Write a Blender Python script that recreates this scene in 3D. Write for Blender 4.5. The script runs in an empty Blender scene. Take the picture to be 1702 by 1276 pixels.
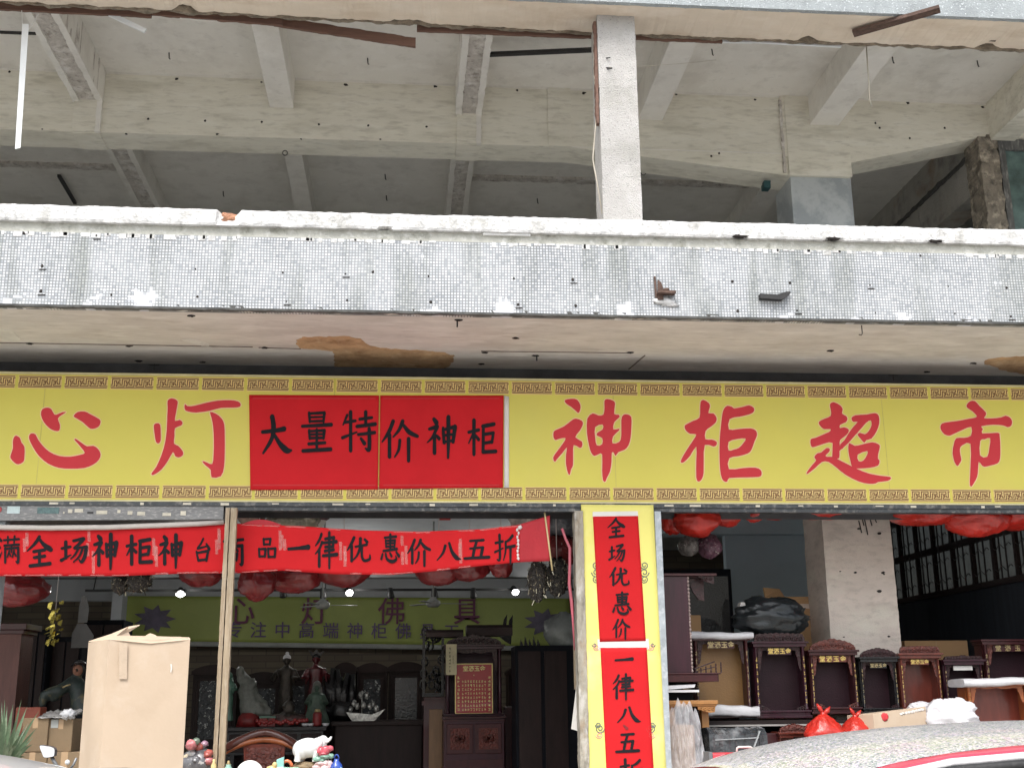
import bpy, bmesh, math, random
from mathutils import Matrix, Vector, noise
from mathutils.geometry import tessellate_polygon
random.seed(7)
SC = bpy.context.scene
COL = SC.collection
R = math.radians

# ---------------------------------------------------------------- camera
FPX, YAW, PITCH, ROLL = 1963.2, .09238, .25824, -.01064
EYE = Vector((0, -10, 1.5))
CM = Matrix.Rotation(-YAW, 3, 'Z') @ Matrix.Rotation(math.pi / 2 + PITCH, 3, 'X') @ Matrix.Rotation(ROLL, 3, 'Z')
cd = bpy.data.cameras.new('camera')
cam = bpy.data.objects.new('camera', cd)
COL.objects.link(cam)
cam.matrix_world = Matrix.Translation(EYE) @ CM.to_4x4()
cd.sensor_width = 36
cd.lens = 36 * FPX / 1702
cd.clip_end = 2000
SC.camera = cam

# ---------------------------------------------------------------- light: bright overcast day
SUN_EL, SUN_AZ = 58, 200          # azimuth of the sun as seen from the street, clockwise from north (+y)
w = bpy.data.worlds.new('World')
SC.world = w
w.use_nodes = True
nt = w.node_tree
bg = nt.nodes['Background']
sky = nt.nodes.new('ShaderNodeTexSky')
sky.sky_type = 'NISHITA'
sky.sun_disc = False
sky.sun_elevation = R(SUN_EL)
sky.sun_rotation = R(SUN_AZ)
sky.dust_density = 4
sky.air_density = 1.3
hs = nt.nodes.new('ShaderNodeHueSaturation')
hs.inputs['Saturation'].default_value = .42
nt.links.new(sky.outputs[0], hs.inputs['Color'])
nt.links.new(hs.outputs[0], bg.inputs[0])
bg.inputs[1].default_value = .14
sl = bpy.data.lights.new('sun', 'SUN')
sl.energy = 1.15
sl.angle = R(26)
sl.color = (1, .98, .95)
so = bpy.data.objects.new('sun', sl)
COL.objects.link(so)
a, e = R(SUN_AZ), R(SUN_EL)
sdir = Vector((math.sin(a) * math.cos(e), math.cos(a) * math.cos(e), math.sin(e)))
so.rotation_euler = sdir.to_track_quat('Z', 'Y').to_euler()
so.location = (0, -20, 30)
SC.view_settings.view_transform = 'Standard'
SC.view_settings.look = 'None'
SC.view_settings.gamma = 1
SC.view_settings.exposure = 1.05
SC.cycles.max_bounces = 10
SC.cycles.diffuse_bounces = 5
SC.cycles.use_denoising = True
SC.cycles.caustics_reflective = False
SC.cycles.caustics_refractive = False

# ---------------------------------------------------------------- picture point -> place
def ray(x, y):
    return CM @ Vector(((x - 851) / FPX, -(y - 638) / FPX, -1))
def at(x, y, Y):
    r = ray(x, y); return EYE + r * ((Y - EYE.y) / r.y)
def atz(x, y, Z):
    r = ray(x, y); return EYE + r * ((Z - EYE.z) / r.z)
def atx(x, y, X):
    r = ray(x, y); return EYE + r * ((X - EYE.x) / r.x)
def bb(x0, y0, x1, y1, Y):
    """x0,z0,x1,z1 of a picture rectangle standing at depth Y"""
    ym, xm = (y0 + y1) / 2, (x0 + x1) / 2
    return at(x0, ym, Y).x, at(xm, y1, Y).z, at(x1, ym, Y).x, at(xm, y0, Y).z

# ---------------------------------------------------------------- materials
MATS = {}
def mat(name, col, rough=.6, metal=0., var=.18, scale=4., stain=None, bump=.15, bscale=60., stretch=(1, 1, 1),
        spec=.5, alpha=1., emit=None, coat=0., trans=0., speck=None, sss=0.):
    """one procedural surface: tone variation, optional stains (colour, amount, size), optional specks, fine bump"""
    if name in MATS: return MATS[name]
    m = bpy.data.materials.new(name); m.use_nodes = True
    n, l = m.node_tree.nodes, m.node_tree.links
    b = n['Principled BSDF']
    tc = n.new('ShaderNodeTexCoord'); mp = n.new('ShaderNodeMapping')
    mp.inputs['Scale'].default_value = stretch
    l.new(tc.outputs['Object'], mp.inputs[0])
    nz = n.new('ShaderNodeTexNoise'); nz.inputs['Scale'].default_value = scale; nz.inputs['Detail'].default_value = 6
    nz.inputs['Roughness'].default_value = .65
    l.new(mp.outputs[0], nz.inputs['Vector'])
    rp = n.new('ShaderNodeValToRGB')
    c = Vector(col)
    rp.color_ramp.elements[0].position = .3; rp.color_ramp.elements[1].position = .7
    rp.color_ramp.elements[0].color = (*[max(0, k * (1 - var)) for k in c], 1)
    rp.color_ramp.elements[1].color = (*[min(1, k * (1 + var)) for k in c], 1)
    l.new(nz.outputs['Fac'], rp.inputs[0])
    out = rp.outputs[0]
    def layer(out, colour, lo, hi, sc, amt, det=5):
        z = n.new('ShaderNodeTexNoise'); z.inputs['Scale'].default_value = sc; z.inputs['Detail'].default_value = det
        z.inputs['Roughness'].default_value = .6
        l.new(mp.outputs[0], z.inputs['Vector'])
        q = n.new('ShaderNodeMapRange'); q.inputs[1].default_value = lo; q.inputs[2].default_value = hi
        q.inputs[4].default_value = amt
        l.new(z.outputs['Fac'], q.inputs[0])
        x = n.new('ShaderNodeMix'); x.data_type = 'RGBA'
        l.new(q.outputs[0], x.inputs['Factor']); l.new(out, x.inputs[6]); x.inputs[7].default_value = (*colour, 1)
        return x.outputs[2]
    if stain:
        for st in (stain if isinstance(stain, list) else [stain]):
            out = layer(out, st[0], .52, .68, st[2], st[1])
    if speck: out = layer(out, speck[0], .63, .67, speck[2], speck[1], 2)
    l.new(out, b.inputs['Base Color'])
    b.inputs['Roughness'].default_value = rough
    b.inputs['Metallic'].default_value = metal
    b.inputs['Specular IOR Level'].default_value = spec
    b.inputs['Alpha'].default_value = alpha
    b.inputs['Coat Weight'].default_value = coat
    b.inputs['Transmission Weight'].default_value = trans
    if sss:
        b.inputs['Subsurface Weight'].default_value = sss; b.inputs['Subsurface Radius'].default_value = (.05, .01, .01)
    if emit:
        b.inputs['Emission Color'].default_value = (*emit[0], 1); b.inputs['Emission Strength'].default_value = emit[1]
    if bump:
        z = n.new('ShaderNodeTexNoise'); z.inputs['Scale'].default_value = bscale; z.inputs['Detail'].default_value = 4
        l.new(mp.outputs[0], z.inputs['Vector'])
        bp = n.new('ShaderNodeBump'); bp.inputs['Strength'].default_value = bump; bp.inputs['Distance'].default_value = .02
        l.new(z.outputs['Fac'], bp.inputs['Height']); l.new(bp.outputs[0], b.inputs['Normal'])
    MATS[name] = m
    return m

def mosaic_mat():
    m = bpy.data.materials.new('white_mosaic'); m.use_nodes = True
    n, l = m.node_tree.nodes, m.node_tree.links
    b = n['Principled BSDF']
    tc = n.new('ShaderNodeTexCoord'); sp = n.new('ShaderNodeSeparateXYZ'); l.new(tc.outputs['Object'], sp.inputs[0])
    def math_(op, a, b_=None, c=None):
        x = n.new('ShaderNodeMath'); x.operation = op
        for i, v in enumerate((a, b_, c)):
            if v is None: continue
            if isinstance(v, (int, float)): x.inputs[i].default_value = v
            else: l.new(v, x.inputs[i])
        return x.outputs[0]
    def noise_(sc, det=3, src=None):
        z = n.new('ShaderNodeTexNoise'); z.inputs['Scale'].default_value = sc; z.inputs['Detail'].default_value = det
        l.new(src or tc.outputs['Object'], z.inputs['Vector']); return z.outputs['Fac']
    P = .0235
    wob = math_('MULTIPLY', noise_(1.6), .03)
    u = math_('DIVIDE', math_('ADD', sp.outputs[0], wob), P); v = math_('DIVIDE', math_('ADD', sp.outputs[2], wob), P)
    fu = math_('ABSOLUTE', math_('SUBTRACT', math_('FRACT', u), .5)); fv = math_('ABSOLUTE', math_('SUBTRACT', math_('FRACT', v), .5))
    d = math_('MAXIMUM', fu, fv)
    tile = n.new('ShaderNodeMapRange'); tile.inputs[1].default_value = .30; tile.inputs[2].default_value = .38
    tile.inputs[3].default_value = 1; tile.inputs[4].default_value = 0
    l.new(d, tile.inputs[0]); tile = tile.outputs[0]
    cell = n.new('ShaderNodeCombineXYZ'); l.new(math_('FLOOR', u), cell.inputs[0]); l.new(math_('FLOOR', v), cell.inputs[1])
    wn = n.new('ShaderNodeTexWhiteNoise'); l.new(cell.outputs[0], wn.inputs['Vector'])
    tr = n.new('ShaderNodeValToRGB')
    for i, (p, c) in enumerate(((0, (.33, .355, .385)), (.14, (.46, .485, .51)), (.5, (.54, .56, .585)), (1, (.63, .645, .66)))):
        el = tr.color_ramp.elements[i] if i < 2 else tr.color_ramp.elements.new(p)
        el.position = p; el.color = (*c, 1)
    l.new(wn.outputs['Value'], tr.inputs[0])
    # cells whose tile has come off, in ragged groups near the lower edge and here and there
    sc1 = n.new('ShaderNodeVectorMath'); sc1.operation = 'SCALE'; l.new(cell.outputs[0], sc1.inputs[0]); sc1.inputs['Scale'].default_value = P
    low = n.new('ShaderNodeMapRange'); low.inputs[1].default_value = 4.40; low.inputs[2].default_value = 4.62
    low.inputs[3].default_value = .13; low.inputs[4].default_value = 0
    l.new(sp.outputs[2], low.inputs[0])
    lost = math_('GREATER_THAN', math_('ADD', math_('ADD', math_('MULTIPLY', noise_(3.2, 4, sc1.outputs[0]), 1.0), low.outputs[0]), math_('MULTIPLY', wn.outputs['Value'], .06)),   .75)
    grout = n.new('ShaderNodeValToRGB')
    grout.color_ramp.elements[0].color = (.20, .21, .22, 1); grout.color_ramp.elements[1].color = (.33, .34, .35, 1)
    grout.color_ramp.elements[0].position = .35; grout.color_ramp.elements[1].position = .7
    l.new(noise_(2.4, 6), grout.inputs[0])
    mx = n.new('ShaderNodeMix'); mx.data_type = 'RGBA'
    l.new(tile, mx.inputs['Factor']); l.new(grout.outputs[0], mx.inputs[6]); l.new(tr.outputs[0], mx.inputs[7])
    mort = n.new('ShaderNodeMix'); mort.data_type = 'RGBA'; mort.inputs[6].default_value = (.66, .67, .70, 1); mort.inputs[7].default_value = (.55, .57, .63, 1)
    l.new(math_('GREATER_THAN', fv, .40), mort.inputs['Factor'])
    m2 = n.new('ShaderNodeMix'); m2.data_type = 'RGBA'
    l.new(lost, m2.inputs['Factor']); l.new(mx.outputs[2], m2.inputs[6]); l.new(mort.outputs[2], m2.inputs[7])
    # grime running down from the coping
    st = n.new('ShaderNodeMapping'); st.inputs['Scale'].default_value = (5, 5, .6); l.new(tc.outputs['Object'], st.inputs[0])
    gr = n.new('ShaderNodeMapRange'); gr.inputs[1].default_value = .5; gr.inputs[2].default_value = .72; gr.inputs[4].default_value = .75
    l.new(noise_(1.2, 5, st.outputs[0]), gr.inputs[0])
    m3 = n.new('ShaderNodeMix'); m3.data_type = 'RGBA'; m3.blend_type = 'MULTIPLY'
    l.new(gr.outputs[0], m3.inputs['Factor']); l.new(m2.outputs[2], m3.inputs[6]); m3.inputs[7].default_value = (.55, .57, .52, 1)
    l.new(m3.outputs[2], b.inputs['Base Color'])
    rg = n.new('ShaderNodeMapRange'); rg.inputs[3].default_value = .8; rg.inputs[4].default_value = .28; l.new(tile, rg.inputs[0])
    l.new(rg.outputs[0], b.inputs['Roughness'])
    bp = n.new('ShaderNodeBump'); bp.inputs['Strength'].default_value = .25; bp.inputs['Distance'].default_value = .003
    l.new(tile, bp.inputs['Height']); l.new(bp.outputs[0], b.inputs['Normal'])
    MATS['mosaic'] = m
    return m

def stone_wall_mat():
    m = bpy.data.materials.new('stone_wall'); m.use_nodes = True
    n, l = m.node_tree.nodes, m.node_tree.links
    b = n['Principled BSDF']; tc = n.new('ShaderNodeTexCoord'); mp = n.new('ShaderNodeMapping')
    mp.inputs['Rotation'].default_value = (R(90), 0, 0); l.new(tc.outputs['Object'], mp.inputs[0])
    br = n.new('ShaderNodeTexBrick'); br.inputs['Scale'].default_value = 1.6
    br.inputs['Color1'].default_value = (.15, .12, .09, 1); br.inputs['Color2'].default_value = (.21, .18, .13, 1); br.inputs['Mortar'].default_value = (.12, .10, .08, 1)
    br.inputs['Mortar Size'].default_value = .012; br.inputs['Row Height'].default_value = .14; br.inputs['Brick Width'].default_value = .62
    l.new(mp.outputs[0], br.inputs['Vector']); l.new(br.outputs[0], b.inputs['Base Color']); b.inputs['Roughness'].default_value = .8
    return m

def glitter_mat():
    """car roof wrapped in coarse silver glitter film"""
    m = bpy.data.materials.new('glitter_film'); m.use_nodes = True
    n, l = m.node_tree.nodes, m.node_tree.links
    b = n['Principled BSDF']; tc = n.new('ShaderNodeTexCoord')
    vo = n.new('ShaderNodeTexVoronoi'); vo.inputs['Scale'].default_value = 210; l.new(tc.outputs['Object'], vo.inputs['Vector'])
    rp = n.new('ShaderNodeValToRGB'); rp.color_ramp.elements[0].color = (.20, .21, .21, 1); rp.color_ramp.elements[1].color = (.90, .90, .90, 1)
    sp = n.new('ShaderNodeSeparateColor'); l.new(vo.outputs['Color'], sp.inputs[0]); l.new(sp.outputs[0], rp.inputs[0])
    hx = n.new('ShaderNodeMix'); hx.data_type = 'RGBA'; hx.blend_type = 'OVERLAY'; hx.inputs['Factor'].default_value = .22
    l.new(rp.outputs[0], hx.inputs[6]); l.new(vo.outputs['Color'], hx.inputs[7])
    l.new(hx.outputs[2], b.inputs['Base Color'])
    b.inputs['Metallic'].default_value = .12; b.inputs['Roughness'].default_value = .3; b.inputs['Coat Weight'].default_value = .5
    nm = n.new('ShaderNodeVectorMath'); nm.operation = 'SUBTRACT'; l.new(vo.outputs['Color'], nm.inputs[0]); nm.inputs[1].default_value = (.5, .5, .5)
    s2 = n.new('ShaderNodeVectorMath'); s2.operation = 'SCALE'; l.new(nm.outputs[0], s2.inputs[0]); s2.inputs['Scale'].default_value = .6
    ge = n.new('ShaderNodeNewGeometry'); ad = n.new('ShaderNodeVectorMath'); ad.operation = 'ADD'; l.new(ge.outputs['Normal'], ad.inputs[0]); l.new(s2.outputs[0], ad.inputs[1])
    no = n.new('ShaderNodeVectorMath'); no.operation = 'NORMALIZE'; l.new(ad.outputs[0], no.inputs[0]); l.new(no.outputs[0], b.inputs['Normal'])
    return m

def marble_mat():
    m = bpy.data.materials.new('grey_marble'); m.use_nodes = True
    n, l = m.node_tree.nodes, m.node_tree.links
    b = n['Principled BSDF']; tc = n.new('ShaderNodeTexCoord'); mp = n.new('ShaderNodeMapping')
    mp.inputs['Rotation'].default_value = (R(20), R(35), R(30)); l.new(tc.outputs['Object'], mp.inputs[0])
    wv = n.new('ShaderNodeTexWave'); wv.inputs['Scale'].default_value = .8; wv.inputs['Distortion'].default_value = 14; wv.inputs['Detail'].default_value = 8; wv.inputs['Detail Scale'].default_value = 1.1; wv.inputs['Detail Roughness'].default_value = .7
    l.new(mp.outputs[0], wv.inputs['Vector'])
    rp = n.new('ShaderNodeValToRGB'); rp.color_ramp.elements[0].color = (.32, .35, .37, 1); rp.color_ramp.elements[1].color = (.46, .49, .5, 1); rp.color_ramp.elements[0].position = .1
    l.new(wv.outputs[0], rp.inputs[0]); l.new(rp.outputs[0], b.inputs['Base Color']); b.inputs['Roughness'].default_value = .3
    return m

# ---------------------------------------------------------------- mesh builder
class MB:
    def __init__(s): s.v = []; s.f = []; s.sm = []
    def add(s, vs, fs, smooth=False):
        o = len(s.v); s.v += [tuple(p) for p in vs]
        for f in fs: s.f.append(tuple(i + o for i in f)); s.sm.append(smooth)
    def box(s, x0, y0, z0, x1, y1, z1):
        if x0 > x1: x0, x1 = x1, x0
        if y0 > y1: y0, y1 = y1, y0
        if z0 > z1: z0, z1 = z1, z0
        s.add([(x0, y0, z0), (x1, y0, z0), (x1, y1, z0), (x0, y1, z0), (x0, y0, z1), (x1, y0, z1), (x1, y1, z1), (x0, y1, z1)],
              [(0, 3, 2, 1), (4, 5, 6, 7), (0, 1, 5, 4), (1, 2, 6, 5), (2, 3, 7, 6), (3, 0, 4, 7)]); return s
    def hexa(s, lo, hi):
        """four lower corners, four upper corners (same order, anticlockwise from above)"""
        s.add(list(lo) + list(hi), [(0, 3, 2, 1), (4, 5, 6, 7), (0, 1, 5, 4), (1, 2, 6, 5), (2, 3, 7, 6), (3, 0, 4, 7)]); return s
    def bar(s, p, q, wx, wy=None, up=(0, 0, 1)):
        p, q = Vector(p), Vector(q); wy = wy or wx
        d = (q - p).normalized(); u = Vector(up)
        if abs(d.dot(u)) > .98: u = Vector((0, 1, 0))
        a = d.cross(u).normalized() * wx / 2; b = a.cross(d).normalized() * wy / 2
        vs = [p - a - b, p + a - b, p + a + b, p - a + b, q - a - b, q + a - b, q + a + b, q - a + b]
        s.add(vs, [(0, 3, 2, 1), (4, 5, 6, 7), (0, 1, 5, 4), (1, 2, 6, 5), (2, 3, 7, 6), (3, 0, 4, 7)]); return s
    def tube(s, path, r, n=8, smooth=True, caps=True):
        path = [Vector(p) for p in path]; rr = r if isinstance(r, (list, tuple)) else [r] * len(path)
        prev = None; vs = []; fs = []
        for i, p in enumerate(path):
            d = (path[min(i + 1, len(path) - 1)] - path[max(i - 1, 0)]).normalized()
            if prev is None:
                u = Vector((0, 0, 1)) if abs(d.z) < .9 else Vector((1, 0, 0))
                a = d.cross(u).normalized()
            else: a = (prev - d * prev.dot(d)).normalized()
            prev = a; b = d.cross(a)
            for k in range(n):
                t = 2 * math.pi * k / n; vs.append(p + (a * math.cos(t) + b * math.sin(t)) * rr[i])
        for i in range(len(path) - 1):
            for k in range(n):
                fs.append((i * n + k, i * n + (k + 1) % n, (i + 1) * n + (k + 1) % n, (i + 1) * n + k))
        if caps: fs += [tuple(range(n - 1, -1, -1)), tuple(range((len(path) - 1) * n, len(path) * n))]
        s.add(vs, fs, smooth); return s
    def lathe(s, c, prof, n=20, smooth=True, sx=1, sy=1):
        c = Vector(c); vs = []; fs = []
        for r, z in prof:
            for k in range(n):
                t = 2 * math.pi * k / n; vs.append(c + Vector((r * math.cos(t) * sx, r * math.sin(t) * sy, z)))
        for i in range(len(prof) - 1):
            for k in range(n): fs.append((i * n + k, i * n + (k + 1) % n, (i + 1) * n + (k + 1) % n, (i + 1) * n + k))
        fs += [tuple(range(n - 1, -1, -1)), tuple(range((len(prof) - 1) * n, len(prof) * n))]
        s.add(vs, fs, smooth); return s
    def prism(s, poly, y0, y1):
        """closed polygon of (x,z) pulled from y0 to y1 (front y0)"""
        n = len(poly); tri = tessellate_polygon([[Vector((x, z, 0)) for x, z in poly]])
        vs = [(x, y0, z) for x, z in poly] + [(x, y1, z) for x, z in poly]
        fs = [tuple(t) for t in tri] + [tuple(i + n for i in reversed(t)) for t in tri]
        fs += [(i, (i + 1) % n, (i + 1) % n + n, i + n) for i in range(n)]
        s.add(vs, fs); return s
    def ball(s, c, r, sc=(1, 1, 1), n=12, m=8, rough=0., freq=3., seed=0, ridge=0.):
        c = Vector(c); vs = []; fs = []
        for j in range(m + 1):
            ph = math.pi * j / m
            for k in range(n):
                t = 2 * math.pi * k / n; d = Vector((math.sin(ph) * math.cos(t), math.sin(ph) * math.sin(t), math.cos(ph)))
                q = r
                if rough: q *= 1 + rough * noise.noise(d * freq + Vector((seed * 7.3, seed * 1.7, seed)))
                if ridge: q *= 1 - ridge * abs(noise.noise(d * freq * 1.7 + Vector((seed, seed * 3.1, 9))))
                vs.append(c + Vector((d.x * sc[0], d.y * sc[1], d.z * sc[2])) * q)
        for j in range(m):
            for k in range(n): fs.append((j * n + k, (j + 1) * n + k, (j + 1) * n + (k + 1) % n, j * n + (k + 1) % n))
        s.add(vs, fs, True); return s
    def sheet(s, fn, nu, nv, smooth=True, thick=None):
        vs = [Vector(fn(i / nu, j / nv)) for j in range(nv + 1) for i in range(nu + 1)]
        W = nu + 1; fs = [(j * W + i, j * W + i + 1, (j + 1) * W + i + 1, (j + 1) * W + i) for j in range(nv) for i in range(nu)]
        if thick is not None:
            t = Vector(thick); N = len(vs); vs2 = [p + t for p in vs]
            fs2 = [tuple(i + N for i in reversed(f)) for f in fs]
            rim = [i for i in range(W)] + [j * W + nu for j in range(1, nv + 1)] + [nv * W + i for i in range(nu - 1, -1, -1)] + [j * W for j in range(nv - 1, 0, -1)]
            fs3 = [(rim[k], rim[(k + 1) % len(rim)], rim[(k + 1) % len(rim)] + N, rim[k] + N) for k in range(len(rim))]
            s.add(vs + vs2, fs + fs2 + fs3, smooth)
        else: s.add(vs, fs, smooth)
        return s
    def rough_bar(s, p0, p1, prof, seg=60, amp=.006, chips=(), seed=0, freq=9.):
        """sweep a closed profile of (a,z) along p0->p1 (horizontal); corners jitter, chips (t, size, depth) bite the corners"""
        p0, p1 = Vector(p0), Vector(p1); d = p1 - p0; L = d.length; dn = d.normalized(); side = Vector((-dn.y, dn.x, 0)); n = len(prof)
        cy = sum(q[0] for q in prof) / n; cz = sum(q[1] for q in prof) / n
        vs = []; fs = []
        for i in range(seg + 1):
            t = i / seg; p = p0 + d * t
            for k, (a, z) in enumerate(prof):
                j = amp * (noise.noise(Vector((t * L * freq, k * 5.1, seed))) + .7 * noise.noise(Vector((t * L * freq * 3.3, k * 2.3, seed + 4))))
                for (ct, cs, cdp, ck) in chips:
                    if k in ck: j -= cdp * max(0, 1 - abs(t * L - ct) / cs) ** .5 * (.7 + .5 * noise.noise(Vector((t * L * 23, k, ct))))
                aa = a + j * (1 if a > cy else -1); zz = z + j * (1 if z > cz else -1)
                vs.append(p + side * aa + Vector((0, 0, zz)))
        for i in range(seg):
            for k in range(n): fs.append((i * n + k, i * n + (k + 1) % n, (i + 1) * n + (k + 1) % n, (i + 1) * n + k))
        fs += [tuple(range(n)), tuple(range(seg * n + n - 1, seg * n - 1, -1))]
        s.add(vs, fs); return s
    def build(s, name, m, parent=None, bevel=0., **kw):
        me = bpy.data.meshes.new(name); me.from_pydata(s.v, [], s.f); me.validate()
        b = bmesh.new(); b.from_mesh(me); bmesh.ops.recalc_face_normals(b, faces=b.faces); b.to_mesh(me); b.free()
        if len(me.polygons) == len(s.sm): me.polygons.foreach_set('use_smooth', s.sm)
        me.materials.append(m if not isinstance(m, str) else MATS[m])
        o = bpy.data.objects.new(name, me); COL.objects.link(o)
        if parent is not None:
            o.parent = parent; o.matrix_parent_inverse = Matrix.Translation(parent.location).inverted()
        if bevel:
            q = o.modifiers.new('bevel', 'BEVEL'); q.width = bevel; q.segments = 2; q.limit_method = 'ANGLE'; q.harden_normals = False
        for k, v in kw.items(): o[k] = v
        return o

def thing(name, label, cat, loc=(0, 0, 0), group=None):
    o = bpy.data.objects.new(name, None); COL.objects.link(o); o.location = loc; o.empty_display_size = .1
    o['label'] = label; o['category'] = cat
    if group: o['group'] = group
    return o
def tag(o, label, cat, group=None):
    o['label'] = label; o['category'] = cat
    if group: o['group'] = group
    return o
def dup(root, loc, label=None, group=None):
    r = root.copy(); COL.objects.link(r); d = Vector(loc); r.location = d
    if label: r['label'] = label
    if group: r['group'] = group
    for ch in root.children:
        c = ch.copy(); COL.objects.link(c); c.parent = r
        for g in ch.children:
            q = g.copy(); COL.objects.link(q); q.parent = c
    return r
def remesh(o, voxel, smooth=2):
    q = o.modifiers.new('fuse', 'REMESH'); q.mode = 'VOXEL'; q.voxel_size = voxel; q.use_smooth_shade = True
    if smooth:
        q = o.modifiers.new('soften', 'SMOOTH'); q.iterations = smooth; q.factor = .5
    return o

# ---------------------------------------------------------------- lettering
def spline(pts, n=5):
    """Catmull-Rom through points of any length"""
    out = []; P = [Vector(p) for p in pts]
    if len(P) == 2: return [P[0].lerp(P[1], i / n) for i in range(n + 1)]
    for i in range(len(P) - 1):
        p0 = P[max(i - 1, 0)]; p1 = P[i]; p2 = P[i + 1]; p3 = P[min(i + 2, len(P) - 1)]
        for k in range(n):
            t = k / n
            out.append(.5 * ((2 * p1) + (p2 - p0) * t + (2 * p0 - 5 * p1 + 4 * p2 - p3) * t * t + (3 * p1 - p0 - 3 * p2 + p3) * t ** 3))
    out.append(P[-1]); return out
def brush(mb, pts, place):
    """one brush stroke (x, y, width): a strip with rounded ends; place(x, y) gives the point in the scene"""
    q = spline([(x, y, wd) for x, y, wd in pts]); n = len(q); L = []; Rr = []
    for i, p in enumerate(q):
        d = Vector((q[min(i + 1, n - 1)] - q[max(i - 1, 0)])[:2]).normalized(); nn = Vector((-d.y, d.x))
        wd = p.z / 2 * (1 + .1 * noise.noise(Vector((p.x * .09, p.y * .09, n))))
        L.append((p.x + nn.x * wd, p.y + nn.y * wd)); Rr.append((p.x - nn.x * wd, p.y - nn.y * wd))
    cap = lambda c, r, d: [(c[0] + r * (d[0] * math.cos(t) - d[1] * math.sin(t)), c[1] + r * (d[0] * math.sin(t) + d[1] * math.cos(t))) for t in (R(60), R(20), R(-20), R(-60))]
    d1 = Vector((q[-1] - q[-2])[:2]).normalized(); d0 = Vector((q[0] - q[1])[:2]).normalized()
    vs = L + Rr; fs = [(i, i + 1, n + i + 1, n + i) for i in range(n - 1)]
    o = len(vs); vs += cap(q[-1][:2], q[-1].z / 2, d1); fs.append((n - 1, o, o + 1, o + 2, o + 3, 2 * n - 1))
    o = len(vs); vs += cap(q[0][:2], q[0].z / 2, d0); fs.append((n, o, o + 1, o + 2, o + 3, 0))
    mb.add([place(x, y) for x, y in vs], fs)
def BX(x0, y0, x1, y1, wd=7): return [[(x0, y0, wd), (x0 + 2, y1, wd)], [(x0 + 1, y0 + 2, wd - 1), (x1, y0, wd)], [(x1, y0, wd + 1), (x1 - 3, y1, wd)], [(x0 + 2, y1 - 1, wd - 1), (x1 - 2, y1 - 2, wd - 1)]]
JIA = [[(32, 4, 9), (20, 32, 9), (2, 56, 4)], [(22, 38, 9), (22, 94, 9)], [(58, 4, 9), (48, 26, 8), (32, 44, 4)], [(60, 14, 7), (76, 32, 11), (98, 42, 8)], [(50, 52, 8), (47, 76, 7), (36, 94, 4)], [(74, 48, 9), (74, 104, 8)]]
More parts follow.
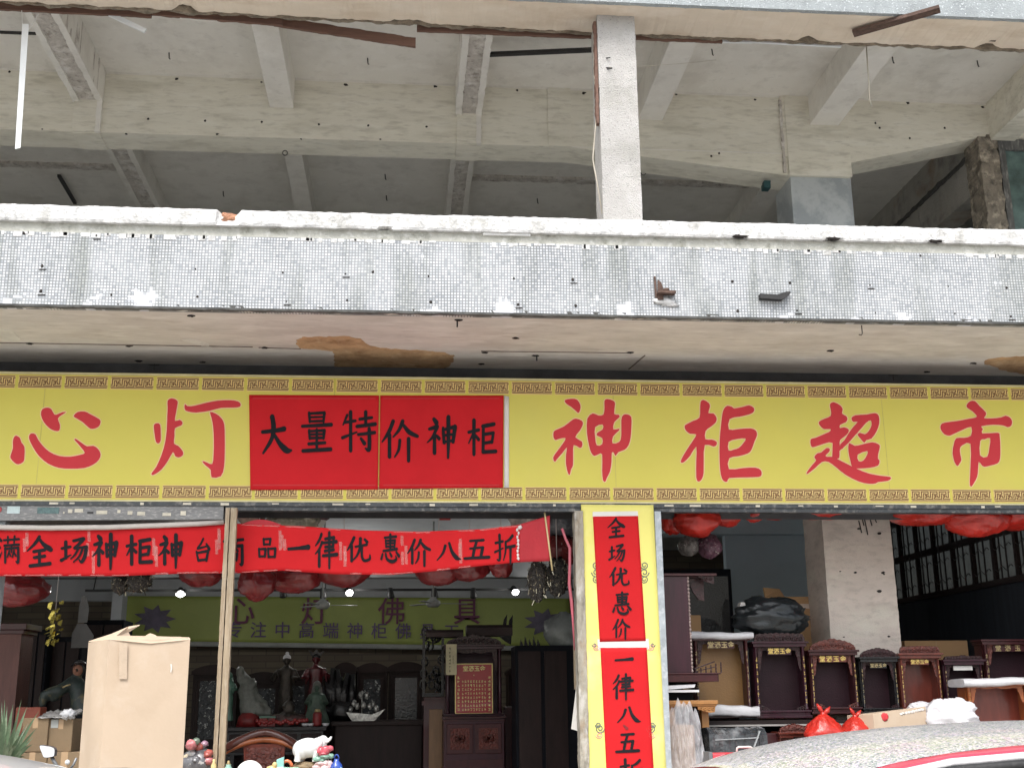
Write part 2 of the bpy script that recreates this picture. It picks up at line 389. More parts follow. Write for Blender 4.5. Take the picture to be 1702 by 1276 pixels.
GLY = {
 '大': [[(8, 42, 9), (50, 38, 10), (75, 34, 12)], [(38, 4, 13), (42, 30, 13), (36, 60, 11), (10, 95, 6)], [(42, 45, 7), (60, 70, 12), (82, 88, 15), (97, 88, 5)]],
 '神': [[(22, 5, 9), (30, 14, 12)], [(8, 30, 7), (32, 24, 11)], [(32, 26, 9), (18, 50, 7), (2, 64, 3)], [(24, 44, 9), (24, 90, 10)], [(30, 46, 6), (38, 54, 9)], [(50, 28, 8), (53, 64, 9)], [(50, 32, 7), (86, 24, 9)], [(86, 24, 11), (80, 62, 9)], [(52, 46, 6), (82, 43, 6)], [(53, 62, 6), (80, 59, 6)], [(66, 0, 11), (66, 60, 10), (65, 102, 6)]],
 '柜': [[(4, 36, 8), (38, 30, 9)], [(22, 4, 11), (22, 96, 10)], [(22, 36, 8), (4, 66, 4)], [(26, 44, 7), (38, 56, 9)], [(52, 20, 10), (90, 14, 10)], [(54, 26, 9), (53, 90, 10)], [(56, 42, 8), (88, 38, 9)], [(88, 38, 9), (83, 64, 8)], [(56, 66, 8), (84, 62, 8)], [(53, 90, 9), (96, 88, 10)]],
 '全': [[(50, 0, 9), (34, 22, 9), (4, 48, 4)], [(50, 8, 8), (66, 26, 11), (92, 42, 14), (99, 41, 4)], [(28, 50, 8), (70, 44, 9)], [(30, 70, 8), (70, 65, 9)], [(50, 48, 9), (50, 92, 9)], [(14, 98, 9), (90, 90, 10)]],
 '场': [[(4, 42, 8), (34, 36, 8)], [(18, 18, 10), (18, 78, 9)], [(2, 86, 10), (36, 66, 4)], [(46, 14, 8), (82, 6, 10)], [(82, 8, 10), (66, 26, 9), (48, 40, 6)], [(50, 42, 7), (92, 36, 9)], [(92, 36, 10), (88, 66, 10), (76, 92, 9), (66, 84, 4)], [(62, 46, 7), (50, 66, 6), (36, 80, 4)], [(78, 46, 7), (66, 72, 6), (46, 92, 4)]],
 '台': [[(54, 4, 9), (40, 24, 8), (22, 40, 7)], [(22, 42, 8), (60, 36, 6), (76, 32, 5)], [(72, 24, 7), (88, 44, 13)], [(16, 56, 9), (26, 90, 9)], [(18, 60, 7), (80, 52, 9)], [(82, 52, 11), (72, 90, 10)], [(26, 90, 8), (74, 86, 8)]],
 '商': [[(46, 2, 8), (54, 12, 10)], [(10, 22, 7), (90, 16, 8)], [(34, 24, 6), (40, 34, 7)], [(64, 22, 6), (58, 34, 6)], [(14, 40, 8), (16, 98, 9)], [(14, 42, 7), (86, 36, 9)], [(86, 36, 10), (86, 94, 10), (76, 96, 4)], [(42, 44, 6), (32, 58, 5)], [(58, 42, 6), (68, 54, 7)]] + BX(36, 63, 66, 84),
 '品': BX(32, 4, 68, 32, 9) + BX(8, 52, 42, 90, 9) + BX(56, 50, 94, 92, 9),
 '一': [[(4, 52, 9), (50, 49, 10), (96, 45, 15)]],
 '律': [[(30, 4, 8), (20, 22, 8), (4, 38, 4)], [(32, 28, 8), (22, 46, 7), (4, 62, 4)], [(20, 50, 9), (20, 98, 10)], [(46, 18, 7), (82, 14, 8)], [(84, 14, 9), (80, 40, 8)], [(36, 30, 7), (96, 26, 8)], [(46, 42, 7), (82, 40, 7)], [(44, 54, 7), (84, 50, 7)], [(36, 68, 7), (98, 64, 9)], [(64, 0, 9), (64, 104, 7)]],
 '优': [[(32, 4, 9), (20, 30, 9), (4, 54, 4)], [(22, 36, 9), (22, 96, 9)], [(38, 40, 7), (84, 32, 8)], [(58, 8, 10), (56, 44, 9), (44, 74, 7), (28, 92, 4)], [(64, 40, 8), (64, 76, 8), (74, 94, 9), (96, 88, 8), (97, 72, 4)], [(76, 12, 8), (86, 22, 9)]],
 '惠': [[(20, 11, 7), (80, 7, 8)], [(50, 0, 9), (50, 54, 8)]] + BX(26, 20, 74, 44) + [[(28, 32, 6), (72, 30, 6)], [(14, 58, 7), (84, 51, 8)], [(10, 70, 8), (4, 86, 9)], [(26, 68, 7), (34, 88, 9), (60, 96, 10), (80, 88, 9), (77, 76, 4)], [(48, 66, 7), (56, 76, 9)], [(80, 62, 7), (94, 76, 10)]],
 '价': JIA,
 '八': [[(38, 20, 9), (28, 56, 8), (4, 90, 4)], [(54, 8, 8), (66, 50, 11), (86, 80, 15), (101, 84, 4)]],
 '五': [[(24, 10, 9), (76, 6, 10)], [(50, 10, 9), (40, 50, 9), (34, 88, 9)], [(24, 46, 8), (72, 40, 9)], [(74, 40, 10), (66, 88, 9)], [(2, 93, 10), (98, 87, 12)]],
 '折': [[(4, 32, 7), (40, 26, 8)], [(24, 4, 10), (26, 86, 9), (12, 90, 4)], [(2, 64, 7), (42, 50, 4)], [(88, 6, 9), (72, 20, 8), (54, 28, 5)], [(54, 28, 8), (54, 60, 7), (44, 92, 4)], [(54, 48, 7), (98, 42, 9)], [(78, 46, 10), (78, 104, 7)]],
 '量': BX(26, 4, 74, 26) + [[(30, 15, 5), (70, 14, 5)], [(4, 37, 7), (96, 33, 9)]] + BX(26, 47, 74, 67) + [[(30, 57, 5), (70, 56, 5)], [(50, 45, 7), (50, 92, 8)], [(24, 80, 7), (76, 77, 7)], [(6, 97, 8), (94, 93, 9)]],
 '特': [[(16, 10, 7), (4, 34, 4)], [(8, 28, 7), (40, 24, 7)], [(26, 2, 9), (26, 98, 9)], [(2, 66, 8), (44, 52, 4)], [(52, 20, 7), (88, 16, 7)], [(70, 2, 9), (70, 36, 8)], [(44, 38, 8), (98, 32, 9)], [(48, 58, 7), (96, 53, 8)], [(80, 44, 9), (80, 94, 10), (69, 92, 4)], [(56, 68, 7), (66, 80, 10)]],
 '满': [[(6, 8, 7), (16, 18, 9)], [(0, 34, 7), (10, 44, 8)], [(2, 92, 8), (18, 62, 4)], [(28, 16, 6), (96, 12, 7)], [(46, 4, 7), (46, 26, 6)], [(76, 2, 7), (74, 26, 6)], [(30, 36, 7), (96, 32, 7)], [(34, 46, 8), (34, 98, 8)], [(34, 48, 7), (90, 44, 7)], [(92, 44, 9), (92, 96, 9), (82, 94, 4)], [(62, 34, 7), (62, 60, 6)], [(52, 56, 6), (44, 78, 5)], [(52, 62, 5), (58, 74, 6)], [(74, 54, 6), (66, 78, 5)], [(74, 60, 5), (82, 74, 6)]],
 '·': [[(46, 46, 6), (56, 54, 9)]],
}
def write(chars, surf, name, m, parent, bold=1.32):
    """chars: (glyph, x0, y0, x1, y1) boxes in picture points; surf(px, py, lift) gives the point on the cloth"""
    mb = MB()
    for g, x0, y0, x1, y1 in chars:
        for k, st in enumerate([[(q[0], q[1], q[2] * bold) for q in st_] for st_ in GLY[g]]):
            brush(mb, st, lambda x, y: surf(x0 + (x1 - x0) * x / 100, y0 + (y1 - y0) * y / 100, .003 + .0004 * k))
    return mb.build(name, m, parent)
def type_mesh(mb, text, x, z, y, size, bold=.0, cx=True, sx=1.):
    """printed lettering from Blender's built-in typeface, laid on a plane facing the street at depth y; x,z is the centre"""
    c = bpy.data.curves.new('type', 'FONT'); c.body = text; c.size = size; c.offset = bold * size; c.align_x = 'CENTER'; c.align_y = 'CENTER'; c.resolution_u = 3
    o = bpy.data.objects.new('type', c); COL.objects.link(o)
    me = bpy.data.meshes.new_from_object(o.evaluated_get(bpy.context.evaluated_depsgraph_get()))
    bpy.data.objects.remove(o); bpy.data.curves.remove(c)
    mb.add([(x + v.co.x * sx, y, z + v.co.y) for v in me.vertices], [tuple(p.vertices) for p in me.polygons])
    bpy.data.meshes.remove(me)
def flat_poly(mb, outer, holes, place):
    loops = [outer] + list(holes)
    tri = tessellate_polygon([[Vector((x, y, 0)) for x, y in lp] for lp in loops])
    pts = [p for lp in loops for p in lp]
    mb.add([place(x, y) for x, y in pts], [tuple(t) for t in tri])
def smooth_loop(lp, n=3):
    out = []; N = len(lp); P = [Vector(p) for p in lp]
    for i in range(N):
        p0, p1, p2, p3 = P[i - 1], P[i], P[(i + 1) % N], P[(i + 2) % N]
        for k in range(n):
            t = k / n; q = .5 * ((2 * p1) + (p2 - p0) * t + (2 * p0 - 5 * p1 + 4 * p2 - p3) * t * t + (3 * p1 - p0 - 3 * p2 + p3) * t ** 3)
            out.append((q.x, q.y))
    return out

# ================================================================ materials used all over
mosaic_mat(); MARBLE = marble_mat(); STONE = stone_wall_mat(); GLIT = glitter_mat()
mat('coping', (.64, .64, .63), .8, var=.12, scale=5, stain=[((.34, .33, .30), .6, 6), ((.2, .2, .19), .5, 23), ((.76, .76, .75), .5, 11)], bump=.5, bscale=45)
mat('render_band', (.50, .50, .45), .9, var=.2, scale=4, stain=[((.22, .22, .18), .8, 8), ((.75, .75, .72), .6, 14)], bump=.4)
mat('soffit', (.67, .635, .595), .85, var=.12, scale=3.1, stain=[((.78, .74, .69), .7, 1.1), ((.55, .50, .455), .5, 2.6), ((.46, .42, .38), .35, 9), ((.86, .83, .79), .5, 5)], bump=.25, bscale=25, stretch=(.55, 1.6, 1))
mat('peeled', (.50, .325, .18), .95, var=.3, scale=4, stain=[((.30, .17, .08), .8, 6), ((.60, .44, .28), .7, 11)], bump=.6, bscale=30)
mat('whitewash', (.76, .735, .68), .9, var=.04, scale=1.4, stain=[((.62, .59, .53), .6, 1.6), ((.82, .80, .75), .6, 5), ((.5, .47, .42), .3, 4)], bump=.12, bscale=25, speck=((.45, .43, .39), .15, 9))
mat('whitewash_wall', (.74, .71, .61), .9, var=.05, scale=2, stain=[((.60, .57, .47), .55, 3.2), ((.80, .78, .70), .6, 6), ((.48, .45, .36), .5, 5), ((.40, .37, .30), .4, 14)], bump=.15, bscale=25, stretch=(.4, 1, 1.8), speck=((.45, .43, .37), .15, 10))
mat('scar', (.56, .52, .47), .95, var=.2, scale=9, stain=[((.24, .21, .18), .8, 14), ((.72, .70, .67), .8, 9)], bump=.9, bscale=35)
mat('dim_plaster', (.66, .66, .64), .9, var=.12, scale=1.2, stain=((.5, .5, .48), .6, 2.4), bump=.2)
mat('terrazzo', (.50, .485, .465), .85, var=.14, scale=2, stain=[((.32, .31, .27), .65, 3.0), ((.62, .61, .60), .5, 6)], speck=((.25, .24, .23), .8, 75), bump=.7, bscale=90)
mat('pebble', (.33, .36, .37), .8, var=.2, scale=5, speck=((.62, .66, .68), .9, 60), bump=.6, bscale=80)
mat('edge_soffit', (.72, .62, .50), .9, var=.1, scale=1.5, stain=[((.56, .44, .32), .6, 2.8), ((.80, .72, .62), .6, 4)], bump=.2, stretch=(.5, 1, 1))
mat('dark_gap', (.09, .09, .085), .95, var=.3, scale=12, bump=.4)
mat('brown_board', (.16, .085, .06), .7, var=.25, scale=3, stretch=(1, 12, 12), bump=.2)
mat('rusty', (.10, .06, .045), .8, var=.4, scale=20, bump=.5)
mat('black_iron', (.025, .024, .024), .6, var=.3)
mat('old_post', (.36, .33, .27), .9, var=.3, scale=5, stain=[((.13, .12, .10), .9, 9), ((.58, .56, .52), .8, 12), ((.30, .22, .14), .7, 16)], bump=.8, bscale=40, stretch=(1, 1, .35))
mat('brown_wreck', (.23, .20, .16), .95, var=.4, scale=6, stain=[((.55, .48, .38), .8, 9), ((.08, .07, .06), .8, 13)], bump=.9, bscale=35)
mat('fir', (.38, .30, .205), .8, var=.25, scale=3, stain=[((.26, .19, .12), .7, 5), ((.50, .43, .33), .7, 8)], bump=.25, stretch=(7, 7, .8))
mat('grey_metal', (.20, .20, .20), .45, metal=.5, var=.15, scale=3, stain=((.5, .48, .45), .6, 22), stretch=(1, 1, 4))
mat('galv', (.40, .44, .47), .5, metal=.35, var=.25, scale=7, stain=((.62, .64, .66), .6, 20))
mat('shop_wall', (.64, .67, .69), .85, var=.08, scale=1.1, stain=((.45, .46, .47), .5, 2.5))
mat('blue_wall', (.56, .67, .73), .7, var=.06, scale=.9, stain=((.48, .57, .62), .5, 1.8))
mat('col_plaster', (.66, .585, .52), .9, var=.08, scale=1.6, stain=[((.48, .42, .37), .6, 3), ((.68, .65, .56), .7, 2), ((.40, .36, .32), .4, 9)], bump=.4, stretch=(1, 1, 2.2))
mat('dark_wood', (.022, .014, .013), .5, spec=.25, var=.35, scale=4, stretch=(1, 1, 8))
mat('old_glass', (.16, .18, .17), .12, var=.25, scale=3, spec=.4, alpha=.82)
mat('dirty_pane', (.10, .16, .15), .2, var=.4, scale=6, spec=.6)
mat('asphalt', (.34, .335, .32), .9, var=.25, scale=2, stain=((.24, .24, .23), .6, 4), bump=.5, bscale=120)
mat('paving', (.46, .45, .42), .85, var=.15, scale=2, stain=((.34, .33, .31), .6, 5), bump=.4, bscale=60)
mat('kerb', (.42, .41, .39), .85, var=.15, scale=3)
mat('floor_tile', (.42, .40, .37), .35, var=.15, scale=2)

# ================================================================ the ground
def struct(name, mb, m):
    o = mb.build(name, m); o['kind'] = 'structure'; return o
struct('road', MB().box(-300, -300, -.2, 300, -3.2, 0), 'asphalt')
struct('ground', MB().box(-300, 12, -.25, 300, 300, -.02), 'asphalt')
struct('kerb', MB().box(-60, -3.2, -.2, 60, -3.0, .13), 'kerb')
struct('pavement', MB().box(-60, -3.0, -.2, 60, .02, .12), 'paving')
struct('shop_floor', MB().box(-6.3, .02, -.2, 6.2, 7.6, .15), 'floor_tile')

# ================================================================ the building
B = thing('shop_building', 'weathered concrete shop building with a white mosaic balcony above the storefront', 'building', (0, 0, 0))
XL, XR = -7.5, 9.5
Yf = -1.22
# balcony
mb = MB(); mb.box(XL, Yf, 4.405, XR, -1.09, 4.99)
para = mb.build('mosaic_parapet', 'mosaic', B)
def wob(x, k=0.): return noise.noise(Vector((x * 1.7, k, 3.3)))
mb = MB(); mb.rough_bar((XL, Yf + .004, 0), (XR, Yf + .004, 0), [(-.0, 4.985), (.12, 4.985), (.12, 5.075), (-.0, 5.075)], seg=420, amp=.007, seed=2)
mb.build('render_band', 'render_band', para)
# ragged upper border of the tiles: smears of render over the tiles
mb = MB()
for i in range(260):
    x = XL + (XR - XL) * (i + random.random()) / 260
    if noise.noise(Vector((x * 1.3, 1, 1))) > -.1:
        h = .012 + .03 * random.random(); wd = .02 + .05 * random.random()
        mb.box(x, Yf - .003, 4.992 - h, x + wd, Yf + .01, 4.992)
mb.build('render_smear', 'coping', para)
# coping with bites
bites = [(at(380, 372, Yf).x - XL, .085, .075, (1, 2, 3)), (at(1228, 388, Yf).x - XL, .07, .03, (0,)), (at(1382, 388, Yf).x - XL, .075, .03, (0,)), (at(1550, 390, Yf).x - XL, .07, .03, (0,)), (at(640, 378, Yf).x - XL, .06, .03, (0,))]
mb = MB(); mb.rough_bar((XL, 0, 0), (XR, 0, 0), [(Yf - .035, 5.068), (Yf - .04, 5.09), (Yf - .038, 5.185), (Yf - .02, 5.205), (-1.06, 5.21), (-1.06, 5.068)], seg=900, amp=.0055, chips=bites, seed=5, freq=6)
cp = mb.build('coping', 'coping', para)
mb = MB()
for px, wd in ((380, .085),):
    c = at(px, 368, Yf)
    mb.ball((c.x, Yf + .02, 5.145), .05, (wd / .05, .75, 1.0), 14, 8, .5, 4, px)
mb.build('brick_core', mat('brick_core', (.40, .20, .12), .95, var=.5, scale=18, stain=((.10, .08, .07), .9, 16), bump=.8), cp)
mb = MB()
for px in (1228, 1382, 1550):
    c = at(px, 389, Yf); mb.ball((c.x, Yf - .03, 5.085), .022, (2.6, .6, .8), 14, 8, .6, 4, px)
mb.build('coping_hole', mat('hole', (.03, .025, .022), .95, var=.5, scale=40), cp)
mb = MB()
for px, py in ((775, 358), (900, 372), (1405, 374), (560, 354)):
    c = at(px, py, Yf); mb.ball((c.x, Yf + .05, 5.2), .035, (1.2, 1, .6), 8, 6, .5, 3, px)
mb.build('mortar_lump', 'coping', cp)
# nail holes, rust stubs in two rows
mb = MB(); rows = [(70, 442), (325, 447), (470, 453), (574, 455), (712, 459), (854, 463), (952, 465), (1217, 468), (1313, 470), (1446, 474), (1576, 476), (1673, 478), (68, 484), (185, 490), (328, 493), (476, 501), (577, 499), (716, 502), (861, 506), (957, 508), (1226, 517), (1325, 516), (1455, 520), (1587, 521), (1680, 526), (620, 452), (40, 388), (160, 392), (1530, 425)]
for i, (px, py) in enumerate(rows):
    c = at(px, py, Yf); r = .006 + .006 * random.random()
    mb.ball((c.x, Yf - .001, c.z), r, (1, .35, 1.1), 8, 6, .6, 3, i)
    if i % 3 == 0: mb.bar((c.x - .02, Yf - .003, c.z - .03), (c.x + .035, Yf - .003, c.z - .028), .006)
mb.build('nail_hole', mat('hole', (.03, .025, .022), .95, var=.5, scale=40), para)
# the iron anchor still bolted to the tiles
c = at(1100, 490, Yf)
mb = MB(); mb.box(c.x - .045, Yf - .07, c.z - .005, c.x + .10, Yf, c.z + .015)
mb.prism([(c.x - .035, c.z + .015), (c.x + .02, c.z + .015), (c.x - .005, c.z + .10), (c.x - .03, c.z + .12)], Yf - .02, Yf)
mb.bar((c.x - .05, Yf - .012, c.z - .03), (c.x - .055, Yf - .012, c.z + .15), .014); mb.box(c.x - .04, Yf - .03, c.z - .05, c.x + .005, Yf, c.z - .005)
mb.ball((c.x + .03, Yf - .04, c.z + .03), .02, (1.6, 1, .7), 8, 6, .5, 3, 4); mb.build('iron_anchor', 'rusty', para)
mb = MB(); mb.ball((c.x + .02, Yf - .005, c.z - .06), .05, (1.6, .4, .7), 14, 8, .7, 4, 8); mb.ball((c.x + .08, Yf - .005, c.z - .08), .03, (1.6, .4, .7), 10, 8, .7, 4, 9)
mb.build('mortar_lump', 'coping', para)
c = at(1285, 495, Yf)
mb = MB(); mb.prism([(c.x - .12, c.z - .02), (c.x + .06, c.z - .03), (c.x + .13, c.z + .025), (c.x + .13, c.z + .04), (c.x + .10, c.z + .04), (c.x + .02, c.z + .012), (c.x - .12, c.z + .018)], Yf - .05, Yf)
mb.build('bracket_stub', 'black_iron', para)
c = at(842, 391, Yf); mb = MB(); mb.box(c.x - .19, Yf - .02, c.z - .008, c.x + .19, Yf + .01, c.z + .012); mb.build('light_tube', mat('tube_white', (.7, .7, .68), .5), para)

# soffit of the balcony
SB = atz(850, 613, 4.413).y
mb = MB(); mb.box(XL, -1.19, 4.413, XR, SB + .02, 4.52)
sof = mb.build('balcony_soffit', 'soffit', B)
mb = MB(); mb.rough_bar((XL, 0, 0), (XR, 0, 0), [(Yf + .002, 4.388), (-1.165, 4.393), (-1.165, 4.42), (Yf + .002, 4.42)], seg=500, amp=.006, seed=8, freq=7)
mb.build('drip_edge', 'dark_gap', sof)
mb = MB(); mb.rough_bar((XL, 0, 0), (XR, 0, 0), [(-1.166, 4.402), (-1.13, 4.407), (-1.13, 4.42), (-1.166, 4.42)], seg=400, amp=.012, seed=18, freq=7)
mb.build('plaster_lip', 'soffit', sof)
def patch(px, z, m, name, n=3, thick=.01):
    lp = smooth_loop([tuple(atz(x, y, z).xy) for x, y in px], n * 3)
    lp = [(x + .03 * noise.noise(Vector((x * 17, y * 17, 0))) + .012 * noise.noise(Vector((x * 60, y * 60, 0))), y + .035 * noise.noise(Vector((x * 17, y * 17, 7))) + .012 * noise.noise(Vector((x * 60, y * 60, 7)))) for x, y in lp]
    N = len(lp); tri = tessellate_polygon([[Vector((x, y, 0)) for x, y in lp]]); mb = MB()
    mb.add([(x, y, z - .004) for x, y in lp] + [(x, y, z + .02) for x, y in lp], [tuple(t) for t in tri] + [(i, (i + 1) % N, (i + 1) % N + N, i + N) for i in range(N)])
    mb.build(name, m, sof)
patch([(497, 563), (530, 559), (590, 561), (625, 577), (700, 582), (748, 588), (753, 598), (738, 611), (690, 614), (640, 613), (565, 612), (556, 600), (552, 584), (500, 578)], 4.413, 'peeled', 'peeled_patch')
patch([(1635, 600), (1660, 594), (1702, 592), (1760, 592), (1760, 622), (1702, 621), (1660, 612)], 4.413, 'peeled', 'peeled_patch')
patch([(-20, 548), (18, 549), (32, 565), (-20, 563)], 4.413, mat('flake', (.72, .70, .66), .9), 'plaster_flake', 1)
patch([(296, 562), (330, 566), (350, 575), (345, 577)], 4.413, 'flake', 'plaster_flake', 1)
def slit(a, b, z, wd=.008):
    p, q = atz(*a, z), atz(*b, z); mb = MB(); mb.bar((p.x, p.y, z - .003), (q.x, q.y, z - .003), wd, .008); return mb
mb = MB()
for a_, b_ in (((0, 569), (240, 573)), ((240, 573), (420, 576)), ((430, 577), (500, 579)), ((800, 583), (1050, 586)), ((1072, 590), (1045, 613))):
    mb2 = slit(a_, b_, 4.413); mb.add(mb2.v, mb2.f)
mb.build('board_joint', mat('joint_brown', (.20, .165, .14), .9, var=.4, scale=9), sof)
mb = MB()
for i, (px, py) in enumerate(((215, 574), (50, 570), (440, 577), (806, 585), (890, 590), (800, 604), (1048, 585), (857, 561), (230, 599), (337, 601), (1618, 603), (1380, 582), (763, 531), (318, 524), (1540, 617))):
    p = atz(px, py, 4.413); mb.ball((p.x, p.y, 4.408), .02, (1.6, .8, .4), 8, 6, .8, 4, i)
mb.build('nail_hole', 'hole', sof)
for i, (px, py, k) in enumerate(((257, 604, 'T'), (1484, 622, 'T'), (1432, 540, 'J'), (892, 590, 'I'), (1218, 624, 'I'), (760, 533, 'I'))):
    p = atz(px, py, 4.413); mb = MB()
    if k == 'T': mb.box(p.x - .045, p.y - .01, 4.395, p.x + .045, p.y + .01, 4.403); mb.bar((p.x, p.y, 4.41), (p.x, p.y, 4.35), .008)
    elif k == 'J': mb.tube([(p.x, p.y, 4.41), (p.x, p.y, 4.34), (p.x - .01, p.y, 4.325), (p.x - .03, p.y, 4.33)], .004, 6)
    else: mb.bar((p.x, p.y, 4.41), (p.x, p.y, 4.36), .012)
    mb.build('hook', 'black_iron', sof)

# ---- front wall behind the sign, lintel, jambs
mb = MB(); mb.box(XL, SB, 3.03, XR, .45, 4.42); mb.build('front_wall', mat('shade_toned_render', (.08, .08, .085), .9, var=.3, scale=3), B)  # render coloured near-black, painting in the shade of the gap above the sign
mb = MB(); mb.box(XL, -.01, 3.064, XR, .12, 3.098); mb.box(at(374, 850, 0).x, .005, 3.028, XR, .09, 3.064)
mb.build('lintel', mat('lintel_metal', (.07, .075, .08), .5, metal=.4, var=.3, scale=6, stain=((.35, .33, .3), .5, 17)), B)
mb = MB()
for i in range(26):
    x = -4 + i * .4 + random.random() * .3; wd = .02 + .08 * random.random(); mb.box(x, -.013, 3.068 + .01 * random.random(), x + wd, -.009, 3.088)
mb.build('paper_scrap', mat('scrap', (.62, .58, .48), .9, var=.3), B)
# brick pier between the two openings
xa, xb = at(952, 845, .03).x, at(1097, 845, .03).x
mb = MB(); mb.box(xa + .06, .03, .1, xb - .02, .4, 3.03); mb.build('pier', 'old_post', B)
x0 = at(954, 845, -.0).x; x1 = at(968, 845, 0).x
def rough_post(mb, x0, x1, y0, y1, z0, z1, amp=.006, seed=0, seg=120):
    vs = []; fs = []
    for i in range(seg + 1):
        z = z0 + (z1 - z0) * i / seg
        for k, (x, y) in enumerate(((x0, y0), (x1, y0), (x1, y1), (x0, y1))):
            j = amp * (noise.noise(Vector((z * 7, k * 3.1, seed))) + .8 * noise.noise(Vector((z * 26, k * 2.1, seed))))
            vs.append((x + j, y + j * .6, z))
    for i in range(seg):
        for k in range(4): fs.append((i * 4 + k, i * 4 + (k + 1) % 4, (i + 1) * 4 + (k + 1) % 4, (i + 1) * 4 + k))
    fs += [(0, 1, 2, 3), (seg * 4 + 3, seg * 4 + 2, seg * 4 + 1, seg * 4)]
    mb.add(vs, fs)
mb = MB(); rough_post(mb, x0, x1, -.03, .12, .12, 3.03, .005, 2); mb.build('door_jamb', 'old_post', B)
mb = MB(); mb.box(at(1086, 845, 0).x + .005, -.015, .12, at(1097.5, 845, 0).x, .12, 3.03)
mb.build('door_jamb', 'galv', B)
mb = MB(); mb.box(at(-30, 1100, .07).x, .07, .12, at(-14, 1100, .07).x, .2, 3.03); mb.build('door_jamb', 'galv', B)
# roller-shutter housing over the left opening with old stickers
z0, z1 = at(180, 868, .0).z, 3.064
mb = MB(); xs0, xs1 = -5.2, at(372, 855, .03).x
mb.prism([(xs0, z0), (xs1, z0 + .03), (xs1, z1), (xs0, z1)], .004, .3)
sh = mb.build('shutter_box', 'grey_metal', B)
def sticker(px0, py0, px1, py1, m, name='sticker', Y=.0):
    x0, zz0, x1, zz1 = bb(px0, py0, px1, py1, Y); MB().box(x0, Y, zz0, x1, .006, zz1).build(name, m, sh)
sticker(12, 841, 33, 853, mat('sticker_pale', (.55, .66, .66), .5))
sticker(62, 843, 98, 853, mat('sticker_teal', (.10, .17, .17), .5, var=.4, scale=30)); sticker(145, 850, 155, 853, 'black_iron')
for q in ((113, 846, 120, 852), (124, 845, 138, 851), (160, 848, 178, 854), (212, 849, 220, 855), (228, 850, 241, 856), (270, 852, 284, 857), (300, 849, 309, 856), (195, 847, 200, 852), (105, 850, 107, 853)):
    sticker(*q, 'scrap')
x0, zz0, x1, zz1 = bb(-6, 842, 3, 852, .016)
st_ = MB().lathe((0, 0, 0), [(.0, 0), (.026, 0), (.026, .004), (0, .004)], 14).build('sticker', mat('sticker_red', (.5, .08, .08), .5), sh)
st_.matrix_parent_inverse = Matrix.Translation(((x0 + x1) / 2, .004, (zz0 + zz1) / 2)) @ Matrix.Rotation(R(90), 4, 'X')

# ---- upper storey
xl, xr = at(1003, 370, -1.17).x, at(1068, 370, -1.17).x
mb = MB(); rough_post(mb, xl, xr, -1.18, -.86, 5.2, 7.1, .004, 5, 90); up = mb.build('balcony_pillar', 'terrazzo', B)
mb = MB(); mb.tube([(xl - .02, -1.12, 7.0), (xl - .025, -1.1, 6.6), (xl - .02, -1.13, 6.2), (xl - .06, -1.1, 5.8), (xl - .03, -1.12, 5.55), (xl + .0, -1.13, 5.3)], .006, 6)
mb.build('cable', mat('cream_cable', (.5, .46, .38), .6), up)
mb = MB(); rough_post(mb, xl - .028, xl - .004, -1.16, -1.1, 6.1, 7.05, .008, 6, 60); mb.build('wood_strip', 'brown_board', up)
mb = MB(); c = at(1008, 113, -1.18); mb.tube([c, c + Vector((.04, -.03, -.02)), c + Vector((0, -.03, -.03))], .006, 5); mb.tube([c + Vector((0, 0, .09)), c + Vector((.03, -.03, .08))], .005, 5); mb.build('nail', 'black_iron', up)
mb = MB(); p, q = at(1012, 112, -1.2), at(1190, 100, -.3); mb.tube([p.lerp(q, t) + Vector((0, 0, -.06 * t * (1 - t))) for t in (0, .25, .5, .75, 1)], .0022, 5); mb.build('cable', 'cream_cable', up)

mb = MB(); mb.rough_bar((XL, 0, 0), (XR, 0, 0), [(-1.33, 7.10), (-.90, 7.10), (-.90, 7.9), (-1.33, 7.9)], seg=520, amp=.012, chips=[(at(1640, 60, -.9).x - XL, .12, .06, (1,)), (at(1340, 52, -.9).x - XL, .08, .05, (1,)), (at(310, 8, -.9).x - XL, .1, .05, (1,)), (at(680, 30, -.9).x - XL, .15, .04, (1,))], seed=11, freq=6)
taper = lambda V: [(x, y - .024 * max(0, 1.5 - x) if y > -1.1 else y, z) for x, y, z in V]
mb.v = taper(mb.v); eb = mb.build('edge_beam', 'edge_soffit', B)
mb = MB(); mb.rough_bar((XL, 0, 0), (XR, 0, 0), [(-1.375, 7.104), (-1.325, 7.104), (-1.325, 7.88), (-1.375, 7.88)], seg=300, amp=.006, seed=12); mb.build('pebble_facing', 'pebble', eb)
mb = MB(); mb.rough_bar((XL, 0, 0), (XR, 0, 0), [(-.905, 7.085), (-.875, 7.09), (-.875, 7.16), (-.905, 7.16)], seg=420, amp=.018, seed=13, freq=5); mb.v = taper(mb.v); mb.build('crumbled_lip', mat('crumble', (.24, .20, .15), .95, var=.5, scale=14, bump=.9), eb)

mb = MB(); mb.box(XL, -.9, 7.6, XR, 9.2, 7.8); ceil = mb.build('upper_ceiling', 'whitewash', B)
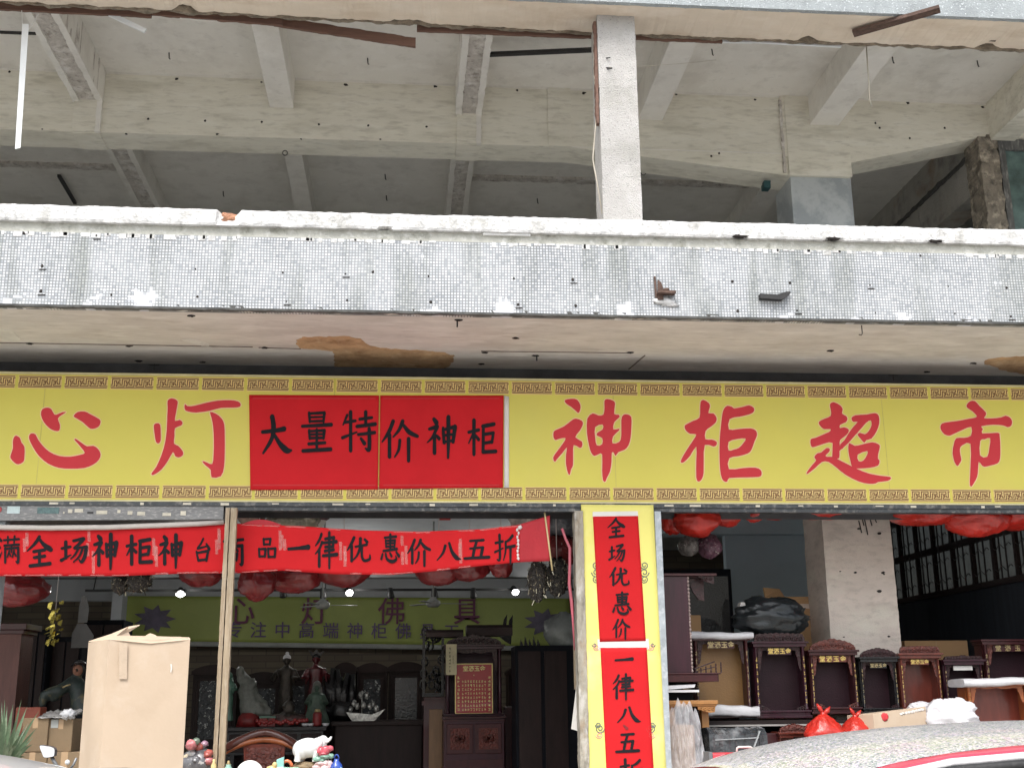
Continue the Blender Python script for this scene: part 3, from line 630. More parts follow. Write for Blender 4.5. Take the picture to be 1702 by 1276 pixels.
# main girder with haunches at the column
gz = 6.94
xc0, xc1 = 3.95, 4.60
gp = [(XL, gz), (1.63, gz), (xc0, 6.69), (xc1, 6.69), (xc1, 6.86), (6.1, 7.21), (XR, 7.21), (XR, 7.62), (XL, 7.62)]
mb = MB(); mb.prism(gp, 1.0, 1.37); gird = mb.build('girder', 'whitewash_wall', B)
mb = MB(); mb.box(xc0 - .02, .975, 6.69, xc1, 1.0, 7.6); mb.box(xc0 - .06, .985, 6.9, xc0 - .015, 1.0, 7.6); mb.build('plaster_casing', 'whitewash_wall', gird)
mb = MB(); mb.box(1.42, .985, gz, 1.66, 1.0, 7.6); mb.build('patched_panel', 'whitewash_wall', gird)
mb = MB(); mb.box(XL, .993, 7.585, XR, 1.0, 7.6); mb.box(1.66, .994, 6.935, xc0 - .06, 1.0, 6.945)
mb.build('plaster_ridge', 'whitewash', gird)
mb = MB(); rough_post(mb, xc0 - .075, xc0 - .05, .98, 1.0, 6.72, 7.55, .012, 9, 60); mb.build('rusty_pipe', 'scar', gird)
c = at(1271, 317, 1.2); mb = MB(); mb.box(c.x - .035, 1.1, c.z - .01, c.x + .035, 1.2, c.z + .05); mb.box(c.x - .035, 1.09, c.z + .05, c.x + .035, 1.16, c.z + .065); mb.build('junction_box', mat('teal', (.015, .06, .065), .6), gird)
mb = MB()
for i in range(26):
    x = -4.5 + i * .42 + random.random() * .15
    if xc0 - .1 < x < xc1: continue
    zz = 7.58 if i % 2 else gz + .02
    if x > 1.6 and zz < 7.3: continue
    mb.ball((x, .998, zz - .03 * random.random()), .007 + .009 * random.random(), (1.4, .5, 1), 7, 5, .9, 4, i)
for px, py in ((246, 198), (341, 201), (435, 203), (530, 207), (612, 209), (709, 211), (1455, 205), (1462, 213), (1570, 213), (1512, 260 - 30), (1369, 258), (1195, 255), (1182, 260)):
    c = at(px, py, 1.0); mb.ball((c.x, .998, c.z), .012, (1, .5, 1), 7, 5, .5, 4, px)
mb.build('nail_hole', 'hole', gird)
mb = MB()
for px, py in ((474, 250), (1069, 283)):
    c = atz(px, py, gz); mb.tube([c + Vector((.025 * math.cos(t), 0, -.03 + .028 * math.sin(t))) for t in [k * math.pi / 5 for k in range(11)]], .005, 5)
mb.build('hook', 'black_iron', gird)

# minor beams; two carry the scars of walls that were taken out
def minor(x0, x1, zb, scarred):
    mb = MB(); w_ = .035
    if scarred:
        mb.rough_bar(((x0 + x1) / 2, -.9, 0), ((x0 + x1) / 2, .998, 0), [(-(x1 - x0) / 2, zb), ((x1 - x0) / 2, zb), ((x1 - x0) / 2, 7.62), (-(x1 - x0) / 2, 7.62)], seg=110, amp=.012, seed=x0)
        o = mb.build('ceiling_beam', 'scar', B)
        mb = MB(); h = (x1 - x0) / 2; cx = (x0 + x1) / 2
        for s in (-1, 1):
            mb.rough_bar((cx + s * (h - .025), -.9, 0), (cx + s * (h - .025), .996, 0), [(-.03, zb - .02), (.03, zb - .02), (.03, 7.61), (-.03, 7.61)], seg=90, amp=.007, seed=x0 + s)
        mb.build('plaster_edge', 'whitewash', o)
        mb = MB(); mb.rough_bar((cx, 1.372, 0), (cx, 9, 0), [(-h * .8, zb + .1), (h * .8, zb + .1), (h * .8, 7.62), (-h * .8, 7.62)], seg=160, amp=.012, seed=x0 + 3); mb.build('plaster_scar', 'scar', o)
        mb = MB()
        for s in (-1, 1): mb.rough_bar((cx + s * h * .8, 1.372, 0), (cx + s * h * .8, 9, 0), [(-.03, zb + .085), (.03, zb + .085), (.03, 7.61), (-.03, 7.61)], seg=90, amp=.007, seed=x0 + s + 9)
        mb.build('plaster_edge', 'whitewash', o)
        mb = MB(); rough_post(mb, x0 + .01, x1 - .01, .972, 1.0, gz - .005, zb + .04, .006, x0, 60); mb.box(x0 + .01, 1.0, gz - .012, x1 - .01, 1.37, gz)
        mb.build('plaster_scar', 'whitewash_wall', o)
        mb = MB(); rough_post(mb, x1 - .05, x1 - .0, .962, 1.0, gz - .01, zb + .04, .006, x0 + 1, 60); mb.build('plaster_edge', 'whitewash', o)
    else:
        mb.box(x0, -.9, zb, x1, .999, 7.61); o = mb.build('ceiling_beam', 'whitewash', B, bevel=.006)
        mb = MB(); mb.box(x0 + .02, 1.372, zb + .08, x1 - .02, 9, 7.61); mb.build('rear_length', 'whitewash', o)
    return o
minor(-3.33, -3.05, 7.28, True); minor(-1.41, -1.17, 7.27, False); minor(.47, .73, 7.27, True)
minor(2.36, 2.62, 7.27, False); minor(4.19, 4.50, 7.27, False)
mb = MB(); mb.rough_bar((XL, 3.2, 0), (-3.3, 3.2, 0), [(-.06, 7.57), (.06, 7.57), (.06, 7.62), (-.06, 7.62)], seg=80, amp=.02, seed=1)
mb.rough_bar((.73, 3.2, 0), (5.2, 3.2, 0), [(-.06, 7.57), (.06, 7.57), (.06, 7.62), (-.06, 7.62)], seg=90, amp=.012, seed=2)
mb.build('wall_scar', 'scar', ceil)
mb = MB()
for px, py in ((281, 88), (611, 97), (1183, 82), (1483, 95), (1624, 101), (371, 318), (640, 290), (642, 325), (893, 330), (1275, 330)):
    c = atz(px, py, 7.6); mb.tube([c + Vector((0, 0, .0)), c + Vector((.005, 0, -.06)), c + Vector((.015, 0, -.07))], .006, 5)
mb.build('hook', 'black_iron', ceil)
p, q = atz(98, 292, 7.55), atz(125, 338, 7.55); mb = MB(); mb.bar(p, q, .04, .03); mb.build('iron_bar', 'black_iron', ceil)

# marble-clad column and the far right bay
mb = MB(); mb.box(xc0, 1.02, 4.5, xc1, 1.52, 5.78); mb.box(xc0, 1.02, 5.786, xc1, 1.52, 6.70); mb.build('marble_column', MARBLE, B, bevel=.006)
mb = MB(); mb.rough_bar((6.16 + .14, -.9, 0), (6.3, 1.0, 0), [(-.14, 7.17), (.14, 7.17), (.14, 7.62), (-.14, 7.62)], seg=60, amp=.006, seed=21)
sb = mb.build('side_beam', 'whitewash_wall', B)
mb = MB(); mb.rough_bar((6.3, 1.37, 0), (6.3, 9, 0), [(-.14, 6.76), (.14, 6.76), (.14, 7.62), (-.14, 7.62)], seg=120, amp=.012, seed=22); mb.build('rear_length', mat('blotched', (.42, .40, .36), .9, var=.2, scale=1.2, stain=[((.30, .20, .12), .8, 1.6), ((.16, .15, .14), .6, 4)], bump=.4), sb)
mb = MB(); mb.rough_bar((6.15, 1.37, 0), (6.15, 9, 0), [(-.015, 7.17), (.015, 7.17), (.015, 7.22), (-.015, 7.22)], seg=120, amp=.012, seed=23); mb.build('torn_cable', 'dark_gap', sb)
mb = MB(); rough_post(mb, 6.02, 6.16, .98, 1.3, 4.5, 7.20, .02, 31, 140); rough_post(mb, 6.13, 6.24, 1.0, 1.3, 4.5, 7.24, .03, 32, 140)
mb.build('broken_post', 'brown_wreck', B)
mb = MB(); mb.box(6.26, 1.02, 4.5, 6.33, 1.12, 7.2); mb.box(6.33, 1.02, 7.08, 8.5, 1.12, 7.2); mb.box(6.33, 1.02, 5.7, 8.5, 1.1, 5.78); mb.box(7.1, 1.02, 4.5, 7.16, 1.11, 7.08)
wf = mb.build('window_frame', mat('weathered_wood', (.12, .12, .115), .9, var=.4, scale=5, stain=((.33, .32, .30), .8, 8), stretch=(5, 5, 1), bump=.4), B)
mb = MB(); mb.box(6.33, 1.06, 4.5, 8.5, 1.065, 7.08); mb.build('pane', 'dirty_pane', wf)
mb = MB(); mb.box(XL, 9, 4.4, XR, 9.2, 7.62); mb.box(XL - .2, -.9, 4.4, XL, 9.2, 7.9); mb.box(7.3, 1.3, 4.4, 7.5, 9, 7.62); mb.build('upper_wall', 'dim_plaster', B)
mb = MB(); mb.box(XL, SB + .14, 4.3, XR, 9.2, 4.5); mb.box(XL, -1.09, 4.5, XR, .32, 4.53); mb.build('upper_floor', 'dim_plaster', B)
mb = MB()
for X0, X1 in ((3.3, 4.4), (5.2, 6.4)):
    mb.box(X0, 8.9, 5.4, X0 + .08, 9, 7.3); mb.box(X1, 8.9, 5.4, X1 + .08, 9, 7.3); mb.box(X0 + .08, 8.9, 7.22, X1, 9, 7.3); mb.box(X0 + .08, 8.9, 6.5, X1, 8.98, 6.56)
mb.build('door_frame', 'dim_plaster', B)

# ---- shop interior shell
mb = MB(); mb.box(-6.3, .32, 3.6, 6.3, 7.8, 3.72); mb.build('shop_ceiling', 'shop_wall', B)
mb = MB(); mb.box(-6.3, 7.5, .1, 6.3, 7.7, 3.6); mb.build('rear_wall', STONE, B)
mb = MB(); mb.box(-6.3, 7.38, 2.86, 3.2, 7.5, 3.6); mb.build('rear_wall_upper', 'shop_wall', B)
mb = MB(); mb.box(-6.3, 5.6, 3.02, 3.2, 5.9, 3.6); mb.build('downstand_beam', mat('beam_grey', (.30, .31, .32), .85, var=.1), B)
mb = MB(); mb.box(-6.5, .3, .1, -6.3, 7.7, 3.72); mb.build('side_wall', 'shop_wall', B)
mb = MB(); mb.box(at(1208, 950, 3.6).x, 3.6, .1, 5.3, 3.72, 3.6); mb.build('partition', 'blue_wall', B)
mb = MB(); mb.box(2.6, 3.45, 3.3, 5.6, 3.75, 3.6); mb.build('downstand_beam', 'blue_wall', B)
# structural column with its plaster face to the street
cx0, cx1 = at(1381, 1060, 1.2).x, at(1497, 1060, 1.2).x
mb = MB(); rough_post(mb, cx0, cx1, 1.2, 1.75, .1, 3.6, .008, 44, 120); mb.build('column', 'col_plaster', B)
mb = MB(); c = at(1440, 865, 1.2)
for i, (dx, dz, ln) in enumerate(((-.08, 0, .12), (-.02, .02, .16), (.03, .05, .1), (.08, .03, .05), (-.05, .05, .1))):
    mb.bar((c.x + dx, 1.194, c.z + dz), (c.x + dx + .02, 1.194, c.z + dz - ln), .008)
for i, (px, py) in enumerate(((1397, 949), (1422, 951), (1468, 951), (1470, 954), (1428, 878), (1462, 886), (1403, 1058), (1478, 1057), (1462, 982))):
    c = at(px, py, 1.19); mb.ball((c.x, 1.197, c.z), .007 + .004 * (i % 3), (1.5, .3, .8), 8, 6, .7, 4, i)
mb.build('plaster_crack', 'hole', B)
# right wall: timber windows with iron grilles
XW = 6.05
mb = MB(); mb.box(XW, .3, .1, XW + .12, 4.6, 2.58); mb.box(XW, .3, 3.5, XW + .12, 4.6, 3.6); mb.box(XW, 4.5, 2.58, XW + .12, 7.5, 3.6); mb.box(XW, 4.6, .1, XW + .12, 7.5, 2.58)
mb.build('window_wall', mat('dark_panel', (.022, .026, .034), .6, spec=.2, var=.3, scale=2, stretch=(1, 6, .6)), B)
ys = [.36 + .46 * i for i in range(10)]
mb = MB()
for y in ys: mb.box(XW - .005, y - .028, 2.58, XW + .035, y + .028, 3.5)
mb.box(XW - .01, .3, 3.03, XW + .04, 4.6, 3.10); mb.box(XW - .04, .3, 2.54, XW + .06, 4.6, 2.6)
wf = mb.build('window_frame', 'dark_wood', B)
for y in ys[:-1]: MB().box(XW + .03, y + .028, 2.6, XW + .034, y + .432, 3.5).build('pane', 'old_glass', wf)
mb = MB()
for y in ys[:-1]:
    for k in (1, 2): mb.bar((XW - .01, y + .045 + .123 * k, 2.6), (XW - .01, y + .045 + .123 * k, 3.5), .014)
    for zz in (2.7, 2.92, 3.2, 3.4):
        mb.tube([(XW - .012, y + .05 + .36 * t, zz + .025 * math.sin(t * 4 * math.pi)) for t in [q / 12 for q in range(13)]], .006, 4)
mb.build('grille', 'black_iron', wf)
mb = MB(); mb.box(at(186, 1000, 6.6).x, 6.6, .1, at(203, 1000, 6.6).x, 6.9, 3.6); mb.build('column', 'shop_wall', B)

# ================================================================ the long yellow sign
mat('sign_yellow', (.70, .63, .135), .6, spec=.15, var=.03, scale=.9, stain=[((.70, .58, .15), .4, 1.1), ((.60, .58, .17), .35, .6)], bump=.12, bscale=3)
mat('sign_red', (.60, .050, .062), .6, spec=.15, var=.04, bump=0)
mat('sign_cream', (.86, .62, .36), .5, var=.03, bump=0)
mat('fret_peach', (.80, .61, .27), .6, spec=.2, var=.03, bump=0)
mat('fret_brown', (.17, .065, .02), .5, var=.1, bump=0)
mat('poster_red', (.58, .018, .024), .7, spec=.12, var=.07, scale=2, bump=.12, bscale=7)
mat('ink', (.016, .016, .019), .7, spec=.1, var=.2, bump=0)
mat('paper_white', (.72, .70, .66), .6, var=.05)
mat('tape', (.74, .36, .33), .2, var=.3, scale=30, alpha=.32)
SX0, SX1, SZ0, SZ1 = -5.4, 7.6, 3.112, 4.183
S = thing('shop_sign', 'long yellow shop sign with large red brush characters and brown fret borders over the storefront', 'shop sign', (0, 0, SZ0))
mb = MB(); mb.box(SX0, 0, SZ0, SX1, .07, SZ1); mb.build('sign_face', 'sign_yellow', S)
mb = MB(); mb.box(SX0, -.012, SZ1, SX1, .08, SZ1 + .018); mb.box(SX0, -.012, SZ0 - .014, SX1, .08, SZ0); mb.build('sign_frame', mat('sign_trim', (.62, .56, .32), .5), S)
mb = MB()
for xx in (-3.05, -.62, 1.82, 4.27): mb.box(xx, -.0012, SZ0, xx + .006, .0, SZ1)
mb.build('panel_seam', mat('seam_yellow', (.58, .51, .13), .7), S)
# fret borders: one block = rule, five interlocked keys, rule
UN = [[(0, 1.2), (.7, 1.2), (.7, 5), (5.2, 5), (5.2, 3.4), (4.2, 3.4), (4.2, 1.2), (3.2, 1.2), (3.2, 0), (6, 0)],
      [(0, 0), (2, 0), (2, 3.8), (3.2, 3.8), (3.2, 2.3), (5.4, 2.3), (5.4, 1.2), (6, 1.2)]]
def fret(mb, x, z, wd, h, y):
    t = h * .066; iz = z + h * .17; ih = h * .66; un = wd / 4.25; sx = un / 6; sz = ih / 5
    mb.box(x, y, z, x + wd, y + .003, z + t); mb.box(x, y, z + h - t, x + wd, y + .003, z + h)
    for u in range(5):
        for q in UN:
            pts = [(x + (u * 6 + a_) * sx, iz + b_ * sz) for a_, b_ in q]
            for (ax, az), (bx, bz) in zip(pts, pts[1:]):
                if min(ax, bx) > x + wd - .001: continue
                bx = min(bx, x + wd); ax = min(ax, x + wd)
                horizontal = abs(az - bz) < 1e-6
                yy = y if horizontal else y - .0006
                mb.box(min(ax, bx) - t / 2, yy, min(az, bz) - t / 2, max(ax, bx) + t / 2, y + .003, max(az, bz) + t / 2)
for ytop, ybot, edges in ((629, 647, [30, 103, 109, 186]), (812, 831, [])):
    z1, z0 = at(60, ytop, 0).z, at(60, ybot, 0).z
    z1 = SZ1 - .018 if ytop < 700 else SZ0 + .118; z0 = z1 - .098
    pitch = (at(1134.5, 650, 0).x - at(31, 635, 0).x) / 15; wd = pitch * .912; start = at(31 if ytop < 700 else 35.5, 640 if ytop < 700 else 820, 0).x - pitch * 5
    bg_ = MB(); mb = MB(); x = start
    while x < SX1 - wd - .05:
        if x > SX0 + .02:
            bg_.box(x - .004, -.0035, z0 - .008, x + wd + .004, .002, z1 + .008); fret(mb, x, z0, wd, z1 - z0, -.0065)
        x += pitch
    g_ = bg_.build('fret_border', 'fret_peach', S); mb.build('fret_key', 'fret_brown', g_)
# the six big characters, outlined from the brushwork
A1 = (0, 610, 440 / 1702); A3 = (860, 610, 440 / 1702); A4 = (1290, 610, 412 / 1702)
BIG = [
 (A1, [([(105, 440), (128, 455), (138, 485), (157, 512), (157, 575), (150, 608), (118, 624), (95, 615), (68, 585), (70, 560), (83, 520), (82, 480), (90, 450)], []),
  ([(205, 425), (228, 432), (245, 465), (275, 505), (320, 545), (380, 570), (450, 575), (520, 562), (545, 550), (525, 520), (500, 490), (478, 465), (490, 462), (530, 490), (560, 508), (600, 505), (630, 525), (647, 560), (635, 595), (600, 625), (540, 648), (450, 652), (380, 647), (310, 620), (250, 570), (210, 510), (187, 460), (190, 435)], []),
  ([(305, 260), (330, 270), (350, 305), (375, 300), (400, 290), (425, 288), (400, 305), (372, 330), (385, 370), (380, 408), (350, 408), (315, 390), (280, 350), (263, 305), (272, 270)], []),
  ([(475, 310), (500, 288), (545, 285), (580, 302), (640, 335), (645, 360), (630, 385), (595, 397), (570, 388), (530, 352), (480, 322)], [])]),
 (A1, [([(990, 370), (1010, 360), (1030, 370), (1033, 420), (1033, 470), (1020, 490), (1003, 480), (995, 440), (990, 400)], []),
  ([(1078, 215), (1105, 200), (1140, 215), (1140, 245), (1130, 300), (1125, 345), (1155, 338), (1173, 355), (1165, 375), (1125, 392), (1122, 440), (1118, 490), (1145, 505), (1175, 540), (1175, 565), (1150, 580), (1125, 570), (1112, 545), (1080, 600), (1040, 655), (1000, 685), (978, 693), (975, 680), (1005, 640), (1040, 560), (1062, 480), (1072, 400), (1075, 320), (1078, 260)], []),
  ([(1190, 237), (1205, 250), (1250, 248), (1320, 230), (1400, 215), (1480, 212), (1530, 220), (1547, 238), (1540, 255), (1500, 260), (1420, 262), (1350, 280), (1260, 292), (1210, 285), (1190, 275), (1186, 255)], []),
  ([(1350, 287), (1390, 300), (1425, 330), (1442, 370), (1445, 450), (1445, 550), (1440, 640), (1420, 700), (1360, 707), (1355, 660), (1320, 630), (1300, 603), (1330, 612), (1365, 622), (1373, 560), (1375, 470), (1370, 380), (1360, 325)], [])]),
 (A3, [([(305, 212), (350, 203), (385, 210), (405, 245), (403, 275), (392, 295), (375, 280), (345, 255), (315, 235)], []),
  ([(232, 420), (245, 405), (300, 380), (345, 345), (375, 330), (415, 345), (420, 370), (400, 410), (372, 450), (415, 478), (415, 510), (400, 518), (362, 500), (358, 560), (357, 630), (345, 655), (337, 690), (325, 680), (312, 620), (313, 560), (318, 515), (290, 550), (255, 590), (240, 607), (230, 580), (260, 535), (300, 480), (308, 455), (270, 460), (245, 468), (232, 450)], []),
  ([(450, 330), (485, 297), (520, 310), (553, 305), (560, 260), (560, 215), (580, 205), (615, 215), (628, 235), (622, 300), (650, 305), (657, 320), (635, 340), (620, 360), (617, 400), (655, 395), (650, 410), (615, 445), (612, 490), (655, 480), (668, 440), (668, 340), (680, 308), (705, 303), (732, 320), (733, 380), (728, 450), (715, 500), (690, 530), (650, 545), (630, 570), (620, 550), (607, 550), (605, 610), (595, 670), (575, 710), (565, 735), (550, 725), (545, 660), (545, 560), (520, 560), (495, 570), (475, 550), (460, 500), (447, 420)],
   [[(500, 385), (548, 368), (548, 400), (515, 420), (512, 440), (545, 455), (545, 495), (510, 502), (500, 450)]])]),
 (A3, [([(1075, 380), (1085, 368), (1130, 345), (1170, 325), (1175, 270), (1178, 225), (1195, 210), (1230, 230), (1238, 255), (1228, 295), (1260, 297), (1280, 325), (1275, 355), (1240, 385), (1210, 410), (1208, 462), (1250, 465), (1280, 478), (1280, 500), (1260, 510), (1205, 500), (1198, 600), (1197, 680), (1185, 720), (1165, 735), (1150, 710), (1150, 600), (1150, 510), (1110, 570), (1070, 610), (1052, 612), (1055, 590), (1090, 530), (1130, 470), (1150, 432), (1110, 428), (1082, 405)], []),
  ([(1330, 265), (1350, 248), (1380, 255), (1395, 265), (1450, 255), (1490, 245), (1520, 262), (1520, 285), (1495, 302), (1430, 318), (1365, 333), (1360, 400), (1420, 398), (1500, 393), (1535, 410), (1540, 440), (1525, 475), (1505, 530), (1480, 555), (1420, 572), (1362, 585), (1360, 655), (1450, 648), (1530, 645), (1565, 662), (1570, 690), (1550, 705), (1460, 708), (1362, 712), (1350, 735), (1325, 730), (1308, 690), (1300, 600), (1300, 480), (1308, 380), (1318, 300)],
   [[(1358, 480), (1410, 462), (1467, 458), (1455, 485), (1425, 518), (1390, 530), (1358, 535)]])]),
 (A4, [([(370, 255), (395, 240), (440, 262), (457, 290), (452, 318), (480, 335), (490, 355), (478, 378), (440, 395), (438, 418), (465, 412), (497, 425), (495, 450), (465, 480), (440, 500), (438, 540), (470, 540), (455, 560), (435, 575), (433, 625), (385, 615), (388, 520), (330, 525), (260, 548), (240, 540), (237, 495), (270, 485), (340, 455), (370, 440), (372, 425), (330, 425), (300, 400), (295, 375), (330, 355), (375, 335), (375, 290)], []),
  ([(265, 610), (285, 590), (310, 585), (345, 555), (368, 560), (365, 580), (340, 605), (350, 615), (390, 615), (440, 640), (500, 670), (560, 700), (640, 730), (720, 745), (780, 752), (788, 765), (765, 780), (700, 788), (685, 797), (640, 800), (570, 785), (480, 740), (410, 685), (360, 650), (315, 650), (270, 690), (215, 732), (212, 720), (245, 675), (275, 640), (265, 625)], []),
  ([(517, 350), (545, 330), (620, 325), (680, 315), (705, 335), (708, 385), (690, 440), (655, 490), (620, 500), (605, 518), (580, 490), (560, 465), (575, 450), (610, 460), (635, 440), (655, 400), (650, 365), (620, 380), (585, 420), (540, 470), (505, 510), (475, 540), (445, 560), (440, 530), (470, 500), (500, 450), (530, 410), (560, 375), (530, 375)], []),
  ([(500, 520), (540, 540), (590, 530), (660, 515), (705, 530), (712, 550), (700, 600), (700, 630), (710, 640), (700, 675), (640, 690), (570, 695), (525, 690), (510, 640), (497, 580)], [[(560, 600), (625, 575), (625, 600), (600, 640), (567, 645)]])]),
 (A4, [([(1308, 262), (1330, 235), (1365, 233), (1395, 265), (1440, 310), (1437, 335), (1428, 350), (1480, 352), (1545, 345), (1575, 333), (1605, 345), (1620, 370), (1615, 400), (1590, 412), (1560, 400), (1490, 395), (1410, 405), (1420, 425), (1415, 455), (1520, 450), (1535, 470), (1540, 560), (1537, 630), (1520, 660), (1470, 675), (1430, 683), (1412, 672), (1390, 650), (1385, 730), (1370, 775), (1345, 815), (1335, 818), (1330, 790), (1335, 680), (1335, 525), (1280, 535), (1262, 560), (1265, 600), (1272, 635), (1260, 660), (1245, 678), (1225, 650), (1212, 590), (1220, 530), (1238, 487), (1290, 485), (1338, 470), (1340, 410), (1280, 430), (1215, 460), (1190, 470), (1155, 460), (1130, 425), (1132, 395), (1160, 380), (1240, 370), (1320, 355), (1372, 345), (1375, 330), (1345, 300), (1315, 280)],
   [[(1402, 505), (1430, 495), (1470, 487), (1465, 550), (1450, 615), (1400, 605)]])]),
]
for (ox, oy, sc), pieces in BIG:
    mb = MB(); halo = MB()
    for k, (outer, holes) in enumerate(pieces):
        oo = smooth_loop(outer, 2); hh = [smooth_loop(h, 2) for h in holes]
        pl = lambda x, y: at(ox + x * sc, oy + y * sc, -.004 - .0005 * k)
        flat_poly(mb, oo, hh, pl)
        for lp in [oo] + hh:
            P = [Vector(p) for p in lp]; N = len(P); L = []; Q = []
            for i in range(N):
                d = (P[(i + 1) % N] - P[i - 1]); d = d.normalized() if d.length else Vector((1, 0)); nn = Vector((-d.y, d.x)) * 6
                L.append(at(ox + (P[i].x + nn.x) * sc, oy + (P[i].y + nn.y) * sc, -.0015 - .0004 * k)); Q.append(at(ox + (P[i].x - nn.x) * sc, oy + (P[i].y - nn.y) * sc, -.0015 - .0004 * k))
            halo.add(L + Q, [(i, (i + 1) % N, (i + 1) % N + N, i + N) for i in range(N)])
    o = mb.build('character', 'sign_red', S); halo.build('outline', 'sign_cream', o)

# ================================================================ red posters glued over the sign
def flatsurf(Y):
    return lambda x, y, lift=0: at(x, y, Y - lift)
def quad_sheet(c, surf, n=24, m=10):
    """picture-space corner points TL,TR,BR,BL -> thin sheet following surf"""
    c = [Vector(p) for p in c]
    def fn(u, v):
        p = c[0].lerp(c[1], u).lerp(c[3].lerp(c[2], u), v)
        return surf(p.x, p.y, 0)
    return fn
def crease(px, py, seed=0): return .0022 * noise.noise(Vector((px * .03, py * .03, seed))) + .001 * noise.noise(Vector((px * .11, py * .05, seed + 3)))
def psurf(x, y, lift=0): return at(x, y, -.012 - crease(x, y, 1) - lift)
pw = MB(); pw.sheet(quad_sheet([(838, 657), (846, 659), (846, 810), (838, 811)], lambda x, y, l: at(x, y, -.006)), 2, 8, thick=(0, .004, 0))
p1 = MB(); p1.sheet(quad_sheet([(414, 656), (630, 657), (628, 813), (416, 814)], psurf), 40, 20, thick=(0, .005, 0))
q1 = p1.build('poster', 'poster_red', None); tag(q1, 'left red paper poster glued on the yellow sign, black brush characters for a large quantity', 'poster', 'red posters pasted on the sign')
write([('大', 432, 690, 486, 756), ('量', 500, 683, 553, 751), ('特', 568, 683, 625, 750)], psurf, 'lettering', 'ink', q1, 1.12)
p2_ = MB(); p2_.sheet(quad_sheet([(632, 657), (837, 657), (836, 810), (630, 812)], psurf), 40, 20, thick=(0, .005, 0))
q2 = p2_.build('poster', 'poster_red', None); tag(q2, 'right red poster on the yellow sign, white strip along its right edge', 'poster', 'red posters pasted on the sign')
write([('价', 634, 697, 695, 763), ('神', 709, 693, 764, 759), ('柜', 777, 696, 826, 757)], psurf, 'lettering', 'ink', q2, 1.12)
pw.build('backing_strip', 'paper_white', q2)
for q, xs in ((q1, (420, 624)), (q2, (637, 830))):
    mb = MB()
    for yy in (662, 806): mb.sheet(quad_sheet([(xs[0], yy - 1), (xs[1], yy - 1), (xs[1], yy + 1), (xs[0], yy + 1)], lambda x, y, l: psurf(x, y, .0012)), 30, 1)
    mb.build('fold_line', mat('fold_red', (.52, .016, .02), .6), q)

# ================================================================ upright yellow sign on the pier
VY = -.022
def vs_(x, y, lift=0): return at(x, y, VY - .003 * noise.noise(Vector((x * .03, y * .02, 2))) - lift)
mat('pale_yellow', (.78, .72, .21), .5, spec=.2, var=.06, scale=1.2, stain=((.84, .82, .42), .6, 1.5), bump=.05, bscale=9)
mb = MB(); mb.sheet(quad_sheet([(966, 838), (1086, 839), (1110, 1330), (979, 1330)], vs_), 12, 40, thick=(0, .02, 0))
V = mb.build('upright_sign', 'pale_yellow', None); tag(V, 'upright yellow sign with scroll ornaments hanging on the pier between the two openings', 'sign')
mat('scroll_grey', (.16, .19, .17), .5); mat('scroll_pink', (.75, .38, .32), .5)
mb = MB(); mbp = MB()
def curl(m_, px, py, r, flip, turns=1.5):
    pts = []
    for i in range(15):
        t = i / 14; ang = t * turns * 2 * math.pi; rr = r * (1 - .75 * t); pts.append(vs_(px + flip * rr * math.cos(ang), py + rr * math.sin(ang), .002))
    m_.tube(pts, .0042, 4)
for px, fl in ((991, 1), (1071, -1)):
    curl(mb, px, 939, 7, fl); curl(mb, px, 951, 8, -fl); curl(mb, px, 962, 7, fl)
for px, fl in ((996, 1), (1083, -1)):
    curl(mb, px + fl, 1210, 8, fl); curl(mb, px - fl * 2, 1204, 5, -fl); curl(mbp, px, 1221, 6, -fl)
for px, fl in ((991, 1), (1082, -1)): curl(mbp, px, 1075, 6, fl); curl(mb, px - fl * 3, 1071, 4, -fl, 1)
mb.build('scroll_ornament', 'scroll_grey', V); mbp.build('scroll_ornament', 'scroll_pink', V)
def v2(x, y, lift=0): return vs_(x, y, .006 + lift)
mb = MB(); mb.sheet(quad_sheet([(985, 850), (1060, 849), (1061, 858), (985, 859)], lambda x, y, l: vs_(x, y, .003)), 4, 2); mb.sheet(quad_sheet([(993, 1062), (1078, 1061), (1079, 1079), (994, 1080)], lambda x, y, l: vs_(x, y, .003)), 4, 2)
mb.build('white_strip', 'paper_white', V)
mb = MB(); mb.sheet(quad_sheet([(985.5, 858), (1060.5, 857), (1073.5, 1064.5), (997, 1066)], v2), 12, 30, thick=(0, .003, 0))
q3 = mb.build('poster', 'banner_red' if 'banner_red' in MATS else mat('banner_red', (.55, .017, .021), .7, spec=.12, var=.06, scale=2, bump=.1, bscale=9), None); tag(q3, 'upper red paper strip with five black brush characters on the upright yellow sign', 'poster', 'red strips on the upright sign')
write([('全', 1009, 861, 1039, 893), ('场', 1012, 903, 1040, 934), ('优', 1012, 942, 1046, 973), ('惠', 1018, 984, 1050, 1021), ('价', 1018, 1028, 1047, 1060)], v2, 'lettering', 'ink', q3)
mb = MB(); mb.sheet(quad_sheet([(998, 1076), (1075, 1075.5), (1089, 1320), (1010, 1320)], v2), 12, 30, thick=(0, .003, 0))
q4 = mb.build('poster', 'banner_red' if 'banner_red' in MATS else mat('banner_red', (.55, .017, .021), .7, spec=.12, var=.06, scale=2, bump=.1, bscale=9), None); tag(q4, 'lower red paper strip on the upright yellow sign, cut off by the picture edge', 'poster', 'red strips on the upright sign')
write([('一', 1022, 1080, 1052, 1112), ('律', 1018, 1120, 1053, 1160), ('八', 1025, 1172, 1064, 1203), ('五', 1024, 1217, 1062, 1251), ('折', 1030, 1260, 1068, 1302)], v2, 'lettering', 'ink', q4)
mb = MB(); brush(mb, [(1037, 1205, 3), (1042, 1210, 5)], lambda x, y: v2(x, y, .003)); mb.build('ink_dot', mat('dark_red_ink', (.22, .01, .012), .5), q4)

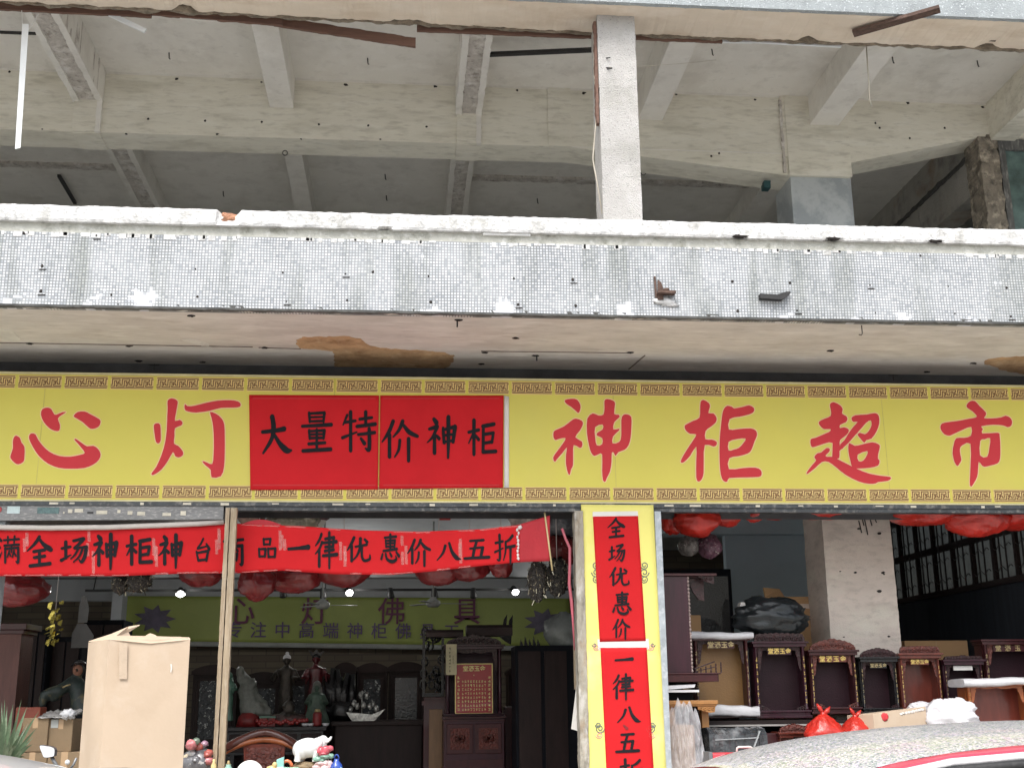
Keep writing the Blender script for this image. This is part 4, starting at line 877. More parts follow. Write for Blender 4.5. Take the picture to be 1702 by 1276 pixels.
# ================================================================ long red banner hung across the left opening
BT = [(-40, 884), (0, 880), (100, 877), (250, 874), (330, 871), (375, 869), (420, 871), (500, 874), (600, 881), (700, 883), (800, 879), (862, 872), (905, 858)]
BBm = [(-40, 959), (0, 957), (100, 957), (200, 957), (300, 953), (400, 952), (470, 948), (560, 954), (650, 955), (720, 949), (800, 940), (862, 934), (914, 932)]
def interp(tab, x):
    for (ax, ay), (bx, by) in zip(tab, tab[1:]):
        if x <= bx: return ay + (by - ay) * max(0, (x - ax) / (bx - ax))
    return tab[-1][1]
def bsurf(x, y, lift=0): return at(x, y, .045 + .012 * noise.noise(Vector((x * .02, y * .006, 4))) + .004 * noise.noise(Vector((x * .07, y * .03, 6))) - lift)
mat('banner_red', (.55, .017, .021), .7, spec=.12, var=.06, scale=2, bump=.1, bscale=9)
mat('flag_red', (.42, .018, .028), .7, var=.1, scale=3)
mb = MB(); mb.sheet(lambda u, v: bsurf(-40 + 904 * u, interp(BT, -40 + 904 * u) * (1 - v) + interp(BBm, -40 + 904 * u) * v), 240, 12, thick=(0, .003, 0))
Bn = mb.build('hanging_banner', 'banner_red', None); tag(Bn, 'long red paper banner with a row of black brush characters across the left opening', 'banner')
write([('满', -4, 890, 33, 935), ('全', 43.5, 891.5, 87.5, 941), ('场', 101, 892, 147, 937), ('神', 153, 888, 200, 943.7), ('柜', 209, 889, 253.5, 939), ('神', 263, 889, 307.5, 941.7), ('台', 322, 893.5, 351, 935), ('商', 368, 888, 408, 938.7), ('品', 428, 893.6, 459.5, 928), ('一', 478, 888, 514, 934), ('律', 523, 885, 561, 941), ('优', 575.6, 891, 616, 933.6), ('惠', 632.6, 888, 665, 934.6), ('价', 676.7, 895, 715.5, 938), ('八', 725, 899, 765, 934), ('五', 772, 895, 813, 930), ('折', 822, 887, 856, 934)], bsurf, 'lettering', 'ink', Bn)
mb = MB()
for px in (42, 150, 258, 362, 468, 570, 670, 768):
    for k in range(3):
        x = px + random.uniform(-5, 5); y0 = interp(BT, x) + 3; y1 = interp(BBm, x) - 3; a_ = random.random() * .55; b_ = min(1, a_ + .2 + .3 * random.random())
        mb.sheet(quad_sheet([(x - 2.5, y0 + (y1 - y0) * a_), (x + 2.5, y0 + (y1 - y0) * a_), (x + 3, y0 + (y1 - y0) * b_), (x - 2, y0 + (y1 - y0) * b_)], lambda x, y, l: bsurf(x, y, .002)), 2, 6)
for px0 in range(-30, 850, 36):
    for tb, s_ in ((BT, 1), (BBm, -1)):
        if random.random() < .75:
            x0_ = px0; x1_ = px0 + random.uniform(18, 36)
            mb.sheet(lambda u, v: bsurf(x0_ + (x1_ - x0_) * u, interp(tb, x0_ + (x1_ - x0_) * u) + s_ * (.6 + v * (1.5 + 3 * abs(noise.noise(Vector((u * 3, px0, 0)))))), .0018 + .0006 * s_), 8, 1)
mb.build('clear_tape', 'tape', Bn)
mb = MB(); mb.sheet(lambda u, v: bsurf(861 + 53 * u, (872 - 16 * u) * (1 - v) + (934 - 2 * u) * v, -.004), 16, 10, thick=(0, .002, 0)); mb.build('red_flag', 'flag_red', Bn)
mb = MB(); mb.sheet(lambda u, v: bsurf(398 + 70 * u, (872 - 9 * math.sin(math.pi * u)) * (1 - v) + 874 * v, -.006), 14, 4); mb.build('red_flag', 'flag_red', Bn)
mb = MB(); mb.tube([bsurf(905, 850, -.002), bsurf(918, 948, -.002)], .008, 6); mb.build('pole', mat('bamboo', (.62, .50, .26), .5), Bn)
mb = MB(); c = bsurf(864, 876, .006); mb.ball(c, .02, (1, .7, 1), 8, 6, .4, 4, 2)
for i in range(9): p_ = bsurf(861 + random.uniform(-1.5, 1.5), 880 + i * 6, .004); mb.ball(p_, .011, (1, .5, 1.5), 6, 5, .6, 4, i)
mb.build('string', mat('string', (.72, .66, .64), .8), Bn)
# rolled white edge of cloth above the left half
mb = MB(); mb.tube([at(x, y, .03) for x, y in ((-40, 876), (0, 876), (80, 877), (180, 876), (260, 873), (330, 870), (372, 867))], .022, 8)
tag(mb.build('cloth_roll', mat('roll_white', (.55, .51, .47), .7, var=.12), None), 'thin rolled pale cloth lying along the top edge of the red banner on the left', 'cloth roll')
# timber prop in front of the banner
xa, xb = at(376, 845, -.1).x, at(392, 845, -.1).x
W = thing('timber_prop', 'unpainted timber prop made of two boards standing before the red banner', 'timber post', ((xa + xb) / 2, -.1, .12))
mid = xa + (xb - xa) * .47
mb = MB(); rough_post(mb, xa, mid - .004, -.13, -.06, .12, 3.03, .003, 51); mb.build('board', 'fir', W)
mb = MB(); rough_post(mb, mid + .004, xb + .012, -.125, -.06, .12, 3.03, .003, 52); mb.build('board', 'fir', W)
mb = MB(); mb.box(xa + .005, -.058, .13, xb, -.05, 3.02); mb.build('backing', 'dark_gap', W)

# ================================================================ shop interior: furniture and stock
mat('rosewood', (.050, .010, .012), .38, spec=.35, var=.3, scale=3, stretch=(6, 6, 1), coat=.3, bump=.05)
mat('purple_wood', (.040, .008, .017), .34, spec=.35, var=.3, scale=3, stretch=(6, 6, 1), coat=.3, bump=.05)
mat('red_wood', (.15, .030, .018), .3, var=.3, scale=3, stretch=(6, 6, 1), coat=.35, bump=.05)
mat('orange_wood', (.30, .085, .025), .32, var=.25, scale=3, stretch=(5, 5, 1), coat=.3, bump=.05)
mat('honey_wood', (.40, .19, .06), .4, var=.2, scale=3, stretch=(5, 5, 1))
mat('amber_panel', (.26, .14, .045), .4, var=.2, scale=2)
mat('carved_dark', (.034, .010, .012), .35, spec=.4, var=.5, scale=30, coat=.3, bump=1., bscale=45)
mat('carved_red', (.13, .030, .020), .32, var=.5, scale=30, coat=.3, bump=1., bscale=45)
mat('inner_dark', (.026, .009, .014), .5, spec=.25, var=.3, scale=2)
mat('gold_leaf', (.75, .55, .17), .35, metal=.55, var=.2, scale=30, bump=.1)
mat('gold_dull', (.46, .36, .18), .45, metal=.3, var=.3, scale=30)
mat('red_bag', (.50, .028, .018), .33, var=.3, scale=5, coat=.15, bump=.8, bscale=11, sss=.25)
mat('dark_red_bag', (.20, .016, .018), .3, var=.4, scale=5, coat=.3, bump=.6, bscale=12)
mat('black_bag', (.014, .018, .02), .28, var=.3, scale=4, bump=.7, bscale=9)
mat('clear_bag', (.48, .48, .48), .18, var=.3, scale=8, alpha=.55, bump=.8, bscale=16)
mat('white_bag', (.74, .73, .76), .3, var=.08, scale=4, bump=.6, bscale=14)
mat('carton', (.46, .28, .14), .85, var=.07, scale=1.5, stain=((.38, .22, .11), .4, 3), bump=.06, bscale=40)
mat('carton_pale', (.51, .40, .295), .85, var=.07, scale=1.1, stain=[((.43, .325, .23), .5, 2.2), ((.56, .46, .36), .5, 5)], bump=.06, bscale=30)
mat('packing_tape', (.50, .34, .20), .25, var=.1)
mat('white_foam', (.70, .70, .72), .5, var=.08, scale=6, stain=((.52, .52, .54), .5, 5), bump=.5, bscale=12)
mat('tinsel', (.05, .045, .04), .2, var=.8, scale=40, speck=((.55, .48, .32), .9, 45), bump=1., bscale=60)
mat('jade', (.10, .20, .15), .2, var=.3, scale=6); mat('pale_stone', (.16, .17, .15), .35, var=.35, scale=9, bump=.4)
mat('bronze', (.05, .042, .034), .3, metal=.4, var=.5, scale=14, bump=.5); mat('lacquer_black', (.010, .009, .010), .25, spec=.4, var=.4, scale=9, coat=.25, bump=.3)
mat('robe_red', (.10, .014, .018), .25, var=.4, scale=10, coat=.4, bump=.3); mat('robe_green', (.05, .085, .06), .45, var=.5, scale=14, bump=.3)
mat('lamp_black', (.02, .02, .02), .5); mat('skin_paint', (.30, .14, .09), .5, var=.2)

def plastic_bag(px0, py0, px1, py1, Y, m, label, group, name='plastic_bag', seed=1, neck=True, tied=None, depth=.8, n=40):
    x0, z0, x1, z1 = bb(px0, py0, px1, py1, Y); cx, cz = (x0 + x1) / 2, (z0 + z1) / 2; rx, rz = (x1 - x0) / 2, (z1 - z0) / 2
    t = thing(name, label, 'plastic bag', (cx, Y, z0), group); mb = MB(); vs = []; fs = []; m_ = int(n * .7)
    for j in range(m_ + 1):
        ph = math.pi * j / m_
        for k in range(n):
            a_ = 2 * math.pi * k / n; d = Vector((math.sin(ph) * math.cos(a_), math.sin(ph) * math.sin(a_), math.cos(ph)))
            q = 1 + .14 * noise.noise(d * 1.5 + Vector((seed, 0, 0))) - (.16 if neck else .34) * abs(noise.noise(d * 2.3 + Vector((seed * 3, 1, 5)))) - (.09 if neck else .2) * abs(noise.noise(d * 6.3 + Vector((seed, 7, 2)))) + (.06 if neck else .12)
            qz = q if tied != 'knot' else 1
            if neck: q *= 1 - (.10 if tied == 'string' else .5) * max(0, d.z + .1) ** 1.3; q *= 1 + .07 * max(0, d.z + .35) * math.sin(a_ * 11 + 2.5 * noise.noise(d * 3 + Vector((seed, 0, 3))))
            sq = .78 + .22 * abs(d.x) ** .3
            vs.append((cx + d.x * rx * q * 1.08, Y + d.y * rx * depth * q, cz + d.z * rz * qz * (1.12 if d.z < 0 else 1.05)))
    for j in range(m_):
        for k in range(n): fs.append((j * n + k, (j + 1) * n + k, (j + 1) * n + (k + 1) % n, j * n + (k + 1) % n))
    mb.add(vs, fs, True); mb.build('bag', m, t)
    if tied == 'knot':
        mb = MB(); mb.tube([(cx, Y, z1 - rz * .2), (cx, Y, z1 - rz * .02), (cx, Y, z1 + rz * .1)], [rx * .3, rx * .13, rx * .15], 9)
        mb.tube([(cx, Y, z1), (cx - rx * .15, Y, z1 + rz * .35), (cx - rx * .28, Y, z1 + rz * .6)], [rx * .1, rx * .12, rx * .03], 6); mb.tube([(cx, Y, z1), (cx + rx * .25, Y, z1 + rz * .2), (cx + rx * .4, Y, z1 + rz * .42)], [rx * .1, rx * .13, rx * .03], 6)
        mb.build('knot', m, t)
    elif tied == 'string':
        mb = MB(); mb.tube([(cx, Y, z1 - rz * .1), (cx, Y, 3.6)], .004, 5); mb.build('string', 'string', t)
    return t

def carton(name, label, x0, y0, z0, x1, y1, z1, m='carton', group=None, tape=True, mark=None):
    t = thing(name, label, 'cardboard box', ((x0 + x1) / 2, (y0 + y1) / 2, z0), group)
    MB().box(x0, y0, z0, x1, y1, z1).build('carton', m, t, bevel=.006)
    if tape:
        mb = MB(); cx = (x0 + x1) / 2; w_ = min(.035, (x1 - x0) * .1)
        mb.box(cx - w_, y0 - .002, z1 - (z1 - z0) * .3, cx + w_, y0, z1 + .001); mb.box(cx - w_, y0, z1, cx + w_, y1, z1 + .002); mb.build('tape', 'packing_tape', t)
    return t

def marks(mb, x0, z0, x1, z1, y, nx, nz, fill=.75, seed=0):
    """gilded characters too small to read: a few crossing strokes in each cell"""
    rnd = random.Random(seed); cw, ch = (x1 - x0) / nx, (z1 - z0) / nz
    for i in range(nx):
        for j in range(nz):
            cx, cz = x0 + cw * (i + .5), z0 + ch * (j + .5); a_, b_ = cw * fill / 2, ch * fill / 2; wd = min(a_, b_) * .3
            k = 0
            for _ in range(rnd.choice((2, 3, 3))):
                zz = cz + rnd.uniform(-.8, .8) * b_; mb.box(cx - a_ * rnd.uniform(.5, 1), y - .0004 * k, zz - wd / 2, cx + a_ * rnd.uniform(.5, 1), y + .002, zz + wd / 2); k += 1
            for _ in range(rnd.choice((1, 2))):
                xx = cx + rnd.uniform(-.6, .6) * a_; mb.box(xx - wd / 2, y - .0004 * k, cz - b_ * rnd.uniform(.5, 1), xx + wd / 2, y + .002, cz + b_ * rnd.uniform(.5, 1)); k += 1

def crest_poly(x0, x1, z0, h, kind):
    cx = (x0 + x1) / 2; W_ = (x1 - x0) / 2; pts = [(x0, z0), (x1, z0)]
    N = 26
    for i in range(N + 1):
        t = 1 - 2 * i / N; e_ = abs(t)
        base = {'arch': (1 - e_ ** 2.2) * .62 + .3, 'flat': .78 - .1 * e_, 'low': .55 + .1 * (1 - e_)}[kind]
        base += .13 * abs(math.sin(t * math.pi * 4.5)) + (.12 if e_ < .1 and kind != 'flat' else 0)
        if e_ > .97: base *= .45
        pts.append((cx + W_ * t, z0 + h * min(1.1, base)))
    return pts

def shrine(px0, py0, px1, py1, Y, label, m='rosewood', inner='inner_dark', crest='arch', crest_h=.16, depth=.22, text=True, gold='gold_leaf', tone='carved_dark', cols=True, plaque=None, group='wooden shrine cabinets on the shelf', base_h=.09, name='shrine_cabinet', marks_n=7, railing=True):
    x0, z0, x1, z1 = bb(px0, py0, px1, py1, Y); H = z1 - z0; Wd = x1 - x0; b = base_h * H; ch = crest_h * H; zt = z1 - ch; seed = int(px0)
    t = thing(name, label, 'shrine cabinet', ((x0 + x1) / 2, Y, z0), group)
    mb = MB(); mb.box(x0, Y, z0, x1, Y + depth, z0 + b * .35); mb.box(x0 + .012, Y + .012, z0 + b * .35, x1 - .012, Y + depth, z0 + b * .7); mb.box(x0, Y, z0 + b * .7, x1, Y + depth, z0 + b); mb.build('base', m, t, bevel=.004)
    ix0, ix1 = x0 + Wd * .05, x1 - Wd * .05
    mb = MB(); mb.box(ix0 + .02, Y + depth - .02, z0 + b, ix1 - .02, Y + depth, zt); mb.build('back_panel', inner, t)
    for s, xx in ((0, ix0), (1, ix1 - .02)): MB().box(xx, Y + .07, z0 + b, xx + .02, Y + depth, zt).build('side_panel', m, t)
    mb = MB(); e_ = Wd * .05
    mb.box(x0 - e_ * .2, Y - .02, zt, x1 + e_ * .2, Y + depth, zt + .018); mb.box(x0 + .01, Y, zt - .03, x1 - .01, Y + depth, zt); mb.build('top_board', m, t, bevel=.003)
    if crest:
        mb = MB(); mb.prism(crest_poly(x0 + e_, x1 - e_, zt + .018, ch - .018, crest), Y + .0, Y + .03)
        rnd = random.Random(seed)
        for i in range(11):
            tt = -1 + 2 * (i + .5) / 11; hh = {'arch': (1 - abs(tt) ** 2.2) * .5 + .25, 'flat': .5, 'low': .4}[crest] * (ch - .018); cxx = (x0 + x1) / 2 + tt * (Wd / 2 - e_ * 1.6)
            r_ = min(hh * .45, Wd * .035); mb.tube([(cxx + r_ * (1 - q / 11 * .6) * math.cos(q * .8 + i), Y - .006, zt + .02 + hh * .55 + r_ * (1 - q / 11 * .6) * math.sin(q * .8 + i)) for q in range(11)], r_ * .28, 5)
        mb.build('crest', tone, t)
    cw = Wd * .052
    if cols:
        for xx in (ix0 + cw * .5, ix1 - cw * .5):
            mb = MB(); mb.lathe((xx, Y + .035, z0 + b), [(cw * .75, 0), (cw * .75, H * .02), (cw * .5, H * .035), (cw * .5, (zt - z0 - b) - H * .06), (cw * .75, (zt - z0 - b) - H * .045), (cw * .75, zt - z0 - b - .03)], 12)
            c_ = mb.build('column', m, t)
            if text:
                mb = MB(); marks(mb, xx - cw * .42, z0 + b + H * .06, xx + cw * .42, zt - H * .14, Y + .035 - cw * .52, 1, marks_n, .8, seed + int(xx * 50)); mb.build('gold_lettering', gold, c_)
    # carved brackets and apron under the top
    mb = MB(); cx = (x0 + x1) / 2; jx0, jx1 = ix0 + cw * 1.3, ix1 - cw * 1.3; za = zt - .03; ah = H * .06
    pts = [(jx0, za), (jx1, za)] + [(jx1 - (jx1 - jx0) * i / 16, za - ah * (.55 + .35 * abs(math.cos(i / 16 * math.pi * 3)) + 2.2 * max(0, abs(i / 8 - 1) - .75))) for i in range(17)]
    mb.prism(pts, Y + .05, Y + .065)
    for s, xx in ((1, jx0), (-1, jx1)):
        q = Wd * .085; mb.prism([(xx, za - ah), (xx + s * q, za - ah), (xx + s * q * .7, za - ah - H * .07), (xx + s * q * .5, za - ah - H * .16), (xx + s * q * .35, za - ah - H * .2), (xx, za - ah - H * .22)], Y + .045, Y + .06)
    mb.build('apron', tone, t)
    if plaque:
        pw_, ph_ = Wd * plaque[1], H * .075; zc = za - ah * .9
        mb = MB(); mb.box(cx - pw_ / 2, Y + .03, zc - ph_ / 2, cx + pw_ / 2, Y + .045, zc + ph_ / 2); p_ = mb.build('plaque', plaque[2] if len(plaque) > 2 else m, t)
        mb = MB()
        if plaque[0]:
            n_ = len(plaque[0]); s_ = pw_ / n_ * .9
            for i, chs in enumerate(plaque[0]): type_mesh(mb, chs, cx - pw_ / 2 + pw_ / n_ * (i + .5), zc, Y + .027, min(s_, ph_ * 1.05) * 1.1, .02)
            mb.build('gold_lettering', gold, p_)
    if railing:
        for s, xa_ in ((1, ix0 + cw), (-1, ix1 - cw)):
            mb = MB(); q = Wd * .16; zz = z0 + b
            for i in range(4): mb.bar((xa_ + s * q * i / 3.5, Y + .02, zz), (xa_ + s * q * i / 3.5, Y + .02, zz + H * .055 * (1 - i * .18)), .008)
            mb.bar((xa_, Y + .02, zz + H * .055), (xa_ + s * q, Y + .02, zz + H * .02), .008); mb.bar((xa_, Y + .02, zz + H * .027), (xa_ + s * q, Y + .02, zz + H * .01), .006); mb.build('railing', tone, t)
    return t

# ---- right bay: shelf and shrines
SY = .95
zs = at(1270, 1196, SY).z
T = thing('display_shelf', 'long dark board shelf carrying the row of shrine cabinets in the right opening', 'shelf', (3.8, SY, .15))
MB().box(2.35, SY - .12, zs - .045, 6.0, SY + .5, zs).build('board', 'dark_wood', T)
MB().box(2.35, SY - .125, zs - .05, 6.0, SY - .12, zs - .035).build('edge_strip', mat('pale_edge', (.40, .38, .36), .5), T)
for xx in (2.4, 3.6, 4.8, 5.9): MB().box(xx, SY - .05, .15, xx + .06, SY + .45, zs - .045).build('leg', 'dark_wood', T)
MB().box(2.35, SY + .3, .15, 6.0, SY + .32, zs - .05).build('back_board', mat('deep_dark', (.007, .008, .012), .7, spec=.15), T)
TX = '堂滿玉金'
shrine(1152, 1050, 1252, 1193, SY, 'amber-backed shrine cabinet with a white foam strip over its top board', m='rosewood', inner='amber_panel', crest=None, crest_h=.06, plaque=(TX, .45), gold='gold_dull', marks_n=7)
shrine(1253, 1049, 1346, 1193, SY, 'dark shrine cabinet under the black bag, flat carved crest, bright gold plaque characters', m='purple_wood', crest='flat', crest_h=.14, plaque=(TX, .42))
shrine(1346, 1062, 1430, 1186, SY, 'shrine cabinet with tall arched crest and brown name plaque before the pale column', m='rosewood', tone='carved_red', crest='arch', crest_h=.17, plaque=(TX, .55, 'red_wood'))
shrine(1431, 1077, 1497, 1186, SY, 'small blackish shrine cabinet with a pierced scrolled crest before the pale column', m='lacquer_black', tone='carved_dark', crest='arch', crest_h=.16, plaque=(TX, .42), gold='gold_dull')
shrine(1497, 1071, 1570, 1186, SY, 'reddish shrine cabinet with large gold characters down both columns before the flat carton', m='red_wood', inner='red_wood', tone='carved_red', crest='flat', crest_h=.15, plaque=(TX, .42), marks_n=8)
shrine(1571, 1087, 1641, 1186, SY, 'small shrine cabinet with a pale paper plaque under its grey crest', m='purple_wood', crest='low', crest_h=.12, plaque=('', .45, 'paper_white'), gold='gold_dull', marks_n=8)
shrine(1637, 1060, 1745, 1186, SY + .02, 'large shrine cabinet cut by the right edge of the picture, standing behind the orange one', m='rosewood', tone='carved_red', crest=None, crest_h=.04, plaque=(TX, .6), gold='gold_dull')
shrine(1607, 1128, 1722, 1232, SY - .42, 'orange shrine cabinet topped with white foam at the right edge of the picture', m='orange_wood', inner='red_wood', tone='orange_wood', crest=None, crest_h=.05, text=True, gold='honey_wood', group='wooden shrine cabinets on the shelf', railing=False)
# stand under the orange cabinet
x0, z0, x1, z1 = bb(1600, 1232, 1730, 1276, SY - .42)
T = thing('stool_stand', 'dark low stand carrying the orange shrine cabinet', 'stand', ((x0 + x1) / 2, SY - .3, .15))
MB().box(x0, SY - .45, z1 - .05, x1, SY - .1, z1 - .005).build('top', 'dark_wood', T)
for xx in (x0, x1 - .05):
    for yy in (SY - .45, SY - .15): MB().box(xx, yy, .15, xx + .05, yy + .05, z1 - .05).build('leg', 'dark_wood', T)
def foam(px0, py0, px1, py1, Y, label, d=.3, taper=False):
    x0, z0, x1, z1 = bb(px0, py0, px1, py1, Y); mb = MB()
    def fn(u, v):
        a_ = v * 2 * math.pi; return (x0 + (x1 - x0) * u, Y + d / 2 - d / 2 * math.copysign(abs(math.cos(a_)) ** .5, math.cos(a_)), (z0 + z1) / 2 + (z1 - z0) / 2 * math.copysign(abs(math.sin(a_)) ** .5, math.sin(a_)) * (1 + .25 * noise.noise(Vector((u * 5, v * 4, px0)))) - (z1 - z0) * .08 * math.sin(u * 5 + px0))
    mb.sheet(fn, 30, 20); mb.add([fn(0, k / 20) for k in range(20)], [tuple(range(20))]); mb.add([fn(1, k / 20) for k in range(20)], [tuple(range(19, -1, -1))])
    tag(mb.build('foam_wrap', 'white_foam', None), label, 'foam wrap', 'strips of white foam wrapping')
foam(1148, 1049, 1253, 1062, SY - .04, 'white foam strip laid on the amber-backed shrine cabinet', .34)
foam(1172, 1172, 1263, 1190, SY - .1, 'white foam roll lying at the foot of the amber-backed shrine cabinet', .12)
foam(1603, 1126, 1730, 1140, SY - .46, 'white foam covering the top of the orange shrine cabinet', .34)
# big cabinet seen from the side against the upright sign
Y = .42
x0, z0, x1, z1 = bb(1096, 957, 1146, 1118, Y); xr2 = at(1190, 957, Y).x
T = thing('altar_cabinet', 'tall plum-coloured altar cabinet seen from its side beside the upright yellow sign', 'altar cabinet', (x0, Y, z0))
MB().box(x0 - .2, Y, z0, x1, Y + .55, z1).build('side_panel', 'purple_wood', T, bevel=.004)
mb = MB(); mb.box(x0 - .2, Y - .03, z1, xr2, Y + .6, z1 + .022); mb.build('top_board', 'rosewood', T, bevel=.004)
xq = at(1197, 1125, Y).x
mb = MB(); mb.box(x0 - .2, Y - .03, z0 - .075, xq - .02, Y + .6, z0 - .012); mb.box(x0 - .2, Y - .04, z0 - .012, xq, Y + .6, z0); mb.build('base_board', 'rosewood', T, bevel=.004)
mb = MB()
for i in range(26): zz = z0 + (z1 - z0) * (i + .5) / 26; mb.ball((x1 + .006, Y + .005, zz), .016, (.7, .6, 1), 6, 5, .5, 3, i)
mb.build('beaded_edge', mat('bead_pale', (.34, .26, .24), .3, var=.6, scale=50), T)
mb = MB(); mb.prism([(xr2 - .17, z1), (xr2 - .02, z1), (xr2 - .02, z1 - .07), (xr2 - .06, z1 - .06), (xr2 - .1, z1 - .045)], Y, Y + .03); mb.prism([(x1 + .02, z1), (x1 + .17, z1), (x1 + .17, z1 - .21), (x1 + .12, z1 - .2), (x1 + .07, z1 - .13)], Y + .1, Y + .13)
for i in range(3): mb.tube([(xr2 - .05 - i * .04 + .012 * math.cos(q), Y - .004, z1 - .028 + .012 * math.sin(q)) for q in range(7)], .004, 4)
mb.build('carved_bracket', 'carved_dark', T)
mb = MB(); zz = z0
for i in range(6): mb.bar((x1 + .04 + i * .045, Y + .01, zz), (x1 + .04 + i * .045, Y + .01, zz + .03 + .012 * i), .01)
mb.bar((x1 + .03, Y + .01, zz + .035), (xq - .04, Y + .01, zz + .095), .01); mb.bar((x1 + .03, Y + .01, zz + .01), (xq - .04, Y + .01, zz + .05), .008); mb.build('railing', 'carved_dark', T)
x0b, z0b, x1b, z1b = bb(1098, 1133, 1172, 1146, Y)
mb = MB(); mb.hexa([(x0b, Y - .02, z0b), (x1b - .1, Y - .02, z0b + .02), (x1b, Y + .4, z1b - .02), (x0b, Y + .4, z1b - .02)], [(x0b, Y - .02, z0b + .035), (x1b - .09, Y - .02, z0b + .045), (x1b, Y + .4, z1b), (x0b, Y + .4, z1b)])
tag(mb.build('foam_board', 'white_foam', None), 'white foam sheet lying under the plum-coloured altar cabinet', 'foam sheet')
x0, z0, x1, z1 = bb(1100, 1146, 1160, 1276, Y); T = thing('packed_stand', 'dark stand under the plum-coloured altar cabinet by the upright sign', 'stand', (x0, Y, .15))
MB().box(x0 - .1, Y + .12, .15, x1, Y + .6, z1).build('case', 'deep_dark', T); MB().box(x0 - .1, Y - .03, z1 - .02, x1 + .02, Y + .6, z1 + .0).build('top', 'white_foam', T)
x0, z0, x1, z1 = bb(1160, 1163, 1193, 1181, Y)
T = thing('altar_table', 'honey-coloured carved altar table end projecting above the clear plastic', 'altar table', (x0, Y, z0))
mb = MB(); mb.box(x0 - .3, Y - .02, z0 + .055, x1, Y + .3, z1); mb.box(x0 - .3, Y - .01, z0 + .04, x1 - .01, Y + .3, z0 + .055); mb.build('top', 'honey_wood', T, bevel=.005)
mb = MB(); mb.prism([(x0, z0 + .04), (x1 - .02, z0 + .04), (x1 - .03, z0 - .01), (x1 - .07, z0 - .015), (x0, z0 + .015)], Y, Y + .03)
for i in range(4): mb.tube([(x1 - .045 - i * .035 + .01 * math.cos(q), Y - .004, z0 + .018 + .01 * math.sin(q)) for q in range(7)], .004, 4)
mb.build('carved_apron', 'honey_wood', T); MB().box(x0 - .28, Y + .02, .15, x0 - .2, Y + .25, z0 + .05).build('leg', 'honey_wood', T); MB().box(x1 - .12, Y + .1, .15, x1 - .06, Y + .2, z0 + .05).build('leg', 'honey_wood', T)
# clear plastic over brown carton at the foot of the sign
x0, z0, x1, z1 = bb(1112, 1205, 1158, 1330, .16)
t = carton('carton', 'brown carton wrapped in clear plastic at the foot of the upright sign', x0, .18, .15, x1, .5, z1, tape=False)
mb = MB(); xa_, zb_, xb_, za_ = bb(1110, 1164, 1182, 1340, .12)
def drape(u, v):
    w_ = .55 + .6 * v ** .5; xx = (xa_ + .36 * (xb_ - xa_)) + (u - .4) * (xb_ - xa_) * w_ * .98
    return (xx, .13 - .05 * math.sin(u * 3.1) + .07 * abs(noise.noise(Vector((u * 4 + v * 2, v * 5, 3)))) + .05 * abs(noise.noise(Vector((u * 9 - v * 5, v * 10, 5)))), za_ - (za_ - .16) * v + (.07 * noise.noise(Vector((u * 6, 0, 4))) - .10 * abs(u - .45)) * (1 - v))
mb.sheet(drape, 60, 40); tag(mb.build('plastic_sheet', mat('clear_film', (.66, .66, .68), .15, var=.2, scale=7, alpha=.5, bump=.9, bscale=15, stain=((.85, .85, .86), .8, 6)), None), 'crumpled clear plastic sheet draped over the brown carton beside the upright sign', 'plastic sheet')
# wrapped dark box
x0, z0, x1, z1 = bb(1178, 1210, 1276, 1300, .3)
T = thing('wrapped_box', 'dark box wrapped in shiny clear film with tape on the floor of the right opening', 'wrapped box', (x0, .3, .15))
mb = MB(); mb.rough_bar((x0, .45, 0), (x1, .45, 0), [(-.17, .15), (.17, .15), (.17, z1 - .03), (.06, z1), (-.1, z1), (-.18, z1 - .05)], seg=30, amp=.018, seed=3); mb.build('box', mat('film_dark', (.04, .045, .05), .16, var=.6, scale=8, stain=((.28, .29, .30), .7, 5), bump=1., bscale=12, coat=.6), T)
mb = MB(); mb.bar((x1 - .16, .26, z1 - .22), (x1 - .07, .26, z1 - .02), .035, .01); mb.bar((x0 + .05, .262, z1 - .09), (x1 - .08, .262, z1 - .075), .02, .008); mb.build('tape', mat('clear_tape2', (.35, .37, .38), .15), T)
shrine(1296, 1203, 1350, 1300, .62, 'small red shrine cabinet with a carved crest standing on the floor under the shelf', m='red_wood', inner='red_wood', tone='carved_red', crest='arch', crest_h=.17, text=False, group=None, railing=False)
x0, z0, x1, z1 = bb(1275, 1218, 1298, 1300, .7)
tag(MB().box(x0, .7, .15, x1, .9, z1).build('leaning_board', 'rosewood', None, bevel=.004), 'plain dark red wooden panel leaning left of the small red shrine', 'panel')
# tied red bags, carton, white bag on a low bench
zb = at(1420, 1222, .35).z
T = thing('bench', 'low dark bench hidden behind the car, carrying tied red bags and a pale carton', 'bench', (4, .35, .15))
MB().box(at(1335, 1230, .35).x, .12, zb - .06, at(1640, 1230, .35).x, .6, zb - .01).build('seat', 'dark_wood', T)
for xx in (at(1340, 1230, .35).x, at(1630, 1230, .35).x - .05):
    for yy in (.15, .52): MB().box(xx, yy, .15, xx + .05, yy + .05, zb - .06).build('leg', 'dark_wood', T)
plastic_bag(1338, 1186, 1402, 1244, .25, 'red_bag', 'tied red plastic bag with a tall knot, left of the other on the bench', 'tied red bags behind the car', seed=3, tied='knot')
plastic_bag(1396, 1190, 1450, 1240, .33, 'red_bag', 'tied red plastic bag with two splayed handles right beside the pale carton', 'tied red bags behind the car', seed=9, tied='knot')
x0, z0, x1, z1 = bb(1424, 1176, 1546, 1226, .2)
T = thing('carton', 'pale low carton with a red printed mark lying behind the car roof', 'cardboard box', (x0, .2, z0))
xa_ = at(1452, 1190, .2).x
